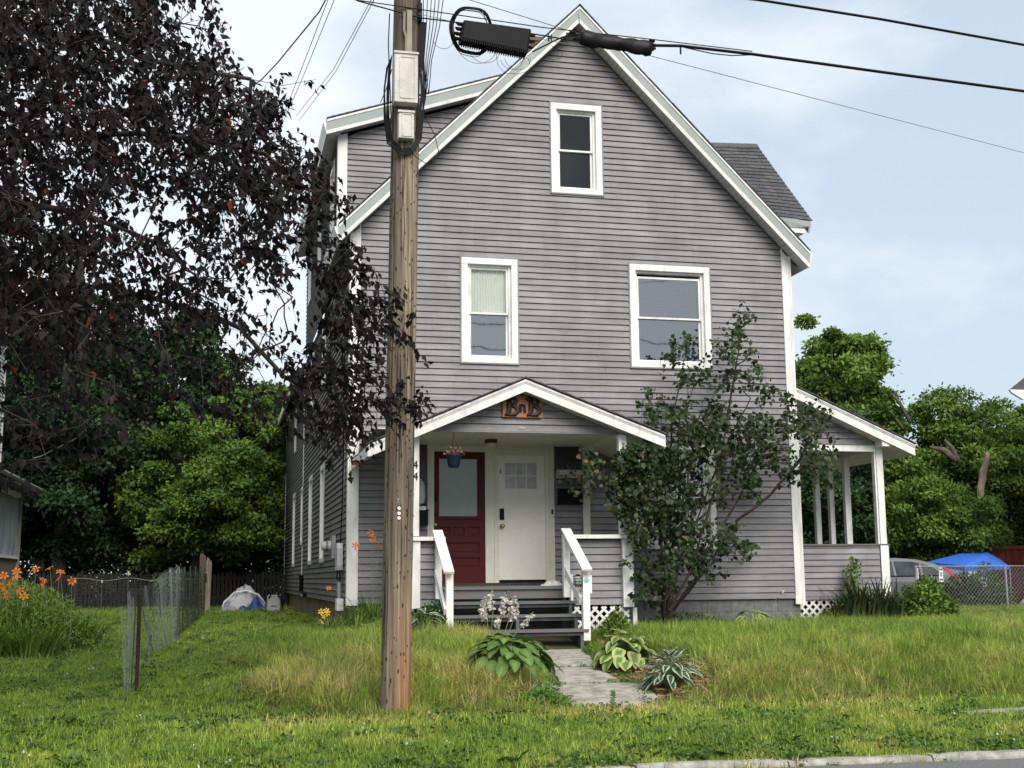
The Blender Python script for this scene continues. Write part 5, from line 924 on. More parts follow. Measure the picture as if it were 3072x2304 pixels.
# ---------------------------------------------------------------- hostas
def hosta_leaf(nm, Ln, Wd, cup, bend, nu=8, nv=6, wave=.02, seed=0):
    r = random.Random(seed); V = []; F = []; ev = []
    for i in range(nu+1):
        t = i/nu; wprof = (math.sin(PI*min(1, t**.62*1.0))**.75) if t < 1 else 0; wprof = max(wprof, .0)
        for j in range(nv+1):
            s = j/nv*2-1; x = Ln*t-(.10*Ln*abs(s)*(1-t)**3*2); y = Wd*.5*wprof*s; z = -bend*Ln*t*t+cup*abs(y)+wave*Ln*math.sin(t*11+j*1.7)*abs(s)-.012*Ln*math.cos(s*PI*4)*wprof; V.append((x, y, z)); ev.append(max(abs(s), abs(2*t-1)**4*.9))
    for i in range(nu):
        for j in range(nv): F.append((i*(nv+1)+j, (i+1)*(nv+1)+j, (i+1)*(nv+1)+j+1, i*(nv+1)+j+1))
    me = bpy.data.meshes.new(nm); me.from_pydata(V, [], F); at = me.attributes.new('e', 'FLOAT', 'POINT'); at.data.foreach_set('value', ev); me.update(); me.polygons.foreach_set('use_smooth', [True]*len(F)); return me
def edgemat(name, stops, rough=.6):
    m = bpy.data.materials.new(name); m.use_nodes = True; t = m.node_tree; b = t.nodes['Principled BSDF']; n = t.nodes.new; l = t.links.new; at = n('ShaderNodeAttribute'); at.attribute_name = 'e'
    tc = n('ShaderNodeTexCoord'); nz = n('ShaderNodeTexNoise'); nz.inputs['Scale'].default_value = 26; l(tc.outputs['Object'], nz.inputs['Vector']); ma = n('ShaderNodeMath'); ma.operation = 'MULTIPLY_ADD'; ma.inputs[1].default_value = .35; l(nz.outputs['Fac'], ma.inputs[0])
    sb = n('ShaderNodeMath'); sb.operation = 'SUBTRACT'; sb.inputs[1].default_value = .175; l(at.outputs['Fac'], sb.inputs[0]); l(sb.outputs[0], ma.inputs[2]); r = n('ShaderNodeValToRGB'); els = r.color_ramp.elements
    while len(els) < len(stops): els.new(.5)
    for i, (p, c) in enumerate(stops): els[i].position = p; els[i].color = (*c, 1)
    oi = n('ShaderNodeObjectInfo'); mr = n('ShaderNodeMapRange'); mr.inputs['To Min'].default_value = .75; mr.inputs['To Max'].default_value = 1.2; hs = n('ShaderNodeHueSaturation'); l(oi.outputs['Random'], mr.inputs['Value']); l(mr.outputs[0], hs.inputs['Value'])
    l(ma.outputs[0], r.inputs[0]); l(r.outputs[0], hs.inputs['Color']); l(hs.outputs[0], b.inputs['Base Color']); b.inputs['Roughness'].default_value = rough; tr = n('ShaderNodeBsdfTranslucent'); mx = n('ShaderNodeMixShader'); mx.inputs[0].default_value = .2
    l(hs.outputs[0], tr.inputs['Color']); l(b.outputs[0], mx.inputs[1]); l(tr.outputs[0], mx.inputs[2]); l(mx.outputs[0], t.nodes['Material Output'].inputs['Surface']); return m
HM = {'green': edgemat('hosta_green', [(0,(.16,.25,.045)),(.35,(.10,.19,.03)),(1,(.065,.14,.022))]), 'gold': edgemat('hosta_gold', [(0,(.085,.17,.035)),(.38,(.12,.21,.05)),(.58,(.36,.42,.13)),(1,(.42,.45,.15))]), 'white': edgemat('hosta_white', [(0,(.03,.075,.035)),(.50,(.04,.09,.04)),(.62,(.42,.48,.36)),(1,(.50,.54,.42))])}
def hosta(label, c, R, n, Ln, Wd, mk, H, seed, lean=(0,0), upr=.0, tiers=3):
    r = random.Random(seed); root = thing('hosta', label, 'plant', tuple(c)); vs = [hosta_leaf('leaf', 1, Wd/Ln, r.uniform(.05,.3), r.uniform(.12,.45), seed=k) for k in range(4)]
    for v in vs: v.materials.append(HM[mk])
    st = MB()
    for i in range(n):
        a = i*2.39996+r.uniform(-.3,.3); q = ((i+.5)/n)**.6; ph = q*1.42; l = Ln*r.uniform(.75,1.1)*(.7+.3*q); sh = r.uniform(.86,1.04)
        rr = R*math.sin(ph)*sh-l*.30*math.cos(ph); z = max(.03, H*math.cos(ph)*sh+l*.30*math.sin(ph)*.8); px = c[0]+rr*math.cos(a)+lean[0]*q; py = c[1]+rr*math.sin(a)*.85+lean[1]*q
        o = bpy.data.objects.new('leaf', vs[i % 4]); COL.objects.link(o); o.parent = root; o.location = (px-c[0], py-c[1], z); pitch = upr*(1.25-q)+.28-ph*.62+r.uniform(-.2,.2); o.rotation_euler = (r.uniform(-.3,.3), -pitch, a); o.scale = (l, l, l)
        st.tube([(c[0]+.02*math.cos(a), c[1]+.02*math.sin(a), c[2]), ((c[0]*1.3+px*.7)/2, (c[1]*1.3+py*.7)/2, c[2]+z*.6), (px, py, c[2]+z)], [.006,.005,.004], 4, cap=False)
    st.build('leaf_stalks', MATS.get('stalk') or mat('stalk', (.10,.19,.06), rough=.5), root); return root
def gz(x, y, e=0): return (x, y, float(ground(x, y))+e)
h1 = ongd(1085,1440); H1 = hosta('broad green hosta with tall white flower spikes left of the walk', tuple(ongd(1088,1452)), .40, 84, .20, .140, 'green', .37, 1, lean=(.04,-.22))
H2 = hosta('wide hosta with yellow-edged leaves right of the walk', tuple(ongd(1350,1446)), .33, 52, .21, .18, 'gold', .40, 2, lean=(.0,-.12))
H3 = hosta('white-edged hosta with wavy leaves nearest the lawn, right of the yellow-edged one', tuple(ongd(1450,1490)), .24, 64, .19, .090, 'white', .34, 3, upr=.55)
H4 = hosta('small white-striped hosta tucked under the flowering hosta', gz(1.15,-7.15,-.02), .17, 26, .13, .045, 'white', .17, 4, upr=.2)
H5 = hosta('white-edged hosta partly hidden behind the utility pole by the steps', gz(.62,-3.2,-.0), .26, 18, .22, .10, 'white', .42, 5, upr=.3)
H6 = hosta('small green hosta against the foundation near the right corner board', gz(6.3,-.55,-.0), .30, 18, .2, .12, 'gold', .22, 6)
# flower spikes
M_STEM = mat('flower_stem', (.22,.26,.12), rough=.6); M_PETW = leafmat('white_petal', [(0,(.60,.56,.52)),(.6,(.72,.70,.66)),(1,(.45,.48,.28))], rough=.5, transl=.25)
def spike(root, base, tip, n, r0):
    base, tip = np.array(base), np.array(tip); c = MB(); mid = (base+tip)/2+np.array([.02,0,.02]); c.tube([base, mid, tip], [.0045,.004,.0022], 5); c.build('flower_stem', M_STEM, root)
    t = rng.uniform(.56, 1.0, n); p = base+(tip-base)*t[:, None]; a = rng.uniform(0, 2*PI, n); q = np.stack([np.cos(a), np.sin(a), -.5*np.ones(n)], 1); d = nrmv(q+rng.normal(size=(n, 3))*.25); L_ = np.where(t > .9, .026, .052)*rng.uniform(.8, 1.2, n)
    P = np.repeat(p, 2, 0); D = np.repeat(d, 2, 0)+rng.normal(size=(2*n, 3))*.25; leafmass('flower_bells', P, D, rdir(2*n), np.repeat(L_, 2), np.repeat(L_*.5, 2), M_PETW, root, v=np.repeat(np.where(t > .9, .95, .3), 2), shape='round')
o = Yd(1060,1380,-6.0)
for (bu, bv), (tu, tv) in (((1052,1375),(1046,1285)), ((1060,1378),(1062,1270)), ((1072,1380),(1092,1280)), ((1066,1380),(1076,1330)), ((1085,1382),(1112,1285)), ((1092,1384),(1118,1305)), ((1098,1388),(1152,1322)), ((1056,1378),(1040,1305))):
    spike(H1, Yd(bu, bv, -6.0), Yd(tu, tv, -6.1), 34, .03)
spike(H6, Yd(1662,1318,-.6), Yd(1694,1268,-.7), 16, .02)
# ---------------------------------------------------------------- blade plants
def blades(name, c, n, hl, wd, m, root, spread=.25, lean=.6, seg=6, seed=0, v0=None, ell=(1,1)):
    r = np.random.default_rng(seed+77); T = seg+1; a = r.uniform(0, 2*PI, n); b0 = np.stack([c[0]+np.cos(a)*r.random(n)*spread*.5*ell[0], c[1]+np.sin(a)*r.random(n)*spread*.5*ell[1], np.zeros(n)], 1); b0[:, 2] = ground(b0[:, 0], b0[:, 1])-.02+(c[2] if len(c) > 3 else 0)
    h = hl*r.uniform(.6, 1.05, n); le = lean*r.uniform(.25, 1.2, n); out = np.stack([np.cos(a), np.sin(a), 0*a], 1); sd = np.stack([-np.sin(a), np.cos(a), 0*a], 1); V = np.zeros((n, T, 2, 3)); w_ = wd*r.uniform(.7, 1.2, n)
    for i in range(T):
        t = i/seg; ww = w_*(1-t**2.2)*.5; p = b0+out*(h*le*t**1.8)[:, None]+np.array([0,0,1])*(h*(t-.42*le*t**2.6))[:, None]; V[:, i, 0] = p-sd*ww[:, None]; V[:, i, 1] = p+sd*ww[:, None]
    F = np.array([[2*i, 2*i+1, 2*i+3, 2*i+2] for i in range(seg)])[None]+(np.arange(n)*2*T)[:, None, None]; v = np.repeat(r.random(n) if v0 is None else v0, 2*T); o0 = np.array(wloc(root))
    return link(name, npmesh(name, V.reshape(-1, 3)-o0, F.reshape(-1, 4), {'v': v}), m, root, kind='stuff')
M_BLADE = leafmat('strap_leaf', [(0,(.060,.12,.018)),(.5,(.12,.21,.030)),(1,(.20,.29,.05))], rough=.42, transl=.2)
M_IRIS = leafmat('iris_leaf', [(0,(.025,.050,.022)),(.6,(.045,.080,.030)),(.85,(.07,.085,.03)),(1,(.16,.09,.04))], rough=.45, transl=.12)
M_ORANGE = leafmat('orange_petal', [(0,(.72,.13,.018)),(.6,(.85,.22,.03)),(1,(.80,.36,.05))], rough=.5, transl=.3); M_YELLOW = leafmat('yellow_petal', [(0,(.80,.42,.03)),(1,(.9,.60,.06))], rough=.5, transl=.3)
def petals(n=6, L_=1.0):
    V = []; F = []
    for k in range(n):
        a = k*2*PI/n; w_ = .50 if k % 2 else .36
        for t, ww, z in ((.05,.10,0), (.45,.75,.34), (.8,1.0,.40), (1.05,.25,.22)):
            for s in (-1, 1): V.append(((t*math.cos(a)-s*ww*w_*.5*math.sin(a))*L_, (t*math.sin(a)+s*ww*w_*.5*math.cos(a))*L_, z*L_))
        b = k*8; F += [(b+2*i, b+2*i+1, b+2*i+3, b+2*i+2) for i in range(3)]
    me = bpy.data.meshes.new('flower'); me.from_pydata(V, [], F); at = me.attributes.new('v', 'FLOAT', 'POINT'); at.data.foreach_set('value', [.35+.5*((i % 8)/8) for i in range(len(V))]); me.update(); return me
FLO, FLY = petals(), petals(); FLO.materials.append(M_ORANGE); FLY.materials.append(M_YELLOW)
def flower(root, p, size, me, tilt=None, stem_from=None):
    o = bpy.data.objects.new('flower', me); COL.objects.link(o); o.parent = root; o.location = Vector(p)-wloc(root); o.scale = (size,)*3; o.rotation_euler = tilt or (random.uniform(.3,1.5), random.uniform(-.7,.7), random.uniform(-1,1))
    if stem_from is not None: c = MB(); a, b = Vector(stem_from), Vector(p); c.tube([a, a.lerp(b, .6)+Vector((0,0,.05)), b], [.005,.004,.003], 4); c.build('flower_stem', M_STEM, root)
def dd(u, v, y): return tuple(Yd(u, v, y))
yL = -1.6
dl = thing('daylily_clump', 'big mound of daylilies with orange flowers at the left edge of the lawn', 'flower bed', gz(-4.6, yL))
for i, (x, y, n, h) in enumerate([(-5.3,-1.9,260,.75),(-4.9,-1.2,300,.85),(-4.4,-1.6,300,.85),(-4.0,-1.1,260,.75),(-4.75,-2.5,260,.6),(-4.2,-2.3,260,.6),(-5.2,-3.0,200,.55),(-3.75,-.5,160,.6),(-4.9,-3.3,180,.45)]): blades('strap_leaves', (x, y), n, h, .022, M_BLADE, dl, spread=.8, lean=.75, seed=i)
n = 8500; pos = np.stack([rng.normal(-4.55, .48, n), rng.normal(-1.3, .55, n), np.zeros(n)], 1); q = np.clip(1-((pos[:, 0]+4.55)/1.25)**2-((pos[:, 1]+1.3)/1.3)**2, 0, 1); pos[:, 2] = ground(pos[:, 0], pos[:, 1])+rng.random(n)**.6*(.88*q+.05); leafmass('fine_foliage', pos, rdir(n)+[0,0,.5], rdir(n), rng.uniform(.05,.09,n), rng.uniform(.012,.022,n), leafmat('light_foliage', [(0,(.10,.19,.03)),(1,(.22,.32,.06))]), dl)
for u, v in ((8,1245),(24,1262),(36,1250),(14,1288),(45,1278),(52,1290),(78,1232),(92,1255),(96,1262),(108,1230),(130,1238),(36,1236),(3,1270),(155,1256),(128,1252)):
    y = -1.9+random.uniform(-.4,.4); p = dd(u, v, y); flower(dl, p, .062, FLO, stem_from=(p[0]+random.uniform(-.1,.1), p[1]+.1, float(ground(p[0], p[1]))+.25))
d2 = thing('daylily', 'daylily with three orange flowers beside the left corner board', 'flower plant', gz(.25,-.75)); blades('strap_leaves', (.30,-.85), 210, .72, .026, M_BLADE, d2, spread=.65, lean=.85, seed=31)
for (u, v), (bu, bv) in (((800,1153),(803,1310)),((806,1166),(806,1310)),((818,1180),(812,1310)),((768,1179),(795,1310))): p = dd(u, v, -.9); flower(d2, p, .062, FLO, stem_from=dd(bu, bv, -.8))
flower(d2, dd(710,1272,-.9), .045, FLO, stem_from=dd(760,1300,-.8))
d3 = thing('yellow_daylily', 'low clump of yellow daylilies at the foot of the left corner', 'flower plant', gz(-.42,-1.6)); blades('strap_leaves', (-.40,-1.5), 170, .36, .014, M_BLADE, d3, spread=.5, lean=.9, seed=32); blades('strap_leaves', (.0,-1.3), 170, .46, .020, M_BLADE, d3, spread=.5, lean=.9, seed=33)
for u, v in ((693,1322),(708,1326),(697,1332),(694,1345),(705,1320)): p = dd(u, v, -1.75); flower(d3, p, .045, FLY, stem_from=(p[0], p[1]+.1, float(ground(p[0], p[1]))))
ir = thing('iris_clump', 'clump of dark sword-shaped iris leaves before the side porch', 'plant', gz(8.5,-.2))
for i, (x, n, h) in enumerate([(8.15,46,.72),(8.42,70,.95),(8.75,70,.90),(9.05,56,.80)]): blades('sword_leaves', (x, -.15), n, h, .046, M_IRIS, ir, spread=.5, lean=.66, seed=40+i)
vn = thing('climbing_weed', 'tall green vine standing against the side porch siding', 'plant', gz(8.35,.15)); n = 420; t = rng.random(n); pos = np.stack([8.33+.16*t+rng.normal(size=n)*(.10-.05*t), .12+rng.normal(size=n)*.06, float(ground(8.3,.1))+.25+t*.78], 1); leafmass('foliage', pos, rdir(n), rdir(n)+[0,0,1], rng.uniform(.04,.075,n), rng.uniform(.03,.05,n), M_BLADE, vn)
c = MB(); c.tube([gz(8.30,.15), (8.36,.12,.3), (8.48,.10,.72)], [.008,.006,.003], 5); c.build('stem', M_STEM, vn)
def bush(name, label, c, R, n, ls, m, cat='bush', z0=0, shape='ovate', seed=0):
    r = np.random.default_rng(seed+900); root = thing(name, label, cat, tuple(c)); q = nrmv(r.normal(size=(n, 3))); q[:, 2] = np.abs(q[:, 2]); s = r.uniform(.5, 1.0, n)**.5; lump = 1+.18*np.sin(q[:, 0]*5+1)*np.cos(q[:, 1]*4); pos = np.array(c)+q*s[:, None]*lump[:, None]*np.array(R)
    leafmass('foliage', pos, nrmv(q+r.normal(size=(n, 3))*.6+[0,0,-.2]), nrmv(q+r.normal(size=(n, 3))*.4+[0,0,.5]), ls*r.uniform(.7,1.3,n), ls*.55*r.uniform(.7,1.3,n), m, root, shape=shape)
    st = MB()
    for k in range(9): a = k*.7; st.tube([tuple(c), (c[0]+R[0]*.5*math.cos(a), c[1]+R[1]*.5*math.sin(a), c[2]+R[2]*.7)], [.012,.005], 4)
    st.build('stems', M_BARK, root); return root
bush('peony_bush', 'round light green bush at the corner of the side porch', gz(9.62,-.1), (.50,.45,.62), 2600, .085, M_ELDER, seed=1)
bush('foundation_shrub', 'dark leafy shrub beside the steps behind the utility pole', gz(.80,-2.7), (.36,.25,.42), 1500, .06, M_OLIVE, seed=2)
bush('weed_clump', 'feathery green weeds growing in front of the lattice by the right newel', gz(3.42,-2.55), (.20,.15,.34), 700, .06, M_BLADE, cat='weeds', seed=3)
bush('weed_clump', 'bright green feathery weeds beside the front slab of the walk', gz(1.02,-7.75), (.26,.20,.16), 1500, .05, leafmat('bright_weed', [(0,(.07,.17,.02)),(1,(.14,.28,.05))]), cat='weeds', seed=4)
bush('weed_clump', 'low dark weeds under the front steps', gz(2.0,-3.05), (.34,.12,.14), 500, .05, M_OLIVE, cat='weeds', seed=5)
bush('weed_clump', 'yellow-green leafy weeds at the foot of the lattice right of the corner board', gz(8.12,.1), (.28,.2,.25), 420, .08, leafmat('yellowing_weed', [(0,(.06,.11,.03)),(.7,(.16,.20,.05)),(1,(.40,.34,.12))]), cat='weeds', seed=6)
bush('weed_clump', 'small weeds along the foundation right of the lilac', gz(5.2,-.4), (.8,.2,.16), 700, .05, M_OLIVE, cat='weeds', seed=7)
bush('weed_clump', 'bluish green weeds against the left foot of the steps', gz(.35,-1.6), (.5,.3,.25), 900, .06, M_BLADE, cat='weeds', seed=8)
ws = thing('tall_weed', 'single upright green weed sprouting in front of the walk slab', 'weed', gz(1.62,-8.05)); n = 90; t = rng.random(n); a = rng.uniform(0, 2*PI, n); b = np.array(gz(1.62,-8.05)); pos = b+np.stack([0*t, 0*t, t*.20], 1); leafmass('foliage', pos, np.stack([np.cos(a), np.sin(a), .5+0*a], 1), rdir(n)+[0,0,1], .055*(1-.4*t), np.full(n, .012), MATS['bright_weed'], ws); c = MB(); c.tube([b, b+[0,0,.2]], .004, 4); c.build('stem', M_STEM, ws)
for i, (x, y) in enumerate(((4.95,-.5),(4.6,-.55),(5.6,-.5))):
    pass
# ---------------------------------------------------------------- grass (instanced tufts, countless)
def tuft(nm, n, h0, h1, wd, lean, patch, seg, m, seed, curl=1.6):
    r = np.random.default_rng(seed); T = seg+1; b0 = np.stack([r.uniform(-patch, patch, n), r.uniform(-patch, patch, n), np.full(n, -.015)], 1); a = r.uniform(0, 2*PI, n); h = r.uniform(h0, h1, n); le = lean*r.uniform(.1, 1.2, n)
    out = np.stack([np.cos(a), np.sin(a), 0*a], 1); f = a+PI/2+r.normal(size=n)*.5; sd = np.stack([np.cos(f), np.sin(f), 0*a], 1); V = np.zeros((n, T, 2, 3)); w_ = wd*r.uniform(.7, 1.3, n)
    for i in range(T):
        t = i/seg; ww = w_*(1-t**1.8)*.5+.0002; p = b0+out*(h*le*t**curl)[:, None]+np.array([0,0,1])*(h*(t-.35*le*t*t))[:, None]; V[:, i, 0] = p-sd*ww[:, None]; V[:, i, 1] = p+sd*ww[:, None]
    F = np.array([[2*i, 2*i+1, 2*i+3, 2*i+2] for i in range(seg)])[None]+(np.arange(n)*2*T)[:, None, None]; me = npmesh(nm, V.reshape(-1, 3), F.reshape(-1, 4), {'bv': (np.repeat(r.uniform(.35, 1.6, n), 2*T)*np.tile(np.repeat(np.linspace(.7, 1.15, T), 2), n))}); me.materials.append(m); return me
def scatter(name, label, pts, idx, rotz, scl, tint, meshes, extra_tilt=.15):
    col = bpy.data.collections.new(name+'_tufts')
    for i, me in enumerate(meshes): o = bpy.data.objects.new('%02d_%s' % (i, me.name), me); col.objects.link(o)
    n = len(pts); me = bpy.data.meshes.new(name); me.vertices.add(n); me.vertices.foreach_set('co', np.ascontiguousarray(pts, np.float32).ravel())
    A = me.attributes.new('tint', 'FLOAT', 'POINT'); A.data.foreach_set('value', tint.astype(np.float32)); A = me.attributes.new('scl', 'FLOAT', 'POINT'); A.data.foreach_set('value', scl.astype(np.float32)); A = me.attributes.new('idx', 'INT', 'POINT'); A.data.foreach_set('value', idx.astype(np.int32))
    A = me.attributes.new('rot', 'FLOAT_VECTOR', 'POINT'); R = np.stack([rng.normal(size=n)*extra_tilt, rng.normal(size=n)*extra_tilt, rotz], 1).astype(np.float32); A.data.foreach_set('vector', R.ravel())
    o = bpy.data.objects.new(name, me); COL.objects.link(o); o['kind'] = 'stuff'; o['label'] = label; o['category'] = 'grass'
    ng = bpy.data.node_groups.new(name, 'GeometryNodeTree'); ng.interface.new_socket('Geometry', in_out='INPUT', socket_type='NodeSocketGeometry'); ng.interface.new_socket('Geometry', in_out='OUTPUT', socket_type='NodeSocketGeometry')
    N, L = ng.nodes.new, ng.links.new; gi, go = N('NodeGroupInput'), N('NodeGroupOutput'); ip = N('GeometryNodeInstanceOnPoints'); ci = N('GeometryNodeCollectionInfo'); ci.inputs['Collection'].default_value = col; ci.inputs['Separate Children'].default_value = True; ci.inputs['Reset Children'].default_value = True
    def na(nm, dt): q = N('GeometryNodeInputNamedAttribute'); q.data_type = dt; q.inputs['Name'].default_value = nm; return [s for s in q.outputs if s.enabled and s.name == 'Attribute'][0]
    L(gi.outputs[0], ip.inputs['Points']); L(ci.outputs[0], ip.inputs['Instance']); ip.inputs['Pick Instance'].default_value = True; L(na('idx', 'INT'), ip.inputs['Instance Index']); L(na('rot', 'FLOAT_VECTOR'), ip.inputs['Rotation']); L(na('scl', 'FLOAT'), ip.inputs['Scale']); L(ip.outputs[0], go.inputs[0])
    md = o.modifiers.new('scatter', 'NODES'); md.node_group = ng; return o
GS = [(0,(.115,.20,.028)),(.38,(.25,.36,.055)),(.64,(.38,.44,.085)),(.84,(.52,.45,.16)),(1,(.66,.51,.25))]
M_GRASS = leafmat('grass_blade', GS, rough=.5, transl=.30, attr='tint', inst=True, spec=.3)
M_FOOTSHADE = leafmat('bank_foot_shade', [(0,(.05,.036,.018)),(.6,(.13,.09,.045)),(1,(.24,.17,.08))], rough=.9, transl=.1, attr='tint', inst=True)  # dark brown blades: shade at the bank foot put into the colour
M_CLOV = leafmat('broadleaf_weed', [(0,(.045,.10,.015)),(.6,(.085,.16,.025)),(1,(.14,.21,.04))], rough=.45, transl=.2, attr='tint', inst=True)
SHORT = [tuft('short_tuft', 44, .028, .078, .0052, .55, .085, 3, M_GRASS, 100+i) for i in range(6)]
LONG = [tuft('long_tuft', 34, .09, .30, .0066, .95, .09, 5, M_GRASS, 200+i) for i in range(6)]
THIN = [tuft('thin_tuft', 22, .12, .34, .0042, .7, .09, 5, M_GRASS, 300+i) for i in range(4)]
FLATT = [tuft('flattened_tuft', 30, .12, .26, .0040, 2.2, .10, 5, M_GRASS, 400+i, curl=1.1) for i in range(4)]
FOOTSHADE = [tuft('bank_shade_tuft', 34, .08, .20, .0045, 2.4, .10, 5, M_FOOTSHADE, 450+i, curl=1.1) for i in range(3)]
def clover(seed):
    r = np.random.default_rng(seed); n = 30; pos = np.stack([r.uniform(-.08,.08,n), r.uniform(-.08,.08,n), r.uniform(.01,.05,n)], 1); d = nrmv(r.normal(size=(n, 3))+[0,0,.1]); V, F, k = leafverts(pos, d, nrmv(r.normal(size=(n, 3))*.3+[0,0,1]), r.uniform(.016,.035,n), r.uniform(.014,.028,n), 'round'); me = npmesh('clover', V, F, {'bv': np.repeat(r.uniform(.6,1.3,n), k)}); me.materials.append(M_CLOV); return me
def rosette(seed):
    r = np.random.default_rng(seed); n = 11; a = np.arange(n)*2.4; pos = np.stack([.01*np.cos(a), .01*np.sin(a), np.full(n, .01)], 1); d = nrmv(np.stack([np.cos(a), np.sin(a), r.uniform(.15,.8,n)], 1)); V, F, k = leafverts(pos, d, nrmv(np.array([0,0,1.])+r.normal(size=(n, 3))*.15), r.uniform(.06,.12,n), r.uniform(.025,.05,n), 'round'); me = npmesh('rosette', V, F, {'bv': np.repeat(r.uniform(.7,1.2,n), k)}); me.materials.append(M_CLOV); return me
CLOV = [clover(500+i) for i in range(4)]; ROS = [rosette(600+i) for i in range(4)]
def n2(x, y, s, o=0):
    return np.array([mnoise.noise(Vector((a*s+o, b*s-o, o*.7))) for a, b in zip(x, y)])
def vis(x, y, z, m=650):
    q = np.stack([x, y, z], 1)-CAM; w_ = q@FW; u = 1536+FPX*(q@RT)/w_; v = 1152-FPX*(q@UP)/w_; return (w_ > 1) & (u > -m) & (u < 3072+m) & (v < 2304+m*2)
def inhouse(x, y): return ((x > -.02) & (x < 7.5) & (y > -.03)) | ((x > .7) & (x < 3.85) & (y > -2.02)) | ((x > 1.05) & (x < 2.95) & (y > -2.9)) | ((x > 7.4) & (x < 9.25) & (y > .42))
def onwalk(x, y):
    r = np.zeros(len(x), bool)
    for c4 in SL:
        ok = np.ones(len(x), bool)
        for k in range(4): a, b = c4[k], c4[(k+1) % 4]; ok &= (b[0]-a[0])*(y-a[1])-(b[1]-a[1])*(x-a[0]) > -.05
        r |= ok
    return r
def bed(x, y): return ((np.hypot((x-2.55)/.50, (y+6.5)/1.25) < 1) | (np.hypot((x-1.05)/.30, (y+7.5)/.35) < 1) | (np.hypot((x-3.6)/.5, (y+3.0)/.5) < 1) | (np.hypot((x-4.1)/.7, (y+1.2)/.5) < 1))
def sample(x0, x1, y0, y1, dens):
    n = int((x1-x0)*(y1-y0)*dens); x = rng.uniform(x0, x1, n); y = rng.uniform(y0, y1, n); z = ground(x, y); k = vis(x, y, z) & ~inhouse(x, y) & ~onwalk(x, y); return x[k], y[k], z[k]
def zone(name, label, areas, fn):
    P, I, S_, T_ = [], [], [], []
    for a in areas:
        x, y, z = sample(*a); i, s, t, k = fn(x, y); P.append(np.stack([x, y, z], 1)[k]); I.append(i[k]); S_.append(s[k]); T_.append(t[k])
    P = np.concatenate(P); return scatter(name, label, P, np.concatenate(I), rng.uniform(0, 2*PI, len(P)), np.concatenate(S_), np.clip(np.concatenate(T_), 0, 1), MESH)
# verge between kerb and bank
MESH = SHORT+CLOV+ROS
def f(x, y):
    n = len(x); i = rng.integers(0, 6, n); near = sstep(-9.35, -10.1, y); w_ = n2(x, y, 1.1, 3); cl = rng.random(n) < (.05+.28*near*(w_ > .0)); i = np.where(cl, rng.integers(6, 10, n), i); rs = rng.random(n) < .035*near; i = np.where(rs, rng.integers(10, 14, n), i)
    dry = .33+.30*n2(x, y, .9)+.18*n2(x, y, 3.1, 5); dry += .35*np.exp(-((y+8.15)/.30)**2)*(x > -1.5); dry += .3*sstep(.15, .45, n2(x, y, 1.6, 9))*(x > -.9); dry = np.where(cl | rs, .3+.3*rng.random(n), dry)+rng.normal(size=n)*.08
    k = (y > kerb_y(x)+.10+.05*np.sin(x*5)) & ~((x > 4.15) & (np.abs(y-(-8.84+(x-4.1)*.10)) < .09) & (rng.random(n) < .62)); s = rng.uniform(.8, 1.45, n)*(1+.15*(y > -8.6)); return i, s, dry, k
zone('verge_grass', 'short green verge grass with clover between the kerb and the bank', [(-5.5,10.5,-10.3,-7.9,420)], f)
# left mown lawn
MESH = SHORT+CLOV+ROS
def f(x, y):
    n = len(x); i = rng.integers(0, 6, n); cl = rng.random(n) < .05; i = np.where(cl, rng.integers(6, 10, n), i); rw = (np.abs(y+8.0+.05*np.sin(x*4)) < .11) & (rng.random(n) < .7); i = np.where(rw, rng.integers(6, 14, n), i); t = .24+.16*n2(x, y, .8, 2)+.10*n2(x, y, 3, 1)+rng.normal(size=n)*.06; low = np.exp(-((y+8.0)/.16)**2); t = t-.35*low; k = (x < -1.15+.25*np.sin(y*1.3)+.2*np.sin(y*3.7)) | (y > -.0); s = rng.uniform(.7, 1.15, n)*(1+.9*sstep(2, 12, y)); return i, s, t, k  # low: bank-foot shading put into the blade tint
zone('lawn_grass', 'mown green lawn on the left beside the wire netting', [(-6.2,-.5,-8.2,-4.0,330),(-7.5,.3,-4.0,0,220),(-8,.2,0,8,90),(-9,0,8,17,40)], f)
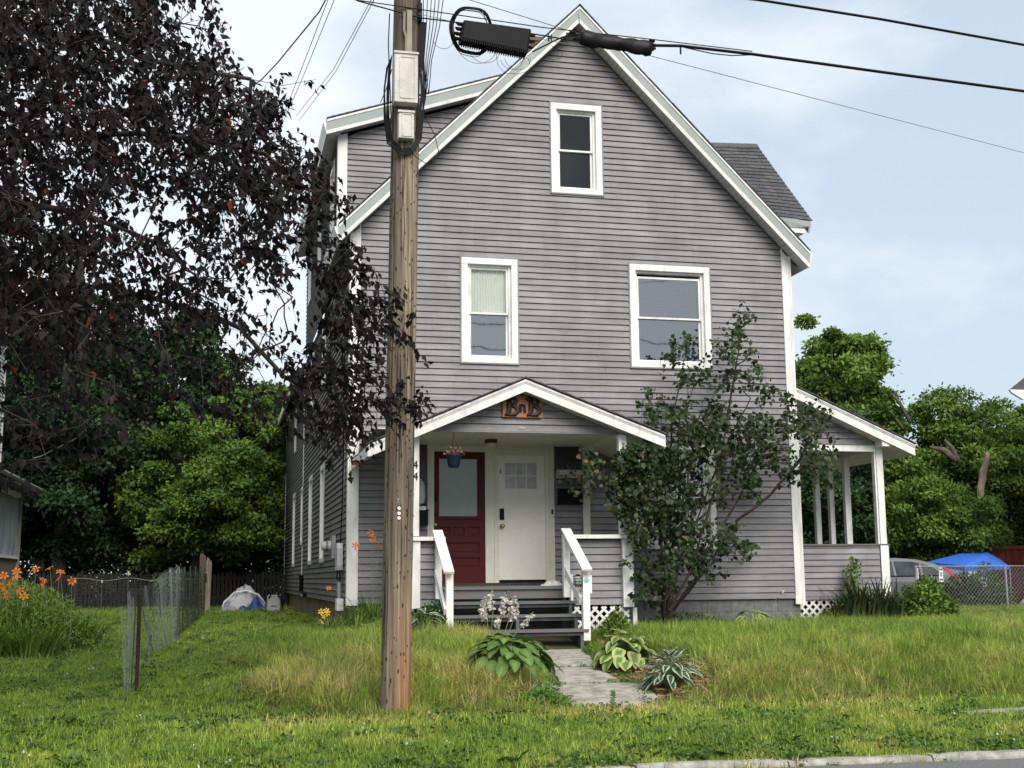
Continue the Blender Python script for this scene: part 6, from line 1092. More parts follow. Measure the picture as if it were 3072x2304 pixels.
# bank and right yard, long
MESH = LONG+THIN+FLATT+SHORT+FOOTSHADE
def f(x, y):
    n = len(x); i = rng.integers(0, 6, n); q = rng.random(n); i = np.where(q < .28, rng.integers(6, 10, n), i); bank = np.exp(-((y+7.15)/.65)**2); fl = rng.random(n) < (.18+.55*bank); i = np.where(fl, rng.integers(10, 14, n), i); dd_ = n2(x, y, .55, 4)+.6*n2(x, y, 2.0, 8)+.5*n2(x, y, 5.0, 12)
    t = .38+.36*dd_+.10*bank+np.where(fl, .14, 0)+rng.normal(size=n)*.19+.06*np.exp(-((x+.6)/1.0)**2-((y+5.6)/1.2)**2)
    t = np.where((x > 3.2), t-.06, t); wl = np.interp(np.clip(y, -8.2, -2.4), WY, WX); k = (x > -1.35+.25*np.sin(y*1.3)+.2*np.sin(y*3.7)) & ~(bed(x, y) & (rng.random(n) < .80)) & (np.abs(x-wl) > .42) & (y > -8.15)
    th = np.exp(-((y+7.93-.06*np.sin(x*3.1))/.13)**2) > rng.random(n)*1.05; i = np.where(th, rng.integers(20, 23, n), i); sp_h = (y > -1.1) & (x > 3.9); i = np.where(sp_h & (rng.random(n) < .75), rng.integers(14, 20, n), i); nearh = (y > -2.6) & (x < 1.2); i = np.where(nearh & (rng.random(n) < .7), rng.integers(14, 20, n), i); t = np.where(nearh, t-.2, t); s = rng.uniform(.55, 1.0, n)*np.where(x > 3.2, .92, .95)*(1-.50*sstep(-2.4, -.4, y))*(1+.45*n2(x, y, 1.3, 20)); s = np.where(np.abs(x-wl) < .75, s*.7, s); return i, s, t, k  # row of dark brown tufts stands in for shade along the bank foot
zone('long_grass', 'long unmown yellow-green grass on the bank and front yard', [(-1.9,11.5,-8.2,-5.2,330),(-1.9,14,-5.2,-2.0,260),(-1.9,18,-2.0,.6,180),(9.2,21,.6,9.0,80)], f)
# loose straw on the planting beds
def straw(seed):
    r = np.random.default_rng(seed); n = 26; a = r.uniform(0, 2*PI, n); p = np.stack([r.uniform(-.08,.08,n), r.uniform(-.08,.08,n), r.uniform(.004,.02,n)], 1); d = np.stack([np.cos(a), np.sin(a), r.normal(size=n)*.12], 1); V, F, k = leafverts(p, d, np.tile([0,0,1.], (n, 1)), r.uniform(.03,.10,n), np.full(n, .004), 'card'); me = npmesh('straw', V, F); me.materials.append(mat('dry_straw', (.36,.24,.12), rough=.9, col2=(.16,.10,.06), scale=30)); return me
MESH = [straw(700+i) for i in range(4)]
def f(x, y): n = len(x); return rng.integers(0, 4, n), rng.uniform(.8, 1.4, n), rng.random(n), bed(x, y)
zone('straw_mulch', 'dry brown straw lying on the planting beds by the walk', [(.6,4.9,-8.1,-.5,130)], f)
MESH = [straw(720+i) for i in range(4)]
def f(x, y): n = len(x); return rng.integers(0, 4, n), rng.uniform(.5, .9, n), rng.random(n), (np.abs(y-kerb_y(x)-.16) < .09+.05*np.sin(x*3)) & (x > .2)
zone('kerb_litter', 'dead leaves and twigs lying along the kerb', [(.2,6,-10.7,-9.9,160)], f)
MESH = CLOV+SHORT
def f(x, y):
    n = len(x); j = np.zeros(n, bool)
    for (a, b) in (((1.48,-6.42),(2.4,-6.48)), ((1.75,-5.14),(2.4,-5.2)), ((1.12,-7.93),(2.3,-7.95))): t = np.clip((x-a[0])/(b[0]-a[0]), 0, 1); j |= (np.abs(y-(a[1]+(b[1]-a[1])*t)) < .05) & (x > a[0]) & (x < b[0])
    wl = np.interp(np.clip(y, -8.2, -2.4), WY, WX); j |= (np.abs(np.abs(x-wl)-.44) < .09) & (y < -3) & (y > -8); return rng.integers(0, 8, n), rng.uniform(.5, .9, n), rng.uniform(.1, .5, n), j
x, y = rng.uniform(1.0, 3.1, 2600), rng.uniform(-8.1, -3, 2600); z = ground(x, y)+.02; i, s, t, k = f(x, y); scatter('joint_weeds', 'small green weeds growing in the joints of the concrete walk', np.stack([x, y, z], 1)[k], i[k], rng.uniform(0, 6, k.sum()), s[k], t[k], MESH)

def flecks(seed):
    r = np.random.default_rng(seed); n = 2; p = np.stack([r.uniform(-.05,.05,n), r.uniform(-.05,.05,n), r.uniform(.05,.08,n)], 1); V, F, k = leafverts(np.repeat(p, 5, 0), rdir(n*5), rdir(n*5), np.full(n*5, .011), np.full(n*5, .009), 'round'); me = npmesh('clover_flower', V, F); me.materials.append(mat('clover_white', (.62,.62,.55), rough=.8)); return me
MESH = [flecks(800+i) for i in range(3)]
def f(x, y): n = len(x); return rng.integers(0, 3, n), rng.uniform(.8, 1.3, n), rng.random(n), n2(x, y, .9, 30) > -.1
zone('clover_flowers', 'scattered white clover flowers in the mown grass', [(-4.2,8.5,-10.1,-8.2,2),(-4.6,-1.2,-8,4,1.5)], f)

MESH = LONG+THIN
def f(x, y): n = len(x); r = np.hypot(x+.372, y+8.0); return rng.integers(0, 10, n), rng.uniform(.45, .75, n), .65+rng.normal(size=n)*.2, (r > .14) & (r < .30)
zone('pole_base_grass', 'dry uncut grass round the foot of the utility pole', [(-.8,.1,-8.4,-7.6,330)], f)
# ================================================================== SMALL THINGS ON AND ROUND THE PORCH
mb_ = thing('mailbox', 'black wall mailbox right of the white door', 'mailbox', (3.48,-.1,1.6)); c = MB(); c.prism([(3.29,-.14,1.52),(3.685,-.14,1.52),(3.685,-.16,1.72),(3.29,-.16,1.72)], (0,.125,0)); c.build('mailbox_body', M_BLACK, mb_, bevel=.006); c = MB(); c.prism([(3.285,-.175,1.715),(3.69,-.175,1.715),(3.69,-.03,1.765),(3.285,-.03,1.765)], (0,0,.008)); c.build('mailbox_lid', M_BLACK, mb_)
wb = thing('window_box', 'white window box with trailing pale-leaved vine above the mailbox', 'planter', (3.48,-.12,1.95)); bx('box', M_CEIL, wb, 3.275, 3.695, -.20, -.03, 1.93, 2.055); n = 110; pos = np.stack([rng.uniform(3.24,3.72,n), rng.uniform(-.28,-.14,n), rng.uniform(1.84,2.10,n)], 1); leafmass('vine', pos, rdir(n)+[0,-.3,-.5], rdir(n)+[0,-1,.5], rng.uniform(.04,.07,n), rng.uniform(.03,.05,n), leafmat('pale_vine', [(0,(.06,.10,.04)),(.5,(.18,.24,.11)),(1,(.40,.42,.27))]), wb, shape='round')
c = MB(); p = np.array([1.277,-1.9,2.12]); n = 190; q = nrmv(rng.normal(size=(n, 3))); q[:, 2] = np.abs(q[:, 2])*1.1; pos = p+q*rng.uniform(.02,.16,n)[:, None]*np.array([1.05,.9,.75])+[0,0,-.02]
leafmass('flowers', pos, rdir(n), rdir(n), rng.uniform(.022,.042,n), rng.uniform(.016,.03,n), leafmat('faded_flower', [(0,(.10,.05,.04)),(.5,(.30,.14,.13)),(1,(.55,.38,.34))]), hb, shape='round')
for i in range(34): e = pos[i]; c.tube([(1.277,-1.9,2.06), tuple((e+p)/2), tuple(e)], .0018, 3, cap=False)
c.build('stems', mat('brown_stem', (.14,.09,.06), rough=.8), hb)
bag = thing('plastic_bag', 'crumpled pale plastic bag lying on the porch floor by the right rail', 'bag', (2.72,-1.75,.258)); V = []; F = []
for i in range(13):
    for j in range(7): V.append((2.55+.36*i/12, -1.86+.2*j/6, .258+.055*math.sin(PI*i/12)*math.sin(PI*j/6)*(1+.7*math.sin(i*2.3+j*1.9))+.002))
F = [(i*7+j, (i+1)*7+j, (i+1)*7+j+1, i*7+j+1) for i in range(12) for j in range(6)]; c = MB(); c.v, c.f = V, F; c.build('bag_film', mat('pale_plastic', (.62,.62,.60), rough=.3), bag)
# ================================================================== NETTING AND FENCES ON THE LEFT
M_RUST = mat('rusty_steel_post', (.06,.030,.022), rough=.8, col2=(.025,.018,.016), scale=12); M_GPOST = mat('green_steel_post', (.035,.05,.035), rough=.6)
nf = thing('chicken_wire_fence', 'sagging pale chicken wire netting on a rusty post in the left lawn', 'fence', tuple(ongd(290,1497)))
q0 = np.array(ongd(290,1497)); top = Yd(298,1284,q0[1]); c = MB(); c.box(q0[0]-.006+.02, q0[0]+.006+.02, q0[1]-.02, q0[1]+.02, q0[2]-.2, top[2]); c.box(q0[0]+.001, q0[0]+.039, q0[1]-.004, q0[1]+.004, q0[2]-.2, top[2]); po = c.build('post', M_RUST, nf)
for i in range(18): c = MB(); z = q0[2]+.04+i*.052; c.box(q0[0]+.014, q0[0]+.027, q0[1]-.034, q0[1]-.0205, z, z+.018); c.build('post_stud', M_RUST, po)
c = MB(); c.tube([(q0[0]-.03,q0[1]-.02,q0[2]), (q0[0]-.015,q0[1],top[2]-.02)], .006, 5); c.build('stake', M_GPOST, nf)
pts = [(q0[0], q0[1]), (q0[0]+.14, q0[1]+1.0)]
L2 = [np.array(onground(458,1966)), np.array(onground(500,1943)), np.array(onground(528,1920)), np.array(onground(611,1855))]
path = [q0+np.array([-.13,.25,0]), q0+np.array([-.05,-.03,0])]+L2[:3]; path = [np.array([p[0], p[1]]) for p in path]
hts = [.78, .99, .90, 1.06, 1.08]
def along(path, t): k = min(len(path)-2, int(t*(len(path)-1))); f = t*(len(path)-1)-k; return path[k]*(1-f)+path[k+1]*f
def wires(path, hts, cell, r, wav, nh, m, nm, parent, hexa=True, grounded=True, seglen=None):
    """netting: real wires, hexagonal twist or square weld"""
    ln = sum(np.linalg.norm(path[i+1]-path[i]) for i in range(len(path)-1)); nx_ = int(ln/cell); V = []; P = np.zeros((nx_+1, nh+1, 3))
    for i in range(nx_+1):
        t = i/nx_; p = along(path, t); h = float(np.interp(t, np.linspace(0,1,len(hts)), hts)); z0 = float(ground(p[0], p[1]))
        for j in range(nh+1):
            s = j/nh; P[i, j] = (p[0]+wav*math.sin(t*31+s*4)*(.3+s)+.4*wav*math.sin(t*77+s*9), p[1]+wav*.5*math.cos(t*23+s*3), z0+.01+h*s)
    segs = []
    for i in range(nx_):
        for j in range(nh):
            if hexa:
                a = P[i, j]; 
                if (i+j) % 2 == 0: segs.append((P[i, j], P[i+1, j+1]))
                else: segs.append((P[i, j+1], P[i+1, j]))
            else: segs += [(P[i, j], P[i+1, j]), (P[i, j], P[i, j+1])]
    A = np.array([s[0] for s in segs]); B = np.array([s[1] for s in segs]); d = nrmv(B-A); s = nrmv(np.cross(d, [0.2,.9,.1])); u = np.cross(d, s); th = np.arange(3)*2*PI/3
    ring = lambda C_: C_[:, None]+(s[:, None]*np.cos(th)[None, :, None]+u[:, None]*np.sin(th)[None, :, None])*r
    Vv = np.concatenate([ring(A), ring(B)], 1).reshape(-1, 3); k = np.arange(3); F = np.stack([k, (k+1) % 3, (k+1) % 3+3, k+3], 1)[None]+(np.arange(len(segs))*6)[:, None, None]
    link(nm, npmesh(nm, Vv-np.array(wloc(parent)), F.reshape(-1, 4)), m, parent, kind='stuff')
M_NET = mat('galvanised_netting', (.34,.37,.36), rough=.5, metal=.1)
wires(path, hts, .036, .00075, .03, 26, M_NET, 'wire_netting', nf)
wires([p+np.array([.03,.02]) for p in path[2:]], [1.0,1.05,1.05], .040, .00075, .05, 24, M_NET, 'wire_netting', nf)
c = MB()
for p, h in zip(path[1:], hts[1:]): pass
for (u0, v0), (u1, v1) in (((432,1985),(455,1905)), ((462,1966),(427,1830)), ((500,1940),(474,1795)), ((528,1925),(545,1770))): a = np.array(onground(u0, v0)); b_ = Yp(u1, v1, a[1]); c.tube([a, b_], .007, 5)
c.build('stake', M_GPOST, nf)
wf = thing('welded_wire_fence', 'dark green welded wire fence running back to the wooden posts', 'fence', tuple(L2[2])); pth = [np.array([L2[2][0], L2[2][1]]), np.array([L2[3][0], L2[3][1]])]; mid = pth[0]*.5+pth[1]*.5; wires([pth[0], mid, pth[1]], [1.0,.98,.95], .11, .0032, .02, 12, M_GPOST, 'wire_mesh', wf, hexa=False)
for t in (0,.18,.36,.55,.78,1): p = pth[0]*(1-t)+pth[1]*t; z = float(ground(*p)); c = MB(); c.tube([(p[0],p[1],z-.1),(p[0],p[1],z+1.08)], .013, 5); c.build('post', M_GPOST, wf)
M_OLDW = mat('weathered_fence_wood', (.028,.024,.020), rough=.9, col2=(.012,.011,.010), scale=5, stretch=(4,4,.5), randobj=.25)
gp = thing('wooden_fence_post', 'pair of old broken fence boards standing at the end of the wire fence', 'fence post', (-2.25,13,-.41)); 
def zt(u, v, y): return Yd(u, v, y)
a = zt(432,1196,13); b_ = zt(447,1199,13); c = MB(); c.prism([(a[0],13,-.6),(b_[0]-.0,13,-.6),(b_[0]-.02,13,b_[2]-.03),(a[0]+.05,13,a[2]+.02),(a[0],13,a[2]-.02)], (0,.04,0)); c.build('board', mat('reddish_board', (.12,.08,.06), rough=.9), gp)
a = zt(446,1203,13); b_ = zt(458,1215,13); c = MB(); c.prism([(a[0],12.97,-.6),(b_[0]-.03,12.97,-.6),(b_[0],12.97,b_[2]),(a[0]+.03,12.97,a[2]),(a[0],12.97,a[2]-.1)], (0,.03,0)); c.build('board', mat('pale_old_board', (.30,.26,.21), rough=.9, col2=(.16,.14,.11), scale=5, stretch=(4,4,.5)), gp); bx('hinge', M_IRON, gp, a[0]-.03, a[0]+.02, 12.94, 12.969, .35, .55)
pf = thing('picket_fence', 'dark weathered picket fence across the back of the yard', 'fence', (-3.2,17.6,-.41)); x = -6.9
while x < .2:
    h = 1.0+random.uniform(-.05,.05); c = MB(); w_ = .085; t = random.uniform(-.012,.012); c.prism([(x,17.6,-.45),(x+w_,17.6,-.45),(x+w_+t,17.6,-.45+h),(x+w_/2+t,17.6,-.45+h+.06),(x+t,17.6,-.45+h)], (0,.02,0)); c.build('picket', M_OLDW, pf); x += .112
for z in (-.15,.4): bx('fence_rail', M_OLDW, pf, -6.95, .2, 17.625, 17.66, z, z+.08)
gf = thing('garden_wire_fence', 'low garden wire fence with sagging top wire in front of the pickets', 'fence', (-4.2,14.5,-.41)); wires([np.array([-5.6,14.5]), np.array([-4.2,14.5]), np.array([-2.4,14.5])], [.80,.80,.80], .09, .0030, .02, 11, M_GPOST, 'wire_mesh', gf, hexa=False)
c = MB(); c.tube([(-5.6+i*.1, 14.48, .42+.035*math.sin(i*.55)) for i in range(33)], .010, 5); c.build('top_wire', mat('pale_wire', (.14,.19,.16), rough=.6), gf)
for u in (160,218,275): p = Yd(u, 1320, 14.5); c = MB(); c.tube([(p[0],14.46,-.5),(p[0],14.46,.62 if u == 275 else .4)], .022, 5); po = c.build('post', M_GPOST, gf); c = MB(); c.tube([(p[0],14.46,.52 if u == 275 else .34),(p[0],14.46,.63 if u == 275 else .41)], .024, 5); c.build('post_cap', M_CAB, po)
tp = thing('tarp_pile', 'collapsed grey and blue tarp heap beside the house', 'tarp', (-1.0,12.5,-.41))
def sheet(nm, m, P0, w_, d_, h_, f, nx=26, ny=12):
    c = MB(); c.v = [(P0[0]+w_*(i/nx-.5), P0[1]+d_*(j/ny-.5), P0[2]+h_*f(i/nx, j/ny)) for i in range(nx+1) for j in range(ny+1)]; c.f = [(i*(ny+1)+j, (i+1)*(ny+1)+j, (i+1)*(ny+1)+j+1, i*(ny+1)+j+1) for i in range(nx) for j in range(ny)]; return c.build(nm, m, tp)
cr = lambda a, b, k: .05*math.sin(a*23+b*11+k)+.035*math.sin(a*47-b*19)
sheet('grey_tarp', mat('grey_tarp', (.42,.43,.46), rough=.5, col2=(.20,.21,.24), scale=3.5, c2pos=(.45,.55)), (-1.30,12.5,-.43), 1.15, 1.0, .60, lambda a, b: math.sin(PI*a)**.5*math.sin(PI*b)**.38*(1-.12*math.sin(a*9))+cr(a,b,1)*math.sin(PI*b)**.3)
c = MB(); c.tube([(-1.85,12.12,-.42),(-1.78,12.12,-.15),(-1.55,12.12,.08),(-1.25,12.12,.12),(-.98,12.12,.03),(-.80,12.12,-.2)], .018, 7); c.build('tarp_hem', M_WHITED, tp, smooth=True)
sheet('blue_tarp', mat('blue_tarp', (.02,.07,.28), rough=.45, col2=(.01,.03,.12), scale=6), (-1.0,12.1,-.42), 1.0, .5, .30, lambda a, b: math.sin(PI*a)**.7*math.sin(PI*b)**.5*(1+.35*math.sin(a*17))+cr(a,b,3))
c = MB(); c.prism([(-1.62,11.95,-.42),(-1.30,11.9,-.42),(-1.36,11.95,-.24)], (0,.1,0)); c.build('cardboard_scrap', mat('cardboard', (.42,.26,.15), rough=.9), tp)
jg = thing('plastic_jug', 'pale grey portable tank with black hose beside the tarp', 'tank', (-.62,11.8,-.41)); c = MB(); c.box(-.78,-.46,11.6,11.95,-.41,.02); c.build('tank_body', mat('grey_plastic', (.40,.41,.40), rough=.5), jg, bevel=.06); c = MB(); c.tube([(-.75,11.58,-.05),(-.70,11.56,.03),(-.55,11.55,.04),(-.44,11.56,-.08),(-.42,11.56,-.35)], .02, 6); c.build('hose', M_BLACK, jg); bx('tank_seam', M_BLACK, jg, -.70, -.54, 11.59, 11.599, -.25, -.235)
# ---------------------------------------------------------------- left neighbour
nh = thing('neighbour_house', 'white clapboard neighbour house with a low side porch, cut by the left edge', 'house', (-9.5,12,-.4)); M_NWH = mat('dirty_white_siding', (.55,.56,.53), rough=.7, var=.15)
YE = 14.0; wx = float(Yd(10,800,YE)[0]); ex, ez = Yd(85,1057,YE)[0], Yd(85,1057,YE)[2]; px_ = Yd(42,1100,YE)[0]
siding('siding_board', right(wx), 1.5, 7.6, lambda z: -1.0, lambda z: YE-.08, [], M_NWH, nh, stuff=True); bx('corner_board', M_WHITED, nh, wx-.05, wx+.035, YE-.09, YE+.02, -.4, 7.6)
c = MB(); c.box(wx-7, wx-.03, -1, YE, -.5, 7.6); c.build('wall_core', M_NWH, nh); slab([(wx-8,-1.5,7.6),(wx+.4,-1.5,7.6),(wx+.4,YE+.4,7.6),(wx-8,YE+.4,7.6)], .15, M_SHINGLE, 'roof', nh)
slab([(wx,-1,ez+.45),(ex,-1,ez),(ex,YE,ez),(wx,YE,ez+.45)], .05, M_SHINGLE, 'porch_roof', nh); c = MB(); c.tube([(ex+.03,-1,ez-.02),(ex+.03,YE+.05,ez-.02)], .055, 8); c.build('gutter', M_STEEL, nh)
c = MB(); c.box(wx, ex-.03, -1, YE-.02, ez-.14, ez-.10); c.build('porch_soffit', mat('brown_soffit', (.12,.10,.08), rough=.8), nh); c = MB(); c.beam((px_+.12, YE-3.2, ez-.22), (px_+.12, YE-1.0, ez-.22), .10, .12); c.build('bracket', M_WHITE, nh)
zb_ = float(Yd(30,1203,YE)[2]); c = MB(); n = 60
for i in range(n):
    y0 = 2+(YE-2.2)*i/n; y1 = 2+(YE-2.2)*(i+1)/n; w0, w1 = .03*math.sin(i*1.7)+.02*math.sin(i*.6), .03*math.sin((i+1)*1.7)+.02*math.sin((i+1)*.6); c.quad((px_+w0,y0,zb_),(px_+w1,y1,zb_),(px_+w1*.5,y1,ez-.25),(px_+w0*.5,y0,ez-.25))
c.build('plastic_sheeting', mat('wrinkled_sheeting', (.50,.53,.54), rough=.4, col2=(.30,.34,.36), scale=4, stretch=(2,2,.5), bump=.5, bscale=6), nh); bx('porch_post', mat('tan_post', (.28,.25,.19), rough=.8), nh, px_-.04, px_+.07, YE-.16, YE-.04, -.45, ez-.14)
c = MB(); c.box(px_-.03, px_, -1, YE-.17, -.45, zb_-.06); c.build('lower_boarding', mat('grey_boarding', (.20,.18,.15), rough=.9), nh); bx('porch_sill', M_WHITED, nh, px_-.06, px_+.06, -1, YE-.17, zb_-.06, zb_)
# ---------------------------------------------------------------- right neighbour roof
rn = thing('neighbour_roof', 'corner of a neighbouring shingled roof entering at the right edge', 'house', (25,15,-.6)); a = Yd(2181,841,14); b_ = Yd(2181,856,14)
c = MB(); c.add([(a[0],14,a[2]),(40,14,a[2]),(40,14.8,a[2]+3.4),(a[0]+5.2,14.8,a[2]+3.4),(a[0],14,a[2]-.02),(40,19,a[2]+3.3)], [(0,1,2,3)]); c.build('roof', M_SHINGLE, rn); c = MB(); c.prism([(a[0],13.98,a[2]-.01),(a[0]+.06,13.98,a[2]-.10),(a[0]+.42,13.98,a[2]-.30),(40,13.98,a[2]-.30),(40,13.98,a[2]-.01)], (0,.10,0)); c.build('eave_fascia', M_WHITE, rn); siding('siding_board', front(14.4), -.6, a[2]-.25, lambda z: a[0]+1.6, lambda z: 30, [], M_NWH, rn, stuff=True); c = MB(); c.box(a[0]+1.62,30,14.42,15.2,-.6,a[2]-.2); c.build('wall_core', M_NWH, rn)
# ================================================================== PARKING LOT ON THE RIGHT
car = thing('parked_car', 'dark grey hatchback parked behind the chain-link fence', 'car', (14.4,10.9,-.68)); X0c, Gz, Yc = 12.72, -.68, 10.2
prof = [(0,.35),(.0,.62),(.12,.78),(.55,.90),(1.0,.97),(1.55,1.30),(1.95,1.44),(2.5,1.47),(3.1,1.43),(3.55,1.33),(3.95,1.05),(4.12,.98),(4.20,.80),(4.22,.45),(4.1,.30),(3.75,.28),(.35,.26)]
M_CAR = mat('dark_grey_car_paint', (.13,.135,.14), rough=.35, var=.04, metal=.2, spec=.4); c = MB(); Vc = []
for yy, s_ in ((0,.97),(.10,.985),(.3,1.0),(1.45,1.0),(1.65,.985),(1.75,.97)):
    for x, z in prof: k = 1 if z < .95 else (1-(.02*(z-.95))); ins = max(0, (z-.9))*.30 if yy < .8 else -max(0, (z-.9))*.30; Vc.append((X0c+2.1+(x-2.1)*(.985 if yy in (0,1.75) else 1), Yc+yy+ins*(1 if yy in (0,.10,1.65,1.75) else .2), Gz+.26+(z-.26)*(s_ if z > 1.2 else 1)))
m_ = len(prof); c.v = Vc; c.f = [(i*m_+j, i*m_+(j+1) % m_, (i+1)*m_+(j+1) % m_, (i+1)*m_+j) for i in range(5) for j in range(m_)]+[(0,1,2,3,4,10,11,12,13,14,15,16), (4,5,6,7,8,9,10), tuple(reversed([5*m_+k for k in (0,1,2,3,4,10,11,12,13,14,15,16)])), tuple(reversed(range(5*m_+4, 5*m_+11)))]; c.build('car_body', M_CAR, car, smooth=False, bevel=.02)
M_CARG = mat('car_window', (.018,.026,.03), rough=.12, spec=.35, col2=(.05,.06,.065), scale=3)
def yside(z): return Yc-.004+max(0, (z-.9))*.30
for poly in ([(1.32,1.0),(1.65,1.30),(1.95,1.37),(2.28,1.38),(2.28,1.0)], [(2.36,1.0),(2.36,1.38),(2.85,1.37),(3.05,1.33),(3.05,1.02)], [(3.13,1.03),(3.13,1.31),(3.38,1.24),(3.60,1.10),(3.50,1.03)]): c = MB(); c.prism([(X0c+x, yside(z)-.012, Gz+z) for x, z in poly], (0,.02,0)); c.build('side_window', M_CARG, car)
c = MB(); c.prism([(X0c+x, yside(z)-.006, Gz+z) for x, z in ((3.72,1.22),(3.80,1.22),(4.12,.93),(4.16,.80),(4.02,.90))], (0,.05,0)); c.build('tail_light', mat('tail_light_red', (.55,.02,.03), rough=.2), car); c = MB(); c.tube([(X0c+1.32,yside(1.0)-.014,Gz+.99),(X0c+3.55,yside(1.0)-.014,Gz+1.01)], .012, 5); c.build('window_trim', M_BLACK, car)
for x in (2.32,3.10): c = MB(); c.box(X0c+x-.004,X0c+x+.004,Yc-.012,Yc-.001,Gz+.35,Gz+.96); c.build('door_gap', M_BLACK, car)
for x in (.78,3.42):
    for y, s_ in ((Yc+.02,-1),(Yc+1.73,1)): c = MB(); c.lathe((X0c+x,y+.1*(s_ < 0)-.1*(s_ > 0),Gz+.31), [(0,-.10),(.30,-.10),(.315,-.06),(.315,.08),(.29,.10),(.20,.10),(.19,.07),(0,.07)], 20, (0,s_,0)); wh = c.build('wheel', M_BLACK, car, smooth=False); c = MB(); c.lathe((X0c+x,y+.1*(s_ < 0)-.1*(s_ > 0),Gz+.31), [(.19,.075),(.17,.09),(.03,.10),(0,.10)], 14, (0,s_,0)); c.build('rim', M_STEEL, wh)
c = MB(); c.lathe((X0c+1.42,Yc-.10,Gz+1.02), [(0,-.09),(.06,-.07),(.07,.04),(0,.07)], 8, (1,0,0)); c.build('side_mirror', M_CAR, car)
cv = thing('pop_up_canopy', 'bright blue pop-up canopy tent behind the car', 'canopy', (20.9,16.5,-.68)); M_BLUE = mat('blue_canopy_fabric', (.035,.15,.62), rough=.6, var=.12); M_BLUE2 = mat('pale_canopy_wall', (.50,.56,.68), rough=.6, var=.15)
def P16(u, v, y=16): return Vector(Yd(u, v, y))
ap = P16(2116,1192,17.2); f0, f1, f2 = P16(2002,1214,16.6), P16(2086,1222,15.2), P16(2182,1224,16.2); rr_ = P16(2150,1200,18.4)
dn = Vector((0,0,-.16)); a1, a2 = P16(2072,1196,17.2), P16(2132,1193,17.2); c = MB()
for tri in ((a1,f0,f1),(a1,f1,a2),(a2,f1,f2),(a2,f2,rr_),(a1,a2,rr_),(a1,rr_,f0)): c.add(tri, [(0,1,2)])
c.build('canopy_roof', M_BLUE, cv); c = MB(); c.add([f0,f1,f1+dn*1.1,f0+dn*.5], [(0,1,2,3)]); c.add([f1,f2,f2+dn*.5,f1+dn*1.1], [(0,1,2,3)]); c.build('canopy_valance', M_BLUE, cv)
for p in (f0,f1,f2,rr_): c = MB(); c.tube([(p.x,p.y+.03,-.68),(p.x,p.y+.03,p.z-.02)], .022, 6); c.build('canopy_leg', M_STEEL, cv)
for a, b_ in ((f1,f2),): n = 14; c = MB(); L_0 = a.lerp(b_,.04)+dn*.8; L_1 = a.lerp(b_,.45)+dn*.6; c.add([L_0, L_1, Vector((L_1.x,L_1.y,-.6)), Vector((L_0.x,L_0.y,-.6))], [(0,1,2,3)]); c.build('side_curtain', M_BLUE2, cv)
c = MB(); L_0 = f0.lerp(f1,.25)+dn*.6; L_1 = f0.lerp(f1,.92)+dn*.9; c.add([L_0,L_1,Vector((L_1.x,L_1.y,-.6)),Vector((L_0.x,L_0.y,-.6))], [(0,1,2,3)]); c.build('side_curtain', M_BLUE2, cv)
ct = thing('red_container', 'rust-red corrugated shipping container at the far right', 'container', (26,19,-.68)); a = Yd(2133,1180,18.0); zt_ = a[2]; M_CONT = mat('red_container_paint', (.30,.060,.030), rough=.6, var=.25, scale=3); bx('container_box', M_CONT, ct, a[0], a[0]+9, 18.05, 20.5, -.6, zt_); x = a[0]+.12
while x < a[0]+6: c = MB(); c.prism([(x,18.04,-.5),(x+.03,18.0,-.5),(x+.11,18.0,-.5),(x+.14,18.04,-.5)], (0,0,zt_+.38)); c.build('corrugation', M_CONT, ct); x += .28
bx('top_beam', M_CONT, ct, a[0]-.02, a[0]+9, 17.97, 18.05, zt_-.10, zt_+.02); bx('corner_casting', M_CONT, ct, a[0]-.03, a[0]+.15, 17.95, 18.1, zt_-.14, zt_+.03); bx('white_label', M_WHITE, ct, a[0]+.05, a[0]+.11, 17.94, 17.95, zt_-.45, zt_-.30)
cf = thing('chain_link_fence', 'grey chain-link fence along the parking lot', 'fence', (16.5,7.6,-.4)); M_CL = mat('chain_link_wire', (.27,.29,.29), rough=.5, metal=.4); cp = [np.array([14.12,7.7]), np.array([17,7.6]), np.array([21,7.5])]
wires(cp, [.95,.92,.92], .055, .0021, .0, 17, M_CL, 'wire_mesh', cf); wires([p+[.0,.01] for p in cp], [.95,.92,.92], .0551, .0021, .0, 17, M_CL, 'wire_mesh', cf)
for x, y in ((14.12,7.7),(16.45,7.62),(18.8,7.56),(21,7.5)): z = float(ground(x, y)); c = MB(); c.tube([(x,y,z-.1),(x,y,z+.97)], .026, 7); c.build('post', M_STEEL, cf)
c = MB(); c.tube([(14.12,7.7,float(ground(14.12,7.7))+.95),(21,7.5,float(ground(21,7.5))+.93)], .010, 5); c.build('top_rail', M_STEEL, cf)
sp2 = thing('fence_sign', 'white notice sign with black symbols wired to the chain-link fence', 'sign', tuple(Yd(2033,1240,7.6))); a, b_ = Yd(2027,1226,7.58), Yd(2037,1257,7.58); bx('sign_plate', M_WHITE, sp2, a[0], b_[0], 7.56, 7.575, b_[2], a[2]); w_, h_ = b_[0]-a[0], a[2]-b_[2]
for i, (fx, fz, fw, fh) in enumerate([(.14,.80,.28,.15),(.58,.80,.28,.15),(.16,.60,.7,.05),(.16,.50,.6,.04),(.2,.41,.62,.04),(.16,.10,.3,.14),(.58,.10,.26,.14)]): bx('sign_mark', M_BLACK, sp2, a[0]+w_*fx, a[0]+w_*(fx+fw), 7.553, 7.559, b_[2]+h_*fz, b_[2]+h_*(fz+fh))
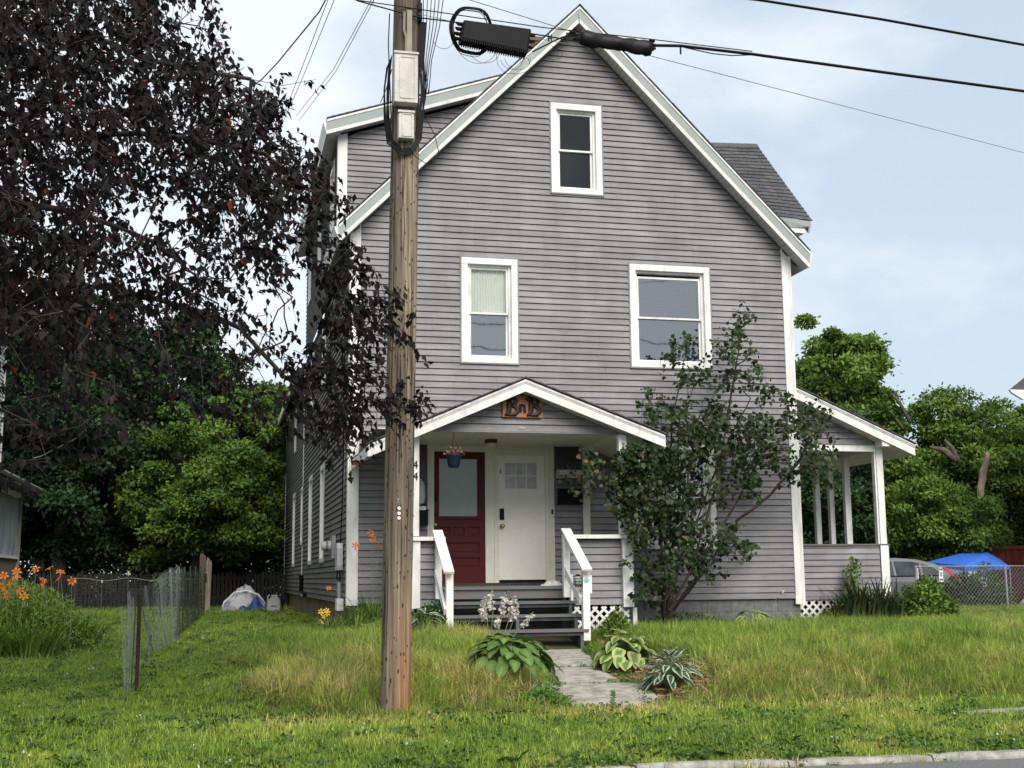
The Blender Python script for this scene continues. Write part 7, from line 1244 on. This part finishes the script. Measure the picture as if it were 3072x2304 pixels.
s3 = thing('narrow_sign', 'narrow white sign board seen at the left end of the chain-link fence', 'sign', tuple(Yd(1983,1245,7.5))); a, b_ = Yd(1981.5,1228,7.5), Yd(1985,1260,7.5); bx('sign_plate', M_WHITE, s3, a[0], b_[0], 7.50, 7.515, b_[2], a[2]); bx('sign_mark', MATS['tail_light_red'], s3, a[0]+.01, b_[0]-.01, 7.494, 7.499, a[2]-.09, a[2]-.04)
bush('bush', 'dark leafy bush behind the right half of the chain-link fence', (16.0,8.9,-.5), (.95,.6,.75), 3600, .10, M_LIL, seed=21); bush('bush', 'taller pale green bush at the right end behind the chain-link fence', (17.0,9.4,-.5), (.8,.5,1.0), 2600, .09, M_OLIVE, seed=22); bush('bush', 'weedy bush at the right edge before the chain-link fence', (17.35,7.1,-.4), (.7,.3,.55), 1500, .07, M_OLIVE, seed=23); bush('weed_clump', 'weeds at the left foot of the chain-link fence', (14.3,7.3,-.4), (.4,.25,.4), 900, .05, M_OLIVE, cat='weeds', seed=24)
rk = thing('stone', 'pale round stone at the foot of the chain-link fence', 'stone', (16.7,7.2,-.4)); c = MB(); c.lathe((16.7,7.2,-.42), [(0,.2),(.1,.18),(.19,.10),(.20,0)], 10); c.build('stone_body', M_CONC, rk, smooth=True)
ch_ = thing('black_chair', 'black metal chair standing behind the chain-link fence', 'chair', (15.0,8.4,-.45)); c = MB()
for dx in (0,.42):
    for dy in (0,.38): c.tube([(14.85+dx,8.3+dy,-.5),(14.85+dx,8.3+dy,-.02)], .014, 5)
c.build('chair_legs', M_IRON, ch_); bx('seat', M_IRON, ch_, 14.83, 15.30, 8.28, 8.72, -.03, .0); c = MB(); c.tube([(14.86,8.7,0),(14.86,8.75,.34),(15.27,8.75,.34),(15.27,8.7,0)], .014, 5); c.build('backrest', M_IRON, ch_)
print('objects', len(COL.objects), 'tris~', sum(len(o.data.polygons) for o in COL.objects if o.type == 'MESH'))

for i, (x, y, w_, h_, lb) in enumerate([(-10.5,20.5,2.6,3.4,'leftmost dark hedge shrub under the maples'),(-7.6,20.0,2.4,3.2,'second dark hedge shrub from the left under the maples'),(-5.0,19.6,2.2,3.0,'dark hedge shrub behind the garden wire fence'),(-2.7,20.2,2.2,2.9,'dark hedge shrub behind the old fence boards'),(-.6,20.8,2.0,2.7,'dark hedge shrub behind the tarp heap'),
    (19.5,25.5,3.2,2.6,'dark hedge shrub behind the car'),(24.0,28,3.4,2.6,'dark hedge shrub behind the blue canopy'),(31.5,31,3.6,2.8,'dark hedge shrub behind the red container'),(14.5,25,3.2,2.6,'dark hedge shrub behind the side porch')]):
    bush('hedge_shrub', lb, (x, y, float(ground(x, y))-.1), (w_*.62, 1.0, h_), 7000, .16, M_MAPLE, cat='hedge shrub', seed=60+i)
